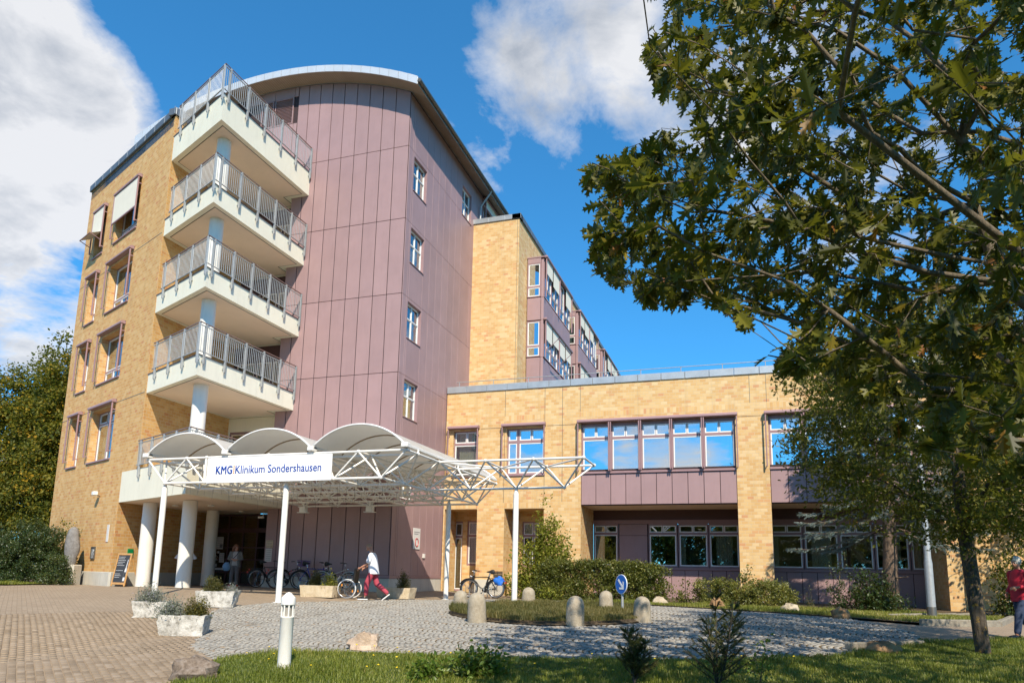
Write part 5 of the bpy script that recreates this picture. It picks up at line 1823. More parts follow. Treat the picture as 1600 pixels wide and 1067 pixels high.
# fittings on the left brick wall and tower wall
def wall_thing(name, label, cat, F, u, v):
    p = F @ Vector((u, 0, v))
    return thing(name, label, cat, tuple(p))
t = wall_thing('wall_notice', 'narrow pale notice strip fixed to the brick wall above the chalkboard', 'notice', F_LEFT, 6.55, 1.5)
mb = MB(F_LEFT); mb.box(6.45, 6.67, .004, .02, 1.30, 1.98); mb.build('plate', M['paper'], t)
t = wall_thing('relief_plaque', 'small dark metal relief plaque on the brick wall', 'plaque', F_LEFT, 7.9, .9)
mb = MB(F_LEFT); slab_with_holes(mb, 7.68, 8.10, .62, 1.12, [(7.72, 8.06, .66, 1.08)], .05, .05); mb.build('frame', M['gutter'], t)
mb = MB(F_LEFT); mb.box(7.72, 8.06, .005, .02, .66, 1.08); mb.build('plate', M['galv'], t)
for k in range(5):
    mb = MB(F_LEFT); mb.sphere((7.80 + .045 * k, .02, .80 + .05 * ((k * 7) % 4)), .045, 8, 5, (1, .6, 1.5)); mb.build('relief', M['galv'], t, smooth=True)
t = wall_thing('wall_box', 'grey metal utility box low on the brick wall beside the sculpture', 'box', F_LEFT, 10.1, .8)
mb = MB(F_LEFT); mb.box(9.85, 10.45, .01, .3, .62, .92, .01); mb.build('housing', M['galv'], t)
mb = MB(F_LEFT); mb.box(9.72, 9.80, .01, .2, .62, 1.12, .01); mb.build('side_plate', M['zincdark'], t)
t = wall_thing('wall_lamp', 'small white floodlight bracketed high on the brick wall', 'light', F_LEFT, 7.9, 3.3)
mb = MB(F_LEFT); mb.tube((7.9, 0, 3.2), (7.9, .18, 3.25), .02, 6); mb.build('arm', M['gutter'], t)
mb = MB(F_LEFT); mb.box(7.78, 8.02, .12, .30, 3.22, 3.38, .02); mb.build('housing', M['white'], t)
t = wall_thing('year_plaque', 'brick relief plaque with the year in the shade behind the columns', 'plaque', F_GFACE, -1.5, .95)
mb = MB(F_GFACE); mb.box(-1.85, -1.05, .005, .03, .72, 1.12, .005); mb.build('plate', M['wood'], t)
fit_text('2002', t, M['sandstone'], -1.78, -1.12, .80, .24, F_GFACE, .034, bold=.01)
t = wall_thing('first_aid_sign', 'small green sign beside the chalkboard', 'sign', F_GFACE, -2.55, 1.0)
mb = MB(F_GFACE); mb.box(-2.72, -2.44, .01, .04, .72, 1.05, .005); mb.build('plate', M['green'], t)
t = wall_thing('wall_poster', 'pale framed poster in the shade between the columns', 'poster', F_GFACE, -1.9, 2.1)
mb = MB(F_GFACE); mb.box(-2.2, -1.6, .01, .04, 1.7, 2.35, .005); mb.build('frame', M['paper'], t)
t = wall_thing('opening_hours_sign', 'beige and white notice pair on the mauve wall beside the doors', 'notice', F_TOWER, -5.5, 1.5)
poster(t, F_TOWER, -5.76, -5.42, 1.24, 1.54, .02, 4, 'sandstone')
poster(t, F_TOWER, -5.76, -5.44, .66, 1.20, .02, 6)
t = wall_thing('door_number_plate', 'white number two plate and small boxes on the entrance glazing', 'sign', F_ENT, -9.9, .9)
fit_text('2', t, M['paper'], -9.99, -9.86, .72, .22, F_ENT, .012)
t = wall_thing('no_smoking_sign', 'white rectangular sign with a red ring on the tower side wall', 'sign', F_SIDE, 2.25, 2.1)
mb = MB(F_SIDE); mb.box(1.95, 2.62, .01, .03, 1.30, 2.18, .005); p_ = mb.build('plate', M['paper'], t)
ring_ = [(2.29 + .15 * math.cos(a), .034, 1.58 + .17 * math.sin(a)) for a in np.linspace(0, 2 * PI, 20)[:-1]]
mb = MB(F_SIDE); mb.path(ring_, .02, 6, closed=True); mb.build('ring', M['red'], t)
for k in range(2):
    mb = MB(F_SIDE); mb.box(2.02, 2.55 - k * .12, .031, .033, 2.0 - k * .08, 2.03 - k * .08); mb.build('print_line', M['ink'], t)
t = wall_thing('wall_switch_box', 'small white switch box on the tower side wall', 'box', F_SIDE, 3.05, 1.1)
mb = MB(F_SIDE); mb.box(2.95, 3.16, .01, .05, .95, 1.13, .005); mb.build('housing', M['white'], t)
t = wall_thing('security_camera', 'small pale camera under the slab beside the entrance', 'camera', F_TOWER, -6.0, 2.55)
mb = MB(F_TOWER); mb.box(-6.2, -5.95, .02, .12, 2.45, 2.53, .01); mb.build('housing', M['white'], t)
mb = MB(F_TOWER); mb.tube((-6.0, .06, 2.53), (-6.0, .0, 2.65), .015, 6); mb.build('bracket', M['white'], t)

# lamp post
x, y = 18.35, -1.15
lp = thing('lamp_post', 'grey galvanised street lamp post behind the oak crown', 'lamp', (x, y, G(x, y)))
g = G(x, y)
mb = MB(); mb.lathe([(.13, -.05), (.13, .32), (.125, .34)], 16, (x, y, g)); mb.build('base_sleeve', M['gutter'], lp, smooth=40)
mb = MB(); mb.lathe([(.12, .3), (.115, 1.6), (.095, 1.75), (.065, 5.2)], 16, (x, y, g)); mb.build('pole', M['galv'], lp, smooth=40)
mb = MB(); mb.lathe([(.07, 5.2), (.22, 5.3), (.24, 5.55), (.05, 5.75)], 16, (x, y, g)); mb.build('lamp_head', M['white'], lp, smooth=40)

# ---------------------------------------------------------------- bicycles
def ring_pts(c, r_, n=28):
    return [(c[0] + r_ * math.cos(2 * PI * k / n), 0, c[2] + r_ * math.sin(2 * PI * k / n)) for k in range(n)]
def bicycle(name, label, loc, rz, frame, rear=True, basket=None, rack=True, cover=None, step=False, group=None, lean=0.0):
    t = thing(name, label, 'bicycle', loc, rz, group, local=True)
    if lean: t.rotation_euler = (lean, 0, rz)
    r_ = .345
    A, B = Vector((-.53, 0, r_)), Vector((.53, 0, r_))
    bb, seat, head, hb = Vector((-.08, 0, .29)), Vector((-.26, 0, .82)), Vector((.36, 0, .78)), Vector((.41, 0, .62))
    for c in (A, B):
        mb = MB(); mb.path(ring_pts(c, r_ - .018), .021, 8, closed=True); wh = mb.build('wheel', M['black'], t, smooth=True)
        mb = MB(); mb.path(ring_pts(c, r_ - .045), .012, 6, closed=True); mb.build('rim', M['chrome'], wh, smooth=True)
        mb = MB()
        for k in range(24):
            a = 2 * PI * k / 24
            mb.tube(c + Vector((.02 * math.cos(a + .6), .03 * (-1) ** k, .02 * math.sin(a + .6))), c + Vector(((r_ - .045) * math.cos(a), 0, (r_ - .045) * math.sin(a))), .0022, 4)
        tag(mb.build('spokes', M['chrome'], wh), kind='stuff')
        mb = MB(); mb.tube(c + Vector((0, -.05, 0)), c + Vector((0, .05, 0)), .02, 8); mb.build('hub', M['chrome'], wh)
        # mudguard
        arcp = [c + Vector(((r_ + .025) * math.cos(a), 0, (r_ + .025) * math.sin(a))) for a in np.linspace(R(25 if c is B else 5), R(165 if c is B else 175), 12)]
        mb = MB(); mb.path(arcp, .022, 6, sy=.35); mb.build('mudguard', M['bikesilver'] if frame == 'bikesilver' else M['blackpaint'], t, smooth=True)
    fm = M[frame]
    top_s = bb.lerp(seat, .55) if step else seat + Vector((.02, 0, -.03))
    for (p, q, rr_, nm) in ((hb, bb, .021, 'down_tube'), (head, top_s, .017, 'top_tube'), (bb, seat, .017, 'seat_tube'), (head + Vector((-.01, 0, .05)), hb, .02, 'head_tube')):
        mb = MB(); mb.tube(p, q, rr_, 8); mb.build(nm, fm, t, smooth=40)
    for s_ in (-1, 1):
        mb = MB(); mb.tube(A + Vector((0, .05 * s_, 0)), bb + Vector((0, .03 * s_, 0)), .010, 6); mb.build('chain_stay', fm, t)
        mb = MB(); mb.tube(A + Vector((0, .05 * s_, 0)), seat + Vector((0, .02 * s_, -.06)), .009, 6); mb.build('seat_stay', fm, t)
        mb = MB(); mb.path([hb + Vector((0, .03 * s_, 0)), hb.lerp(B, .5) + Vector((.0, .05 * s_, 0)), B + Vector((0, .05 * s_, 0))], .012, 6); mb.build('fork_blade', fm if frame != 'bikedark' else M['bikedark'], t)
        mb = MB(); mb.path([bb + Vector((0, .06 * s_, 0)), bb + Vector((.11 * s_, .08 * s_, -.12 * s_))], .011, 6); cr = mb.build('crank', M['chrome'], t)
        pp = bb + Vector((.11 * s_, .12 * s_, -.12 * s_)); mb = MB(); mb.box(pp.x - .045, pp.x + .045, pp.y - .04, pp.y + .04, pp.z - .012, pp.z + .012); mb.build('pedal', M['black'], cr)
        mb = MB(); mb.tube(head + Vector((-.04, .20 * s_, .26)), head + Vector((-.14, .27 * s_, .25)), .017, 8); mb.build('grip', M['black'], t, smooth=40)
        mb = MB(); mb.tube(head + Vector((.03, .17 * s_, .25)), head + Vector((-.06, .25 * s_, .22)), .006, 5); mb.build('brake_lever', M['chrome'], t)
    mb = MB(); mb.lathe([(.095, -.004), (.095, .004)], 20); mb.M = None
    mb2 = MB(Matrix.Translation(bb + Vector((0, -.055, 0))) @ Matrix.Rotation(R(90), 4, 'X')); mb2.lathe([(.09, -.004), (.09, .004)], 20); mb2.build('chainring', M['bikedark'], t)
    mb = MB(); mb.path([A + Vector((0, -.055, .035)), bb + Vector((0, -.055, .09)), bb + Vector((.09, -.055, 0)), bb + Vector((0, -.055, -.09)), A + Vector((0, -.055, -.035)), A + Vector((-.035, -.055, 0))], .006, 5, closed=True); mb.build('chain', M['gutter'], t)
    mb = MB(); mb.tube(seat, seat + Vector((-.04, 0, .15)), .013, 8); mb.build('seat_post', M['chrome'], t)
    mb = MB()
    sd = seat + Vector((-.05, 0, .17))
    for (x_, w_, h_) in ((-.14, .085, .03), (-.08, .095, .035), (0, .06, .03), (.08, .028, .022), (.13, .02, .018)):
        pass
    mb.path([sd + Vector((x_, 0, 0)) for x_ in (-.15, -.13, -.06, .02, .10, .14)], [.03, .085, .09, .045, .024, .014], 10, sy=.42); 
    sdl = mb.build('saddle', M['black'], t, smooth=True)
    mb = MB(); mb.path([head + Vector((0, 0, .03)), head + Vector((-.02, 0, .2)), head + Vector((.02, 0, .23))], .014, 8); mb.build('stem', M['chrome'], t, smooth=True)
    mb = MB(); mb.path([head + Vector((-.05, -.21, .26)), head + Vector((.02, -.1, .25)), head + Vector((.03, 0, .23)), head + Vector((.02, .1, .25)), head + Vector((-.05, .21, .26))], .012, 8); mb.build('handlebar', M['chrome'], t, smooth=True)
    mb = MB(); mb.sphere(head + Vector((.10, 0, .02)), .045, 10, 6); mb.build('headlamp', M['chrome'], t, smooth=True)
    mb = MB(); mb.box(-.93, -.90, -.035, .035, .56, .62); mb.build('rear_lamp', M['red'], t)
    mb = MB(); mb.path([bb + Vector((-.1, .06, 0)), bb + Vector((-.16, .2, -.28))], .01, 6); mb.build('kickstand', M['gutter'], t)
    if rack:
        for s_ in (-1, 1):
            mb = MB(); mb.path([(-.25, .06 * s_, .74), (-.82, .06 * s_, .75), (-.84, .06 * s_, .72)], .007, 6); rk = mb.build('rack_bar', M['bikedark'], t)
            mb = MB(); mb.tube((-.72, .06 * s_, .745), A + Vector((0, .06 * s_, 0)), .006, 5); mb.build('rack_stay', M['bikedark'], t)
        for k in range(4):
            mb = MB(); mb.tube((-.3 - k * .16, -.06, .745), (-.3 - k * .16, .06, .745), .005, 5); mb.build('rack_rung', M['bikedark'], t)
        mb = MB(); mb.box(-.86, -.84, -.04, .04, .66, .72); mb.build('reflector', M['red'] if frame != 'bikesilver' else M['yellowp'], t)
    if basket:
        bx, bz, mt = basket
        mb = MB(); mb.prism([(bx - .16, -.17), (bx + .16, -.17), (bx + .16, .17), (bx - .16, .17)], bz, bz + .01)
        for (a0, a1, b0, b1) in ((-.18, .18, -.19, -.18), (-.18, .18, .18, .19), (-.18, -.17, -.18, .18), (.17, .18, -.18, .18)):
            for k in range(4):
                mb.box(bx + a0, bx + a1, b0, b1, bz + .02 + k * .06, bz + .055 + k * .06)
        for (a0, b0) in ((-.18, -.19), (.17, -.19), (-.18, .18), (.17, .18), (0, -.19), (0, .18)):
            mb.box(bx + a0, bx + a0 + .012, b0, b0 + .012, bz, bz + .25)
        mb.build('basket', M[mt], t)
    if cover:
        mb = lump(12, 8, (.20, .13, .34), .25, 44, -.9); mb2 = MB(Matrix.Translation((-.64, .0, .48)))
        mb2.add(mb.v, mb.f); mb2.build('saddlebag', M[cover], t, smooth=40)
    return t
yb = -.95
def gb(x, y): return (x, y, G(x, y))
BG = 'bicycles parked in front of the mauve wall'
bicycle('bicycle', 'black bicycle with a red rear light nearest the entrance doors', gb(-4.75, -1.0), R(62), 'bikedark', group=BG, lean=.05)
bicycle('bicycle', 'dark bicycle with a purple front basket behind the second canopy post', gb(-3.85, -1.05), R(64), 'bikedark', basket=(.62, .86, 'basket'), group=BG, step=True, lean=.05)
bicycle('bicycle', 'blue diamond-frame bicycle just right of the second canopy post', gb(-2.75, -.95), R(42), 'bikeblue', group=BG, lean=.05)
bicycle('bicycle', 'silver bicycle with a yellow rear reflector behind the sandstone planter', gb(-1.72, -1.05), R(47), 'bikesilver', group=BG, step=True, lean=.05)
bicycle('bicycle', 'black bicycle with a bright blue saddlebag behind the right canopy post', gb(3.55, .95), R(186), 'bikedark', cover='brightblue', group='bicycles by the annex pier', lean=.04)
bicycle('bicycle', 'dark grey bicycle leaning behind the one with the blue saddlebag', gb(3.3, 1.55), R(200), 'bikedark', basket=(-.62, .78, 'black'), group='bicycles by the annex pier', lean=-.04)
rk = thing('bicycle_stand', 'low galvanised bicycle stand under the bicycles by the annex', 'bicycle stand', gb(3.3, 1.2))
for k in range(5):
    x0 = 2.7 + k * .3
    g0 = G(x0, 1.2)
    mb = MB(); mb.path([(x0, .95, g0), (x0, .95, g0 + .4), (x0, 1.15, g0 + .5), (x0, 1.35, g0 + .4), (x0, 1.35, g0)], .014, 6); mb.build('hoop', M['galv'], rk, smooth=40)
# ---------------------------------------------------------------- people and wheelchair
def remesh(mb, name, mat, parent, voxel=.014, smooth=3, disp=0.0):
    """overlapping limbs fused into one continuous skin"""
    me = mb.mesh(name + '_raw', None, False, False)
    ob = bpy.data.objects.new(name + '_raw', me)
    COL.objects.link(ob)
    m = ob.modifiers.new('r', 'REMESH'); m.mode = 'VOXEL'; m.voxel_size = voxel
    if smooth:
        s = ob.modifiers.new('s', 'SMOOTH'); s.iterations = smooth; s.factor = .5
    dg = bpy.context.evaluated_depsgraph_get(); dg.update()
    out = bpy.data.meshes.new_from_object(ob.evaluated_get(dg))
    COL.objects.unlink(ob); bpy.data.objects.remove(ob); bpy.data.meshes.remove(me)
    out.name = name
    out.polygons.foreach_set('use_smooth', [True] * len(out.polygons))
    return put(name, out, mat, parent)


def limb(mb, pts, rad, n=12, sy=1.0):
    mb.path(pts, rad, n, sy=sy)
    mb.sphere(pts[0], rad[0] * .98, 10, 6); mb.sphere(pts[-1], rad[-1] * .98, 10, 6)


def torso(mb, rings, n=20):
    """rings: (centre, half width x, half depth y) stacked upward"""
    vs, fs = [], []
    for (c, a, b) in rings:
        for k in range(n):
            t = 2 * PI * k / n
            vs.append((c[0] + a * math.copysign(abs(math.cos(t)) ** .85, math.cos(t)), c[1] + b * math.copysign(abs(math.sin(t)) ** .85, math.sin(t)), c[2]))
    m = len(rings)
    for i in range(m - 1):
        for k in range(n):
            l = (k + 1) % n
            fs.append((i * n + k, i * n + l, (i + 1) * n + l, (i + 1) * n + k))
    fs.append(tuple(range(n))[::-1]); fs.append(tuple((m - 1) * n + k for k in range(n)))
    mb.add(vs, fs)


def head_shape(mb, c, yaw=0.0, pitch=0.0, s=1.0):
    """x forward, z up in head space; returns the head matrix"""
    H = Matrix.Translation(c) @ Matrix.Rotation(yaw, 4, 'Z') @ Matrix.Rotation(pitch, 4, 'Y')
    sub = MB(H)
    sub.sphere((-.012 * s, 0, .03 * s), .10 * s, 16, 10, (.98, .78, 1.06))
    sub.sphere((.022 * s, 0, -.04 * s), .072 * s, 14, 8, (.95, .82, 1.1))
    sub.sphere((.045 * s, 0, -.088 * s), .035 * s, 10, 6, (1, 1, .8))              # chin
    sub.path([(.085 * s, 0, .02 * s), (.118 * s, 0, -.022 * s), (.09 * s, 0, -.035 * s)], [.011 * s, .018 * s, .014 * s], 8)   # nose
    for sd in (-1, 1):
        sub.sphere((.078 * s, .034 * sd * s, .028 * s), .022 * s, 8, 5, (.7, 1.2, .6))      # brow
        sub.sphere((-.005 * s, .078 * sd * s, -.005 * s), .028 * s, 8, 6, (.8, .4, 1.25))   # ear
    sub.sphere((.088 * s, 0, -.060 * s), .018 * s, 8, 5, (.6, 1.5, .5))            # lips
    mb.v_off = len(mb.v)
    mb.add(sub.v, sub.f)
    return H


def face_bits(parent, H, s=1.0, closed=False):
    for sd in (-1, 1):
        mb = MB(H); mb.sphere((.083 * s, .034 * sd * s, .010 * s), .012 * s, 8, 6); e = mb.build('eye', M['signwhite'], parent, smooth=True)
        mb = MB(H); mb.sphere((.092 * s, .034 * sd * s, .010 * s), .0065 * s, 8, 6); mb.build('iris', M['blackpaint'], e, smooth=True)


def hand(mb, wrist, d, palm_n, curl=.6, s=1.0, thumb_side=1):
    """d: direction wrist to knuckles; palm_n: where the palm faces; five bent fingers"""
    d = Vector(d).normalized(); pn = Vector(palm_n); pn = (pn - d * pn.dot(d)).normalized(); sd = d.cross(pn) * thumb_side
    w = Vector(wrist)
    k0 = w + d * .085 * s
    mb.path([w, w + d * .03 * s, w + d * .06 * s, k0], [.024 * s, .034 * s, .040 * s, .036 * s], 10, sy=.5)
    for i, (o, L) in enumerate(((.030, .072), (.011, .082), (-.009, .076), (-.028, .060))):
        b = k0 + sd * o * s - d * .006
        a1 = curl; a2 = curl * 2.1; a3 = curl * 2.9
        q1 = b + (d * math.cos(a1) + pn * math.sin(a1)) * L * .45 * s
        q2 = q1 + (d * math.cos(a2) + pn * math.sin(a2)) * L * .32 * s
        q3 = q2 + (d * math.cos(a3) + pn * math.sin(a3)) * L * .25 * s
        mb.path([b, q1, q2, q3], [.0098 * s, .0092 * s, .0085 * s, .0070 * s], 8)
        mb.sphere(q3, .0070 * s, 6, 4)
    tb = w + d * .03 * s + sd * .03 * s
    t1 = tb + (d * .6 + sd * .75 + pn * .3).normalized() * .036 * s
    t2 = t1 + (d * .75 + pn * .6).normalized() * .030 * s
    mb.path([tb, t1, t2], [.014 * s, .0115 * s, .009 * s], 8); mb.sphere(t2, .009 * s, 6, 4)


def shoe(parent, heel, d, mat, sole, s=1.0, pitch=0.0):
    d = Vector(d).normalized()
    a = math.atan2(d.y, d.x)
    Mx = Matrix.Translation(heel) @ Matrix.Rotation(a, 4, 'Z') @ Matrix.Rotation(pitch, 4, 'Y')
    mb = MB(Mx)
    L = .28 * s
    mb.path([(-.02, 0, .045), (.04, 0, .055), (.12, 0, .05), (.20, 0, .038), (.25, 0, .032)], [.030, .043, .045, .046, .034], 12, sy=1.0)
    mb.sphere((.25, 0, .032), .034, 10, 6, (1, 1, .9)); mb.sphere((-.02, 0, .05), .034, 10, 6); mb.tube((.0, 0, .05), (-.005, 0, .11), .042, 10)
    sh = mb.build('shoe', mat, parent, smooth=True)
    mb = MB(Mx)
    out = [(-.06, 0), (-.045, .032), (.05, .036), (.17, .048), (.25, .038), (.29, 0), (.25, -.038), (.17, -.048), (.05, -.036), (-.045, -.032)]
    mb.prism([p for p in out][::-1], 0, .026); mb.build('sole', sole, sh)


# --- man pushing the wheelchair (x forward = walking direction)
MD = Vector((-.975, -.22, 0))
MX, MY = 1.88, -4.62
mrz = math.atan2(MD.y, MD.x)
man = thing('person', 'man in white short-sleeved tunic and burgundy trousers pushing a wheelchair', 'person', (MX, MY, G(MX, MY)), mrz, local=True)
hip = Vector((0, 0, .93))
sh = Vector((.17, 0, 1.42))
LH, RH = Vector((0, .09, .93)), Vector((0, -.09, .93))
# left foot (near viewer) forward flat, right leg trailing with heel up
kneeF, ankF = Vector((.17, .10, .50)), Vector((.20, .10, .09))
kneeB, ankB = Vector((-.10, -.09, .50)), Vector((-.47, -.09, .155))
body = MB()
torso(body, [((0, 0, .86), .115, .165), ((.02, 0, .98), .115, .165), ((.03, 0, 1.12), .11, .155), ((.045, 0, 1.28), .12, .175), ((.06, 0, 1.40), .105, .175), ((.07, 0, 1.46), .07, .11)])
limb(body, [LH, kneeF, ankF], [.085, .06, .042]); limb(body, [RH, kneeB, ankB], [.085, .06, .042])
hc = Vector((.175, 0, 1.625))
limb(body, [(.07, 0, 1.44), (.11, 0, 1.54), hc + Vector((-.03, 0, -.02))], [.062, .055, .06])
H = head_shape(body, hc, 0, R(28))
gripz = .93
for sd in (1, -1):
    s0 = Vector((.06, .195 * sd, 1.40)); el = Vector((.13, .245 * sd, 1.13)); wr = Vector((.36, .235 * sd, .99))
    limb(body, [s0, el, wr], [.052, .043, .028])
    hand(body, wr, (.75, -.02 * sd, -.35), (0, 0, -1), .75, 1.05, -sd)
b = remesh(body, 'body', M['skin'], man, .011, 2)
face_bits(man, H)
cap_ = MB(H); cap_.sphere((-.018, 0, .038), .106, 16, 10, (.98, .79, 1.05)); 
cap_.v = [v for v in cap_.v]
hm = MB(H)
vs, fs = [], []
N1, N2 = 18, 7
for i in range(N2 + 1):
    t = R(-8) + (PI / 2 - R(-8)) * i / N2
    for k in range(N1):
        a = 2 * PI * k / N1
        x_ = math.cos(t) * math.cos(a)
        tt = t if x_ < .35 else max(t, R(28))
        vs.append((-.014 + .1035 * .98 * math.cos(tt) * math.cos(a), .1035 * .79 * math.cos(tt) * math.sin(a), .033 + .1035 * 1.06 * math.sin(tt)))
for i in range(N2):
    for k in range(N1):
        l = (k + 1) % N1
        fs.append((i * N1 + k, i * N1 + l, (i + 1) * N1 + l, (i + 1) * N1 + k))
hm.add(vs, fs); hm.build('hair', M['hair_short'], man, smooth=True)
mk = MB(H); mk.sphere((.066, 0, -.10), .05, 12, 8, (.75, .95, .55)); mk.build('face_mask', M['bluebag'], man, smooth=True)
tu = MB()
torso(tu, [((-.02, 0, .80), .165, .205), ((.0, 0, .95), .155, .20), ((.02, 0, 1.12), .15, .19), ((.04, 0, 1.28), .145, .205), ((.058, 0, 1.41), .12, .195), ((.07, 0, 1.475), .07, .10)])
for sd in (1, -1):
    limb(tu, [(.055, .17 * sd, 1.405), (.075, .215 * sd, 1.33), (.105, .245 * sd, 1.20)], [.075, .078, .082])
remesh(tu, 'tunic', M['scrubs'], man, .013, 2)
tr = MB()
torso(tr, [((-.01, 0, .80), .125, .165), ((0, 0, .95), .125, .165)])
limb(tr, [LH + Vector((-.01, 0, -.02)), kneeF, ankF + Vector((-.02, 0, .08))], [.108, .088, .068]); limb(tr, [RH + Vector((0, 0, -.02)), kneeB, ankB + Vector((.03, 0, .07))], [.108, .09, .07])
remesh(tr, 'trousers', M['burgundy'], man, .013, 2)
shoe(man, (.17, .10, .0), (1, .05, 0), M['blackpaint'], M['signwhite'])
shoe(man, (-.50, -.09, .13), (1, 0, 0), M['blackpaint'], M['signwhite'], pitch=R(38))

# --- wheelchair (x forward)
WX, WY = MX + MD.x * .72, MY + MD.y * .72
wc = thing('wheelchair', 'empty black wheelchair with white-rimmed wheels pushed by the man', 'wheelchair', (WX, WY, G(WX, WY)), mrz, local=True)
RW = .30
for sd in (-1, 1):
    y0 = .29 * sd
    ring = [(RW * math.cos(2 * PI * k / 32) * .96 + .03, y0, RW + RW * .96 * math.sin(2 * PI * k / 32)) for k in range(32)]
    mb = MB(); mb.path(ring, .016, 8, closed=True); w_ = mb.build('wheel', M['whiteframe'], wc, smooth=True)
    ring2 = [(.265 * math.cos(2 * PI * k / 32) + .03, y0 + .035 * sd, RW + .265 * math.sin(2 * PI * k / 32)) for k in range(32)]
    mb = MB(); mb.path(ring2, .009, 6, closed=True); mb.build('hand_rim', M['chrome'], w_, smooth=True)
    mb = MB()
    for k in range(12):
        a = 2 * PI * k / 12
        mb.tube((.03, y0 + .02 * sd, RW), (.03 + .28 * math.cos(a), y0, RW + .28 * math.sin(a)), .004, 5)
    tag(mb.build('spokes', M['chrome'], w_), kind='stuff')
    mb = MB(); mb.tube((.03, y0 - .04, RW), (.03, y0 + .04, RW), .03, 10); mb.build('hub', M['black'], w_)
    for a in (.6, 3.5):
        mb = MB(); mb.box(.03 + .2 * math.cos(a) - .02, .03 + .2 * math.cos(a) + .02, y0 - .005, y0 + .005, RW + .2 * math.sin(a) - .035, RW + .2 * math.sin(a) + .035); mb.build('reflector', M['signorange'], w_)
    cring = [(.52 + .085 * math.cos(2 * PI * k / 20), .24 * sd, .095 + .085 * math.sin(2 * PI * k / 20)) for k in range(20)]
    mb = MB(); mb.path(cring, .016, 8, closed=True); c_ = mb.build('caster', M['black'], wc, smooth=True)
    mb = MB(); mb.tube((.52, .24 * sd - .015, .095), (.52, .24 * sd + .015, .095), .055, 12); mb.build('caster_hub', M['bikesilver'], c_)
    mb = MB(); mb.path([(.52, .24 * sd, .095), (.47, .24 * sd, .22), (.42, .24 * sd, .30)], .014, 6); mb.build('caster_fork', M['chrome'], wc)
    mb = MB(); mb.path([(-.20, .24 * sd, .94), (-.17, .24 * sd, .88), (-.13, .24 * sd, .48), (.0, .24 * sd, .32), (.42, .24 * sd, .30), (.46, .24 * sd, .50), (.10, .24 * sd, .50), (-.13, .24 * sd, .50)], .014, 8); mb.build('side_frame', M['blackpaint'], wc, smooth=40)
    mb = MB(); mb.tube((-.19, .24 * sd, .92), (-.33, .24 * sd, .93), .016, 8); mb.build('push_handle', M['black'], wc, smooth=40)
    mb = MB(); mb.box(-.08, .30, .25 * sd - .03, .25 * sd + .03, .70, .74, .01); mb.build('armrest', M['black'], wc)
    mb = MB(); mb.path([(.28, .25 * sd, .70), (.34, .25 * sd, .62), (.34, .25 * sd, .50)], .012, 6); mb.build('armrest_post', M['bikesilver'], wc)
    mb = MB(); mb.path([(.46, .17 * sd, .48), (.60, .15 * sd, .25), (.68, .13 * sd, .13)], .012, 6); mb.build('footrest_tube', M['blackpaint'], wc)
    mb = MB(); mb.box(.64, .80, .13 * sd - .07, .13 * sd + .07, .10, .12, .005); mb.build('footplate', M['black'], wc)
mb = MB(); mb.box(-.12, .36, -.23, .23, .47, .53, .02); mb.build('seat', M['black'], wc)
mb = MB(Matrix.Translation((-.15, 0, .5)) @ Matrix.Rotation(R(-6), 4, 'Y')); mb.box(-.02, .02, -.235, .235, 0, .42, .015); mb.build('backrest', M['black'], wc)

# --- woman by the doors, facing the viewer, head turned to her left
FX, FY = -6.35, -1.1
to_cam = math.atan2(EYE.y - FY, EYE.x - FX)
wo = thing('person', 'woman in grey jacket and trousers with blue shoulder bag standing by the doors', 'person', (FX, FY, G(FX, FY)), to_cam - R(10), local=True)
S_ = .96
body = MB()
torso(body, [((0, 0, .84), .11, .165), ((.0, 0, 1.0), .105, .15), ((.0, 0, 1.15), .105, .15), ((.0, 0, 1.30), .105, .165), ((-.01, 0, 1.38), .075, .14)])
for sd in (1, -1):
    limb(body, [(0, .085 * sd, .88), (.02, .10 * sd, .48), (0, .11 * sd, .08)], [.085, .055, .04])
    limb(body, [(-.01, .175 * sd, 1.34), (.0, .25 * sd, 1.10), (.19, .075 * sd, 1.06 if sd > 0 else 1.09)], [.048, .040, .027])
    hand(body, (.19, .075 * sd, 1.06 if sd > 0 else 1.09), (.35, -.8 * sd, -.1), (-.5, 0, -.2), .55, .92, sd)
hc = Vector((.02, 0, 1.545))
limb(body, [(-.01, 0, 1.36), (.0, 0, 1.44), hc], [.058, .048, .055])
H = head_shape(body, hc, R(38), R(4), .95)
remesh(body, 'body', M['skin'], wo, .011, 2)
face_bits(wo, H, .95)
hr = MB(H)
hr.sphere((-.025, 0, .04), .112, 16, 10, (1.0, .88, 1.02))
for sd in (1, -1):
    hr.path([(-.03, .075 * sd, .06), (-.02, .10 * sd, -.02), (-.03, .105 * sd, -.10), (-.035, .095 * sd, -.15)], [.045, .045, .042, .025], 10)
hr.path([(-.08, 0, .05), (-.105, 0, -.04), (-.10, 0, -.14)], [.07, .07, .05], 10)
remesh(hr, 'hair', M['hair_brown'], wo, .012, 2)
gl_ = MB(H)
for sd in (1, -1):
    gl_.path([(.103, .034 * sd + .022 * math.cos(a), .012 + .017 * math.sin(a)) for a in np.linspace(0, 2 * PI, 13)[:-1]], .0025, 5, closed=True)
gl_.build('glasses', M['blackpaint'], wo)
tp = MB(); torso(tp, [((.01, 0, .84), .135, .175), ((.01, 0, 1.0), .13, .165), ((.01, 0, 1.18), .125, .165), ((.005, 0, 1.32), .118, .165), ((-.005, 0, 1.40), .07, .09)]); remesh(tp, 'top', M['greytop'], wo, .013, 2)
jk = MB()
torso(jk, [((-.03, 0, .78), .13, .215), ((-.03, 0, 1.0), .125, .20), ((-.03, 0, 1.18), .12, .195), ((-.03, 0, 1.33), .11, .195), ((-.025, 0, 1.41), .07, .12)])
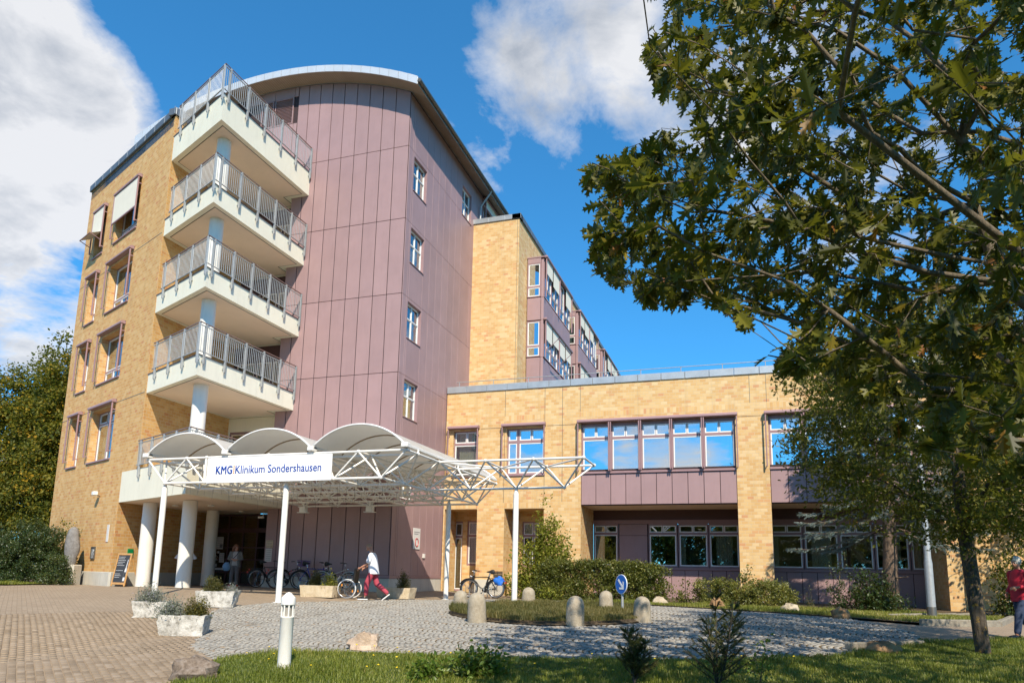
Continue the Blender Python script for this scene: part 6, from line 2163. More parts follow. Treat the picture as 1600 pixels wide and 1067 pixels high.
for sd in (1, -1):
    limb(jk, [(-.01, .175 * sd, 1.345), (.0, .255 * sd, 1.10), (.13, .14 * sd, 1.07)], [.068, .060, .047])
    jk.path([(.07, .13 * sd, .80), (.08, .12 * sd, 1.0), (.08, .11 * sd, 1.2), (.05, .09 * sd, 1.36)], [.06, .055, .055, .05], 10)
remesh(jk, 'jacket', M['greycloth'], wo, .013, 2)
tr = MB(); torso(tr, [((0, 0, .80), .12, .172), ((0, 0, .92), .12, .17)])
for sd in (1, -1):
    limb(tr, [(0, .085 * sd, .84), (.02, .10 * sd, .48), (0, .11 * sd, .13)], [.10, .078, .07])
remesh(tr, 'trousers', M['greytrouser'], wo, .013, 2)
for sd in (1, -1): shoe(wo, (-.03, .11 * sd, 0), (1, .25 * sd, 0), M['redshoe'], M['sandstone'], .9)
bag = thing('shoulder_bag', 'small faded blue shoulder bag hanging at the standing woman’s side'.replace('’s', ' side').replace(' side side', ' hip'), 'bag', (FX, FY, G(FX, FY)), to_cam - R(10), local=True)
mb = lump(14, 9, (.08, .15, .34), .12, 9, -.9); m2 = MB(Matrix.Translation((.07, -.30, .62))); m2.add(mb.v, mb.f); m2.build('pouch', M['bluebag'], bag, smooth=40)
mb = MB(); mb.path([(.05, -.28, .92), (.13, -.14, 1.04), (.145, -.03, 1.15), (.135, .07, 1.27), (.08, .12, 1.38), (-.02, .13, 1.42), (-.12, .05, 1.3), (-.15, -.1, 1.1), (-.08, -.26, .93)], .014, 6, sy=.3); mb.build('strap', M['navy'], bag, smooth=40)

# --- person in white behind the column
QX, QY = -8.72, -1.22
pw = thing('person', 'person in white standing hidden behind the front round column', 'person', (QX, QY, G(QX, QY)), math.atan2(EYE.y - QY, EYE.x - QX) + PI, local=True)
body = MB()
torso(body, [((0, 0, .84), .11, .165), ((0, 0, 1.0), .105, .15), ((0, 0, 1.2), .11, .165), ((0, 0, 1.36), .08, .14)])
for sd in (1, -1):
    limb(body, [(0, .09 * sd, .88), (.0, .10 * sd, .48), (0, .10 * sd, .08)], [.085, .055, .04])
    limb(body, [(0, .19 * sd, 1.34), (.02, .36 * sd, 1.14), (.17, .22 * sd, 1.12)], [.048, .040, .027])
    hand(body, (.17, .22 * sd, 1.12), (.5, -.6 * sd, .1), (-.3, 0, -.5), .5, .95, sd)
limb(body, [(0, 0, 1.36), (.01, 0, 1.45), (.02, 0, 1.54)], [.058, .05, .055])
H = head_shape(body, Vector((.02, 0, 1.56)), 0, 0, .97)
remesh(body, 'body', M['skin'], pw, .012, 2)
face_bits(pw, H, .97)
co = MB(); torso(co, [((0, 0, .70), .15, .20), ((0, 0, 1.0), .135, .185), ((0, 0, 1.2), .135, .19), ((0, 0, 1.38), .09, .13)])
for sd in (1, -1): limb(co, [(0, .19 * sd, 1.34), (.02, .37 * sd, 1.13), (.13, .27 * sd, 1.12)], [.072, .062, .055])
remesh(co, 'coat', M['scrubs'], pw, .014, 2)
tr = MB()
for sd in (1, -1): limb(tr, [(0, .09 * sd, .85), (.0, .10 * sd, .48), (0, .10 * sd, .12)], [.10, .08, .07])
remesh(tr, 'trousers', M['scrubs'], pw, .014, 2)
hr = MB(H); hr.sphere((-.02, 0, .035), .108, 14, 9, (1, .85, 1.05)); hr.build('hair', M['hair_short'], pw, smooth=True)
for sd in (1, -1): shoe(pw, (-.03, .10 * sd, 0), (1, .15 * sd, 0), M['signwhite'], M['signwhite'])

# --- person in red at the right edge, walking toward the left of the view
RX, RY = 18.84, -6.9
rp = thing('person', 'person in red jacket and dark jeans walking at the right edge', 'person', (RX, RY, G(RX, RY)), math.atan2(-CAM_R.y - .25 * CAM_F.y, -CAM_R.x - .25 * CAM_F.x), local=True)
body = MB()
torso(body, [((0, 0, .86), .115, .165), ((0, 0, 1.0), .11, .155), ((.0, 0, 1.2), .12, .17), ((0, 0, 1.40), .085, .15)])
kF, aF, kB, aB = Vector((.20, .09, .50)), Vector((.30, .09, .10)), Vector((-.06, -.09, .48)), Vector((-.32, -.09, .14))
limb(body, [(0, .09, .9), kF, aF], [.085, .06, .042]); limb(body, [(0, -.09, .9), kB, aB], [.085, .06, .042])
for sd, el, wr in ((1, Vector((.02, .25, 1.12)), Vector((.27, .17, 1.08))), (-1, Vector((-.08, -.25, 1.12)), Vector((.08, -.24, .95)))):
    limb(body, [(0, .19 * sd, 1.38), el, wr], [.05, .042, .028]); hand(body, wr, (wr - el), (0, -sd, -.3), .5, 1.0, sd)
limb(body, [(0, 0, 1.38), (.02, 0, 1.48), (.04, 0, 1.58)], [.06, .052, .056])
H = head_shape(body, Vector((.04, 0, 1.61)), R(10), R(8))
remesh(body, 'body', M['skin'], rp, .012, 2)
face_bits(rp, H)
jk = MB(); torso(jk, [((0, 0, .78), .15, .20), ((0, 0, 1.0), .145, .195), ((0, 0, 1.22), .145, .205), ((0, 0, 1.40), .10, .165), ((.01, 0, 1.47), .07, .085)])
for sd, el, wr in ((1, Vector((.02, .25, 1.12)), Vector((.20, .19, 1.09))), (-1, Vector((-.08, -.25, 1.12)), Vector((.04, -.245, .99)))):
    limb(jk, [(0, .19 * sd, 1.38), el, wr], [.075, .064, .052])
remesh(jk, 'jacket', M['redcloth'], rp, .014, 2)
tr = MB(); torso(tr, [((0, 0, .80), .125, .17), ((0, 0, .92), .125, .17)])
limb(tr, [(0, .09, .86), kF, aF + Vector((-.02, 0, .05))], [.105, .082, .068]); limb(tr, [(0, -.09, .86), kB, aB + Vector((.02, 0, .06))], [.105, .082, .068])
remesh(tr, 'trousers', M['jeans'], rp, .014, 2)
hr = MB(H); hr.sphere((-.02, 0, .035), .11, 14, 9, (1, .85, 1.04)); hr.build('hair', M['stonewhite'], rp, smooth=True)
shoe(rp, (.27, .09, 0), (1, 0, 0), M['blackpaint'], M['black']); shoe(rp, (-.36, -.09, .11), (1, 0, 0), M['blackpaint'], M['black'], pitch=R(32))
# ---------------------------------------------------------------- leaves and plants
def leaf_template(kind):
    if kind == 'oak':      # pointed lobes, stalk at the origin, tip along +x
        half = [(.0, .012), (.10, .03), (.16, .12), (.24, .20), (.25, .09), (.36, .17), (.46, .34), (.50, .20), (.49, .10), (.60, .17), (.72, .31), (.74, .17), (.70, .07), (.82, .10), (.90, .16), (.90, .05), (1.0, .0)]
    elif kind == 'oak_small':
        half = [(.0, .015), (.2, .16), (.28, .07), (.45, .32), (.52, .10), (.72, .27), (.76, .06), (1.0, .0)]
    elif kind == 'oval':
        half = [(.0, .02), (.25, .24), (.55, .30), (.85, .14), (1.0, .0)]
    elif kind == 'lance':
        half = [(.0, .02), (.35, .13), (.7, .10), (1.0, .0)]
    half = np.array(half)
    fold = .25
    top = np.c_[half[:, 0], half[:, 1], half[:, 1] * fold - .10 * half[:, 0] ** 2]
    bot = np.c_[half[:, 0], -half[:, 1], half[:, 1] * fold - .10 * half[:, 0] ** 2]
    n = len(half)
    mid = np.array([[.02, 0, 0], [.5, 0, -.03]])
    V = np.vstack([top, bot[:-1], [[0.0, 0, 0]]])
    # two halves along the midrib: stalk point, outline, tip
    iT = list(range(n)); iB = list(range(n, 2 * n - 1)); root = 2 * n - 1
    return V, [tuple([root] + iT), tuple([root] + [n - 1] + iB[::-1])]


def leaf_cloud(name, pos, tipdir, mat, parent, size, kind='oval', tint=None, up=.6, n_single=0, single='leaf', nrm=None, rand=.55):
    """leaves at points, tips along tipdir; 'n_single' nearest ones in view become pieces of their own"""
    V, P = leaf_template(kind)
    N = len(pos)
    pos = np.asarray(pos, float)
    X = unit(np.asarray(tipdir, float) + rng.normal(0, rand * .5, (N, 3)))
    Z0 = np.tile([0, 0, 1.0], (N, 1)) * up + rng.normal(0, rand, (N, 3))
    if nrm is not None: Z0 = Z0 + nrm
    Y = unit(np.cross(Z0, X)); Z = np.cross(X, Y)
    sc = np.asarray(size if np.ndim(size) else rng.uniform(.7, 1.2, N) * size)
    if tint is None: tint = np.clip(rng.normal(.45, .24, N), 0, 1)
    first = []
    if n_single:
        px, py, d = project(pos)
        vis = np.where((px > 20) & (px < 1590) & (py > 10) & (py < 1060) & (d > 0))[0]
        # those that show largest: near ones first
        first = vis[np.argsort(d[vis] / sc[vis])][:n_single]
    rest = np.ones(N, bool); rest[first] = False
    off = np.array(OFF[top_of(parent).name]) if parent else np.zeros(3)
    me = fast_mesh(name, instance_verts(V, pos[rest] - off, X[rest], Y[rest], Z[rest], sc[rest]), len(V), P, np.asarray(tint)[rest])
    o = put(name, me, mat, parent)
    if parent: tag(o, kind='stuff') if n_single else None
    if len(first):
        vars_ = [(t, fast_mesh(single, V, len(V), P, [t])) for t in np.linspace(.02, .98, 9)]
        for _, v in vars_: v.materials.append(mat)
        for i in first:
            me1 = min(vars_, key=lambda q: abs(q[0] - tint[i]))[1]
            q = put(single, me1, None, parent)
            m3 = Matrix((X[i], Y[i], Z[i])).transposed()
            q.location = pos[i] - off
            q.rotation_euler = m3.to_euler()
            q.scale = (float(sc[i]),) * 3
    return o


class Skeleton:
    """branches grown from a trunk toward twig tips"""
    def __init__(self, trunk, radii=None):
        self.p = [np.array(trunk[0], float)]; self.par = [-1]; self.dist = [0.0]
        for q in trunk[1:]:
            self.add(np.array(q, float), len(self.p) - 1)
        self.ntrunk = len(self.p)
    def add(self, q, par):
        self.p.append(q); self.par.append(par); self.dist.append(self.dist[par] + np.linalg.norm(q - self.p[par]))
        return len(self.p) - 1
    def limb(self, pts, par):
        for q in pts: par = self.add(np.array(q, float), par)
        return par
    def grow(self, tips, seg=.35, bend=.25, start=0):
        tips = sorted(tips, key=lambda t: np.linalg.norm(t - self.p[self.ntrunk - 1]))
        ends = []
        for t in tips:
            A = np.array(self.p[start:])
            d = np.linalg.norm(A - t, axis=1)
            cost = d + .35 * np.array(self.dist[start:])
            i = int(np.argmin(cost)) + start
            a = self.p[i]; L = np.linalg.norm(t - a)
            n = max(1, int(L / seg))
            sag = np.array([0, 0, 1.0]) * L * bend * rng.uniform(-.2, 1.0)
            par = i
            for k in range(1, n + 1):
                f = k / n
                q = a + (t - a) * f + sag * f * (1 - f) + rng.normal(0, .02 * L, 3) * (f < 1)
                par = self.add(q, par)
            ends.append((par, unit(t - a)))
        return ends
    def radii(self, tip=.004, expo=2.2, base=None):
        n = len(self.p); w = np.zeros(n)
        kids = [0] * n
        for i in range(1, n): kids[self.par[i]] += 1
        for i in range(n - 1, 0, -1):
            if kids[i] == 0: w[i] = max(w[i], tip ** expo)
            w[self.par[i]] += w[i]
        r_ = w ** (1 / expo)
        if base: r_ = r_ * (base / r_[0]) ** (np.clip(r_ / r_[0], 0, 1) ** .35)
        return r_
    def mesh(self, mb, r_, n=6, lo=0.0, hi=9.0):
        kids = {}
        for i in range(1, len(self.p)): kids.setdefault(self.par[i], []).append(i)
        done = set()
        for i in range(1, len(self.p)):
            if i in done: continue
            chain = [self.par[i], i]; done.add(i)
            while True:
                ks = [k for k in kids.get(chain[-1], []) if k not in done]
                if not ks: break
                k = max(ks, key=lambda q: r_[q]); chain.append(k); done.add(k)
            pts = [Vector(self.p[c]) for c in chain]
            rad = [r_[c] for c in chain]; rad[0] = min(rad[0], rad[1] * 1.15)
            if rad[1] < lo or rad[1] >= hi: continue
            mb.path(pts, rad, n if rad[1] > .012 else 4, cap=False)


def cam_pt(px, py, D):
    """a point seen at picture position (px,py), D metres ahead"""
    v = _r * ((px - 800) / 1107) + _u * (-(py - 708.5) / 1107) + _f
    k = D / v.dot(CAM_F)
    return np.array(EYE + v * k)


# ---- near red oak: trunk stands right of the view, crown reaches over the drive
def near_oak():
    base = np.array([17.35, -17.55, G(17.35, -17.55)])
    t = thing('oak_tree', 'big red oak with large lobed leaves overhanging from the right', 'tree', tuple(base))
    top = [base, base + [0, 0, 1.2], base + [-.05, .05, 2.4], base + [-.15, .1, 3.6], base + [-.2, .1, 5.0], base + [-.25, .1, 6.6], base + [-.3, .1, 8.2]]
    sk = Skeleton(top)
    # leading limbs
    def go(start, pts): sk.limb([cam_pt(*p) for p in pts], start)
    go(2, [(1560, 440, 6.5), (1450, 425, 6.4), (1350, 395, 6.2), (1230, 350, 6.0), (1120, 330, 5.8), (1010, 300, 5.6)])
    go(3, [(1600, 420, 6.2), (1480, 400, 5.9), (1340, 370, 5.6), (1200, 430, 5.3), (1060, 440, 5.2)])
    go(3, [(1590, 290, 6.6), (1500, 220, 6.4), (1400, 110, 6.1), (1310, 50, 6.0), (1200, 10, 5.9)])
    go(3, [(1560, 330, 6.8), (1420, 300, 6.6), (1280, 220, 6.2), (1180, 170, 5.9), (1070, 110, 5.8)])
    go(2, [(1580, 520, 6.8), (1480, 540, 6.7), (1390, 560, 6.5), (1280, 520, 6.3)])
    go(2, [(1620, 600, 7.2), (1540, 620, 7.2), (1460, 640, 7.0)])
    go(4, [(1700, 120, 6.5), (1640, 20, 6.2), (1560, -80, 6.0)])
    # limbs to the sunny side, over and behind the viewer's right
    for k in range(7):
        a = R(-150 + k * 38)
        q = base + np.array([math.cos(a) * 2.2, math.sin(a) * 2.2, 4.2 + .5 * (k % 3)])
        sk.limb([q * .5 + (base + [0, 0, 3.0]) * .5, q, q + np.array([math.cos(a) * 1.6, math.sin(a) * 1.6, 1.0])], 3 + k % 3)
    # twig tips: inside the crown, clear of the open view to its left
    OUT = [(985, -40), (1045, 20), (1000, 60), (1005, 120), (1040, 170), (1010, 225), (925, 245), (915, 280), (940, 320), (925, 400), (945, 440), (985, 470), (1040, 490), (1090, 470), (1130, 490), (1160, 520), (1195, 500), (1230, 520), (1185, 560), (1210, 590), (1290, 575), (1330, 640), (1420, 700), (1500, 730), (1620, 760), (1900, 760), (1900, -900), (1000, -900)]
    tips = []
    n = 0
    ctr = base + np.array([-1.2, -.2, 5.3])
    while len(tips) < 1050 and n < 90000:
        n += 1
        d = rand_dirs(1)[0]; r_ = rng.uniform(.35, 1.0) ** .5
        q = ctr + d * r_ * np.array([6.4, 5.6, 4.6])
        if q[2] < base[2] + 2.0 or np.linalg.norm(q - np.array(EYE)) < 4.3: continue
        x, y, z = project(q[None])
        x, y, z = x[0], y[0], z[0]
        if z > .2 and -350 < x < 2000 and -500 < y < 1100:
            if not inside(OUT, np.array([x]), np.array([y]))[0]: continue
        elif z <= .2 and (q - np.array(EYE)) @ np.array(CAM_R) < -.5: continue
        tips.append(q)
    # a denser visible edge
    for _ in range(620):
        while True:
            x, y = rng.uniform(915, 1620), rng.uniform(-30, 745)
            if inside(OUT, np.array([x]), np.array([y]))[0]: break
        tips.append(cam_pt(x, y, rng.uniform(4.9, 8.6)))
    for (x, y) in ((925, 255), (918, 275), (950, 262), (930, 330), (935, 405), (955, 385), (990, 455), (1012, 60), (1008, 100), (1040, 30), (1150, 500), (1060, 478), (1200, 555), (1225, 580)):
        tips.append(cam_pt(x, y, rng.uniform(5.2, 6.0)))
    # sunny half of the crown: tips added out of view to shade the lawn
    k = 0
    while k < 340:
        q = ctr + rand_dirs(1)[0] * rng.uniform(.2, 1.0) ** .5 * np.array([5.2, 5.0, 4.4]) + np.array([1.0, -1.6, .6])
        x, y, z = project(q[None])
        if q[2] < base[2] + 2.2 or (z[0] > .2 and 0 < x[0] < 1600 and -60 < y[0] < 1100) or np.linalg.norm(q - np.array(EYE)) < 3.0: continue
        if z[0] > .2 and x[0] < 900: continue
        if (q - np.array(EYE)) @ np.array(CAM_R) < .3: continue
        tips.append(q); k += 1
    ends = sk.grow(tips, .35, .15, 2)
    r_ = sk.radii(.0035, 2.25, .21)
    mb = MB(); sk.mesh(mb, r_, 8, .03); mb.build('trunk', M['bark_pale'], t, smooth=True)
    mb = MB(); sk.mesh(mb, r_, 5, 0, .03); tag(mb.build('twigs', M['bark_pale'], t, smooth=True), kind='stuff')
    P, T, S_ = [], [], []
    for (i, dr) in ends:
        e = sk.p[i]; k = int(rng.integers(8, 15))
        for j in range(k):
            rd = unit(rng.normal(0, 1, 3))
            side = rd - dr * (rd @ dr)
            q = e - dr * rng.uniform(0, .28) + side * .01
            P.append(q); T.append(dr * rng.uniform(.2, .9) + unit(side) * .8 + np.array([0, 0, -.45])); S_.append(rng.uniform(.12, .215))
    P, T, S_ = np.array(P), np.array(T), np.array(S_)
    x, y, z = project(P + unit(T) * S_[:, None] * .7)
    ok = (z < .2) | inside(OUT, x, y) | (x > 1620) | (y < -30) | ((np.abs(x - 915) < 60) & (y > 240) & (y < 440))
    P, T, S_ = P[ok], T[ok], S_[ok]
    tint = np.clip(rng.normal(.42, .26, len(P)), 0, 1)
    leaf_cloud('foliage', P, T, OAK, t, S_, 'oak', tint, .75, 300, 'leaf', rand=.5)
near_oak()


def broad_tree(name, label, base, h_trunk, ctr, rad, ntips, per, size, mat, kind, bark='bark', base_r=.15, mask=None, lean=(0, 0), tint_shift=0.0, group=None, lower=-9, n_single=0, up=.55, shell=.4, cat='tree'):
    base = np.array(base, float)
    t = thing(name, label, cat, tuple(base), group=group)
    ctr = np.array(ctr, float); rad = np.array(rad, float)
    trunk = [base + [0, 0, -.1]] + [base + np.array([lean[0] * f, lean[1] * f, h_trunk * f]) for f in (.25, .5, .75, 1.0)]
    topz = ctr[2] + rad[2] * .55
    for f in (.35, .7, 1.0):
        trunk.append(np.array([base[0] + lean[0] + (ctr[0] - base[0] - lean[0]) * f, base[1] + lean[1] + (ctr[1] - base[1] - lean[1]) * f, base[2] + h_trunk + (topz - base[2] - h_trunk) * f]))
    sk = Skeleton(trunk)
    tips = []
    n = 0
    while len(tips) < ntips and n < ntips * 30:
        n += 1
        q = ctr + rand_dirs(1)[0] * rng.uniform(shell, 1.0) ** .6 * rad * (1 + .12 * math.sin(n * 1.7))
        if q[2] < base[2] + lower: continue
        if mask is not None:
            x, y, z = project(q[None])
            if not inside(mask, x, y)[0]: continue
        tips.append(q)
    ends = sk.grow(tips, .4, .15, 3)
    r_ = sk.radii(.004, 2.2, base_r)
    mb = MB(); sk.mesh(mb, r_, 8, .025); mb.build('trunk', M[bark], t, smooth=True)
    mb = MB(); sk.mesh(mb, r_, 4, 0, .025); 
    if mb.v: tag(mb.build('twigs', M[bark], t, smooth=True), kind='stuff')
    m = len(ends) * per
    E = np.repeat(np.array([sk.p[i] for i, _ in ends]), per, 0); D = np.repeat(np.array([d for _, d in ends]), per, 0)
    sp = size * 3.2
    P = E + rng.normal(0, 1, (m, 3)) * sp * np.array([.5, .5, .35]) - D * rng.uniform(0, sp, m)[:, None]
    T = D * .5 + unit(rng.normal(0, 1, (m, 3))) + np.array([0, 0, -.3])
    clump = np.repeat(rng.normal(0, .16, len(ends)), per)
    tint = np.clip(rng.normal(.42 + tint_shift, .18, m) + clump, 0, 1)
    leaf_cloud('crown', P, T, mat, t, rng.uniform(.7, 1.25, m) * size, kind, tint, up, n_single)
    if not n_single: tag([c for c in t.children if c.name.startswith('crown')][0], kind='stuff')
    return t


# ---- young oak with its trunk in the lawn
b = (17.18, -10.20, G(17.18, -10.2))
broad_tree('oak_tree', 'young oak on a dark lichened trunk standing in the shaded lawn', b, 2.2, (17.05, -9.9, 3.55), (3.9, 3.0, 2.55), 820, 52, .098, OAK2, 'oak_small', 'bark', .125, mask=[(1215, 600), (1240, 640), (1225, 700), (1250, 760), (1265, 800), (1330, 840), (1400, 870), (1460, 860), (1510, 850), (1560, 880), (1700, 930), (1900, 900), (1900, 300), (1300, 480), (1245, 560)], lean=(-.12, .05), lower=1.7)

# ---- trees behind the annex end and at the right margin
broad_tree('maple_tree', 'yellow-green broadleaf tree behind the right end of the annex', (23.0, 4.2, G(23, 4)), 2.0, (23.0, 4.0, 5.4), (2.9, 2.7, 4.6), 300, 60, .13, HORN, 'oval', 'bark', .14, group='broadleaf trees at the margins')
for (x, y, h, tn, lab) in ((-26.2, 3.6, 6.0, .10, 'tall hornbeam cut by the left edge of the view'), (-24.1, 3.9, 6.3, .02, 'tall hornbeam standing between its two neighbours at the left'), (-21.9, 3.4, 6.6, .14, 'tall pointed hornbeam nearest the brick block, turning yellow')):
    broad_tree('hornbeam_tree', lab, (x, y, G(x, y)), 2.2, (x, y, h), (1.9, 1.9, h - .4), 420, 70, .16, HORN, 'oval', 'bark', .16, tint_shift=tn, group='hornbeams at the left margin', shell=.2)


# ---- trees on the far side of the drive, behind the viewer: seen mirrored in the windows
for k, nm in enumerate(('leftmost', 'second', 'third', 'fourth', 'fifth', 'sixth', 'rightmost')):
    x, y, h = -12 + k * 8.2, -53 - 2.5 * (k % 2), 5.6 + .7 * (k % 3)
    broad_tree('lime_tree', 'broad lime tree across the street behind the viewer, %s of its row' % nm, (x, y, G(x, y)), 1.4, (x, y, h - 1.6), (5.6, 4.2, h), 190, 44, .46, OAK2, 'oval', 'bark', .22, group='lime trees across the street', shell=.15)


# ---- shrubs
def shrub(name, label, x, y, rad, h, n_stem, per, size, mat, kind='oval', group=None, z0=0.0, tint=0.0, cat='shrub', spread=1.0, bark='bark', shell=.5, up=.5, base=None, thick=.02, flat=0.0, lobes=None):
    g = G(x, y) if base is None else base
    t = thing(name, label, cat, (x, y, g), group=group)
    sk = Skeleton([(x, y, g - .05), (x, y, g + max(.03, h * .08))])
    tips = []
    for k in range(n_stem):
        d = rand_dirs(1)[0]; d[2] = abs(d[2])
        if lobes:
            lx, ly, lr, lh = lobes[k % len(lobes)]
        else:
            lx, ly, lr, lh = 0, 0, 1, 1
        f = rng.uniform(shell, 1.0)
        q = np.array([x + rad[0] * (lx + d[0] * f * lr), y + rad[1] * (ly + d[1] * f * lr), g + z0 + (h - z0) * lh * (max(.08, d[2] * f) if flat <= 0 else min(1, max(.1, d[2] * f * (1 + flat))))])
        tips.append(q)
    ends = sk.grow(tips, .25, .12, 0)
    r_ = sk.radii(.003, 2.2, thick)
    mb = MB(); sk.mesh(mb, r_, 5); tag(mb.build('stems', M[bark], t, smooth=True), kind='stuff')
    m = len(ends) * per
    E = np.repeat(np.array([sk.p[i] for i, _ in ends]), per, 0); D = np.repeat(np.array([d for _, d in ends]), per, 0)
    sp = size * 2.4 * spread
    P = E + rng.normal(0, 1, (m, 3)) * sp * .55 - D * rng.uniform(0, sp * 1.3, m)[:, None]
    P[:, 2] = np.maximum(P[:, 2], g + .01)
    T = D * .6 + unit(rng.normal(0, 1, (m, 3))) + np.array([0, 0, .1])
    clump = np.repeat(rng.normal(0, .14, len(ends)), per)
    tt = np.clip(rng.normal(.45 + tint, .2, m) + clump, 0, 1)
    tag(leaf_cloud('leaves', P, T, mat, t, rng.uniform(.5, 1.4, m) * size, kind, tt, up), kind='stuff')
    return t


shrub('shrub', 'airy bright green shrub with bare stems against the annex pier', 5.55, 2.3, (1.55, .9), 4.0, 380, 40, .095, LIME, 'oval', thick=.035, shell=.3, lobes=[(.05, 0, .6, 1), (.38, 0, .55, .9), (-.5, 0, .5, .62), (.15, .1, .5, .98), (-.15, 0, .6, .75), (.3, 0, .5, .6)])
shrub('hedge', 'long low clipped dark green hedge below the annex windows', 8.1, 1.35, (2.6, .85), 1.38, 640, 64, .065, HEDGE, 'oval', cat='hedge', flat=.55, shell=.55, thick=.03, lobes=[(-.6, 0, .5, 1), (-.1, 0, .5, 1.0), (.35, 0, .5, .98), (.68, 0, .34, .9)])
shrub('shrub', 'small bright green seedling patch at the left end of the hedge', 6.25, .95, (.5, .4), .55, 40, 22, .075, LIME, 'oval')
shrub('shrub', 'low olive cotoneaster mound left of the second annex pier', 12.35, 1.0, (1.1, .75), .85, 160, 60, .055, HEDGE, 'oval', tint=.2, flat=.4)
shrub('shrub', 'low olive cotoneaster mound in front of the second annex pier', 13.9, .6, (1.0, .75), .80, 160, 60, .055, HEDGE, 'oval', tint=.22, flat=.4)
shrub('shrub', 'leafy upright shrub poking above the mounds beside the pier', 13.25, 1.2, (.45, .4), 1.55, 40, 18, .08, HEDGE, 'oval', tint=.05, shell=.2)
shrub('shrub', 'thin rose shrub between hedge and olive mounds', 11.0, 1.6, (.45, .4), 1.15, 34, 14, .07, HEDGE, 'oval', shell=.2)
shrub('sapling', 'thin dark twiggy sapling in front of the mauve base panels', 16.15, .6, (.65, .5), 2.1, 70, 24, .055, DARKLEAF, 'oval', shell=.15, thick=.03)
shrub('shrub', 'dark broad-leaved shrub with tiered shoots right of the twiggy sapling', 17.0, .5, (.8, .5), 1.6, 100, 34, .085, DARKLEAF, 'oval', shell=.2, up=1.2)
shrub('shrub', 'dark low shrub at the foot of the spruce trunk', 17.75, 1.0, (.6, .45), .85, 60, 22, .07, DARKLEAF, 'oval')
shrub('sapling', 'tiny dark fir seedling left of the twiggy sapling', 15.2, .55, (.25, .22), .85, 26, 14, .05, YEW, 'lance', shell=.15)
shrub('shrub', 'large dark evergreen shrub at the left margin below the hornbeams', -14.9, -3.1, (1.9, 1.2), 2.7, 520, 80, .065, DARKLEAF, 'oval', shell=.55, thick=.04)
shrub('shrub', 'second dark evergreen shrub cut by the left edge of the view', -17.4, -3.4, (1.8, 1.3), 2.5, 480, 80, .065, DARKLEAF, 'oval', shell=.55, thick=.04)
shrub('shrub', 'yellow-green climbing shrub against the brick corner beside the sculpture', -14.3, -2.0, (.95, .55), 3.0, 130, 26, .08, HORN, 'oval', shell=.25, tint=.05)
shrub('shrub', 'ivy-green ground shrub around the sculpture pedestal', -12.75, -3.65, (.85, .5), 1.05, 170, 34, .055, DARKLEAF, 'oval', tint=.15, flat=.3)
shrub('shrub', 'leafy bush at the right edge behind the person in red', 22.1, 1.9, (1.3, 1.1), 3.2, 240, 44, .09, HORN, 'oval', shell=.3, tint=-.1, lobes=[(0, 0, 1, 1), (-.5, -.2, .7, .8), (.4, .2, .8, .9)])
shrub('shrub', 'low shady bush at the right margin beyond the kerb', 21.6, .9, (.8, .6), 1.4, 110, 44, .08, DARKLEAF, 'oval', tint=.2)
# plants in the troughs
def in_trough(k): x, y, L, Wd, H, rz = PL[k][:6]; return x, y, G(x, y) + H - .09, rz
for k, dx, nm, lab, rad, h, m_, kd, n_, per, sz, tn in (
        (0, .20, 'box_shrub', 'olive-brown box shrub in the nearest whitewashed trough', (.26, .24), .46, BOX, 'oval', 150, 30, .028, .1),
        (0, -.24, 'lavender', 'silvery lavender cushion in the nearest whitewashed trough', (.27, .25), .40, SILVER, 'lance', 130, 26, .05, .1),
        (1, -.05, 'lavender', 'silvery lavender with purple tips in the half-hidden trough', (.36, .26), .42, SILVER, 'lance', 150, 26, .05, .15),
        (2, -.10, 'box_shrub', 'olive box shrub in the trough by the second canopy post', (.30, .25), .48, BOX, 'oval', 150, 30, .028, .0),
        (2, .34, 'flower_cushion', 'pale green flowering cushion in the trough by the second canopy post', (.16, .16), .26, SILVER, 'oval', 50, 26, .03, .25),
        (3, -.20, 'box_shrub', 'upright dark box shrub in the sunny sandstone planter', (.24, .2), .62, BOX, 'oval', 130, 30, .028, -.1),
        (3, .32, 'hydrangea', 'browning yellow-green flowering plant in the sunny sandstone planter', (.26, .2), .42, LIME, 'oval', 60, 24, .045, .2),
        (4, .25, 'box_shrub', 'dark cone-shaped box shrub in the shaded sandstone planter', (.25, .2), .66, BOX, 'oval', 130, 30, .028, -.15)):
    x, y, z, rz = in_trough(k)
    shrub(nm, lab, x + dx * math.cos(rz), y + dx * math.sin(rz), rad, h, n_, per, sz, m_, kd, base=z, tint=tn, cat='plant', shell=.35, thick=.012, spread=1.2, group='plants in the stone troughs')


# ---- blue spruce
def needle_spray():
    """a flat spray of needles on a short shoot"""
    V, F = [], []
    for k in range(13):
        x = k / 12
        for s_ in (-1, 1):
            b = len(V)
            V += [(x * .75, 0, 0), (x * .75 + .055, 0, .01), (x * .75 + .17, s_ * .20 * (1 - .45 * x), .05 * ((k % 3) - 1))]
            F.append((b, b + 1, b + 2))
        b = len(V)
        V += [(x * .75, -.02, 0), (x * .75 + .03, .02, 0), (x * .75 + .15, 0.02 * (-1) ** k, .17)]
        F.append((b, b + 1, b + 2))
    return np.array(V), F
SPV, SPF = needle_spray()


def sprays(name, P, D, size, mat, parent, tint):
    N = len(P)
    X = unit(D); Z0 = np.tile([0, 0, 1.0], (N, 1)) * .5 + rng.normal(0, 1.0, (N, 3)); Y = unit(np.cross(Z0, X)); Z = np.cross(X, Y)
    off = np.array(OFF[top_of(parent).name])
    me = fast_mesh(name, instance_verts(SPV, P - off, X, Y, Z, size), len(SPV), SPF, tint)
    return tag(put(name, me, mat, parent), kind='stuff')


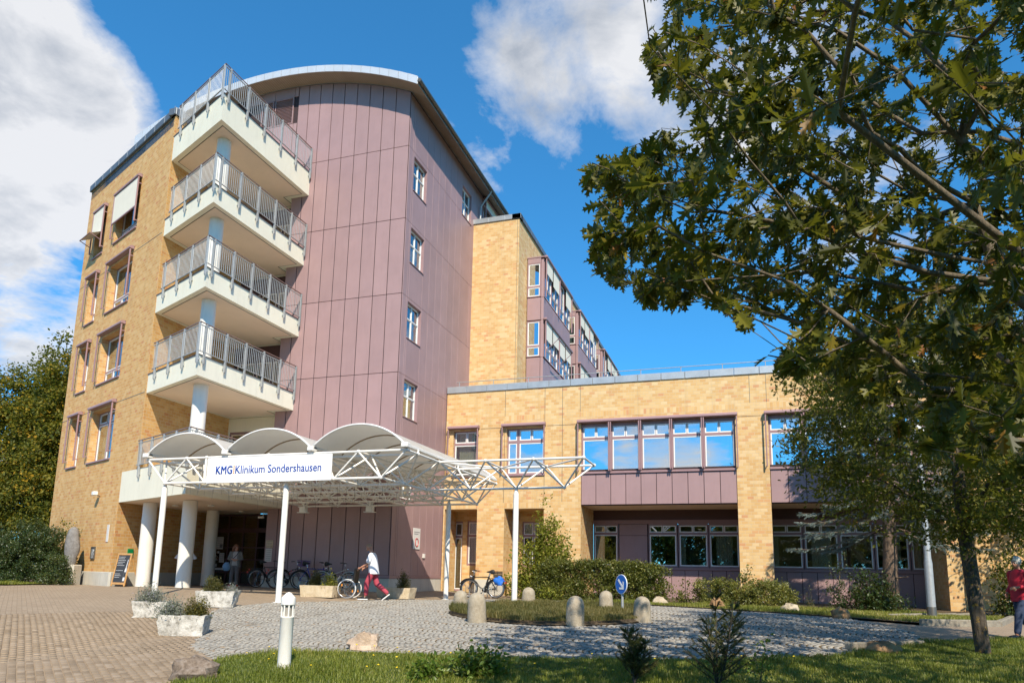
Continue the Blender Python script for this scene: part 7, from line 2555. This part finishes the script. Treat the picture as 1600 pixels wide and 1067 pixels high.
def spruce():
    base = np.array([17.86, 1.99, G(17.86, 1.99)])
    t = thing('spruce_tree', 'blue spruce with bare lower trunk and drooping grey-blue branches', 'tree', tuple(base))
    mb = MB()
    mb.path([base + [0, 0, -.1], base + [.0, 0, 1.2], base + [.08, .02, 2.6], base + [.12, .05, 5], base + [.15, .05, 8], base + [.15, .05, 10.6]], [.27, .235, .21, .17, .10, .02], 14)
    mb.build('trunk', M['bark_spruce'], t, smooth=True)
    mb = MB(); mb.tube(base + [.1, -.2, 1.15], base + [.45, -.45, 1.2], .02, 6); mb.build('dead_stub', M['bark_spruce'], t)
    P, D, S_ = [], [], []
    limbs = MB()
    z = 2.9
    k = 0
    while z < 10.4:
        L = (2.75 if z < 4.5 else 2.4) * (1 - (z - 2.9) / 8.4) + .35
        m = 6
        for j in range(m):
            a = 2 * PI * j / m + k * .55 + rng.uniform(-.2, .2)
            dr = np.array([math.cos(a), math.sin(a), 0])
            Lj = L * rng.uniform(.8, 1.1)
            if z < 3.6 and j in (1, 4): continue
            pts = [base + [.1, .03, z] + dr * Lj * f + np.array([0, 0, -.55 * Lj * f ** 1.3 + .30 * Lj * f ** 3]) for f in np.linspace(0, 1, 7)]
            limbs.path(pts, list(np.linspace(.035, .008, 7)), 5, cap=False)
            for i in range(1, 7):
                for s_ in (-1, 1):
                    for r2 in range(6):
                        f = (i - rng.uniform(0, 1)) / 6
                        if f < .22: continue
                        q = base + [.1, .03, z] + dr * Lj * f + np.array([0, 0, -.55 * Lj * f ** 1.3 + .30 * Lj * f ** 3])
                        side = np.array([-dr[1], dr[0], 0]) * s_
                        w = (1 - f * .6) * .45 * rng.uniform(.4, 1.0)
                        dd = side * .8 + dr * .6 + np.array([0, 0, -.35])
                        for g_ in np.arange(0, w, .09):
                            P.append(q + unit(dd) * g_ + rng.normal(0, .02, 3)); D.append(dd + dr * .5 + rng.normal(0, .35, 3)); S_.append(rng.uniform(.17, .26))
            P.append(pts[-1]); D.append(dr); S_.append(.2)
        z += .42; k += 1
    limbs.build('branches', M['bark_spruce'], t, smooth=True)
    P = np.array(P)
    sprays('needles', P, np.array(D), np.array(S_), SPRUCE, t, np.clip(rng.normal(.5, .25, len(P)), 0, 1))
spruce()


def conifer_sapling(label, x, y, h, w, mat, nb=9, lean=0.0):
    g = G(x, y) + .02
    t = thing('yew_sapling', label, 'sapling', (x, y, g))
    P, D, S_ = [], [], []
    mb = MB()
    stems = [(0, 0, 1.0)] + [(rng.uniform(-.5, .5) * w, rng.uniform(-.4, .4) * w, rng.uniform(.72, .97)) for _ in range(3)]
    for (ox, oy, hf) in stems:
        H = h * hf
        pts = [Vector((x + ox * f ** .7, y + oy * f ** .7, g + H * f)) for f in (0, .3, .6, 1.0)]
        mb.path(pts, [.013, .011, .008, .003], 6)
        z = .12
        while z < 1.0:
            for j in range(3):
                a = rng.uniform(0, 6.28)
                L = w * (1.05 - z * .85) * rng.uniform(.55, 1.0)
                dr = np.array([math.cos(a), math.sin(a), .75])
                o = np.array([x + ox * z ** .7, y + oy * z ** .7, g + H * z])
                e = o + unit(dr) * L
                mb.tube(o, e, .004, 4)
                for f in np.arange(.15, 1.0, .17):
                    P.append(o + (e - o) * f); D.append(dr + rng.normal(0, .25, 3)); S_.append(rng.uniform(.075, .115))
                    for _k in range(1):
                        P.append(o + (e - o) * f); D.append(dr + rng.normal(0, 1.0, 3)); S_.append(rng.uniform(.06, .10))
            z += .12
        P.append(np.array(pts[-1])); D.append(np.array([0, 0, 1.0])); S_.append(.1)
    mb.build('stem', M['bark'], t)
    sprays('needles', np.array(P), np.array(D), np.array(S_), mat, t, np.clip(rng.normal(.4, .25, len(P)), 0, 1))
conifer_sapling('dark young yew in the lawn left of the taller yew', 11.82, -15.7, .66, .42, YEW)
conifer_sapling('taller dark young yew with several leaders in the lawn', 12.85, -15.75, 1.12, .60, YEW)
shrub('sapling', 'thin leafy seedling with red stems right of the taller yew', 13.35, -15.55, (.28, .22), .98, 16, 9, .05, HERB, 'oval', shell=.2, thick=.008, tint=.1)
shrub('weed', 'bright green leafy weed clump in the front lawn left of the yews', 9.75, -15.9, (.38, .3), .40, 60, 22, .07, HERB, 'oval', tint=.1, cat='plant', thick=.008)
shrub('weed', 'smaller bright weed clump beside the lawn bottom edge', 9.2, -16.35, (.24, .2), .26, 34, 20, .06, HERB, 'oval', cat='plant', thick=.008)


# ---------------------------------------------------------------- grass
def blades(name, poly, n, h, mat, w=.004, kind='stuff', label=None, hm=None, vis=True, mound=0.0, dz=0.01, tintc=.4, dmax=60):
    xs = np.array([p[0] for p in poly]); ys = np.array([p[1] for p in poly])
    x = rng.uniform(xs.min(), xs.max(), n * 6); y = rng.uniform(ys.min(), ys.max(), n * 6)
    m = inside(poly, x, y)
    px, py, d = project(np.c_[x, y, Gv(x, y)])
    m &= (px > -60) & (px < 1660) & (py < 1110) & (d > 0) & (d < dmax)
    x, y = x[m][:n], y[m][:n]
    N = len(x)
    # patchy height
    f = .75 + .35 * np.sin(x * 2.1 + 1.3) * np.cos(y * 1.7) + .2 * np.sin(x * 5.3 + y * 4.1)
    hh = h * rng.uniform(.5, 1.3, N) * np.clip(f, .45, 1.4)
    z = Gv(x, y) + dz
    if mound: z = z + mound * .8
    a = rng.uniform(0, 2 * PI, N)
    lean = rng.uniform(.1, .8, N)
    dx, dy = np.cos(a), np.sin(a)
    wx, wy = -dy * w * rng.uniform(.7, 1.5, N), dx * w * rng.uniform(.7, 1.5, N)
    P0 = np.c_[x - wx, y - wy, z]; P1 = np.c_[x + wx, y + wy, z]
    mx = np.c_[x + dx * lean * hh * .35, y + dy * lean * hh * .35, z + hh * .62]
    P2 = mx + np.c_[wx, wy, 0 * wx] * .7; P3 = mx - np.c_[wx, wy, 0 * wx] * .7
    P4 = np.c_[x + dx * lean * hh, y + dy * lean * hh, z + hh * (1 - .25 * lean)]
    V = np.stack([P0, P1, P2, P3, P4], 1).reshape(-1, 3)
    t = np.clip(rng.normal(tintc, .22, N) + .18 * np.sin(x * .9 + 2) * np.cos(y * 1.3), 0, 1)
    me = fast_mesh(name, V, 5, [(0, 1, 2, 3), (3, 2, 4)], t)
    o = put(name, me, mat)
    tag(o, label, 'grass', kind='stuff')
    return o
blades('grass', LAWN, 190000, .085, GRASS, .0034, label='short green lawn grass in the foreground', dmax=16)
blades('island_grass', ISLAND, 46000, .17, DRYGRASS, .0045, label='dry olive grass covering the traffic island', mound=.1, dz=.02, tintc=.35)
blades('bed_grass', [(7.4, .45), (9.8, -.55), (12.33, -1.95), (13.61, -2.8), (15.8, -3.9), (17.3, -4.4), (19.1, -3.4), (20.7, .6), (19, .8), (16, .2), (13.5, .0), (11, .6), (9, .6)], 42000, .13, GRASS, .005, label='uneven green grass strip along the planting bed', dz=.03, tintc=.6)
blades('verge_grass', [(-12.5, -3.6), (-13.5, -4.9), (-20, -6.7), (-30, -8), (-30, -5.5), (-20, -4.8), (-14, -3.8)], 9000, .14, GRASS, .007, label='narrow green grass verge below the left shrubs', dz=.02, tintc=.4)


def dandelions():
    x = rng.uniform(6, 14.5, 4000); y = rng.uniform(-17.5, -13, 4000)
    m = inside(LAWN, x, y)
    px, py, d = project(np.c_[x, y, Gv(x, y)])
    m &= (px > 330) & (px < 1250) & (py < 1066) & (d > 0)
    x, y = x[m][:36], y[m][:36]
    mb = MB(); mb.lathe([(.006, 0), (.014, .004), (.015, .008), (.006, .013)], 9, (0, 0, 0)); fm = mb.mesh('flower_head', None, False, True); fm.materials.append(PETAL)
    mb = MB(); mb.tube((0, 0, 0), (0, 0, 1), 1, 5); sm = mb.mesh('stalk', None, False, True); sm.materials.append(GRASS)
    for i in range(len(x)):
        h = rng.uniform(.07, .15)
        t = thing('dandelion', 'small yellow dandelion flower standing in the foreground lawn', 'flower', (float(x[i]), float(y[i]), G(x[i], y[i])), group='yellow dandelions in the lawn', local=True)
        q = put('flower_head', fm, None, t, (0, 0, h)); q.rotation_euler = (rng.uniform(-.4, .4), rng.uniform(-.4, .4), 0)
        q.scale = (1.1,) * 3
        s_ = put('stalk', sm, None, t); s_.scale = (.0018, .0018, h)
dandelions()


def litter():
    """fallen leaves: a thin scatter nobody could count"""
    n = 420
    x = rng.uniform(5, 17, n); y = rng.uniform(-15.5, -1, n)
    P = np.c_[x, y, Gv(x, y) + .012]
    m = inside(DRIVE, x, y)
    P = P[m]
    T = np.c_[rng.normal(0, 1, (len(P), 2)), np.zeros(len(P))]
    o = leaf_cloud('fallen_leaves', P, T, DRYGRASS, None, .05, 'oval', rng.uniform(.5, 1, len(P)), 2.0, rand=.15)
    tag(o, 'scattered small dry leaves on the cobbled drive', 'leaves', kind='stuff')
litter()
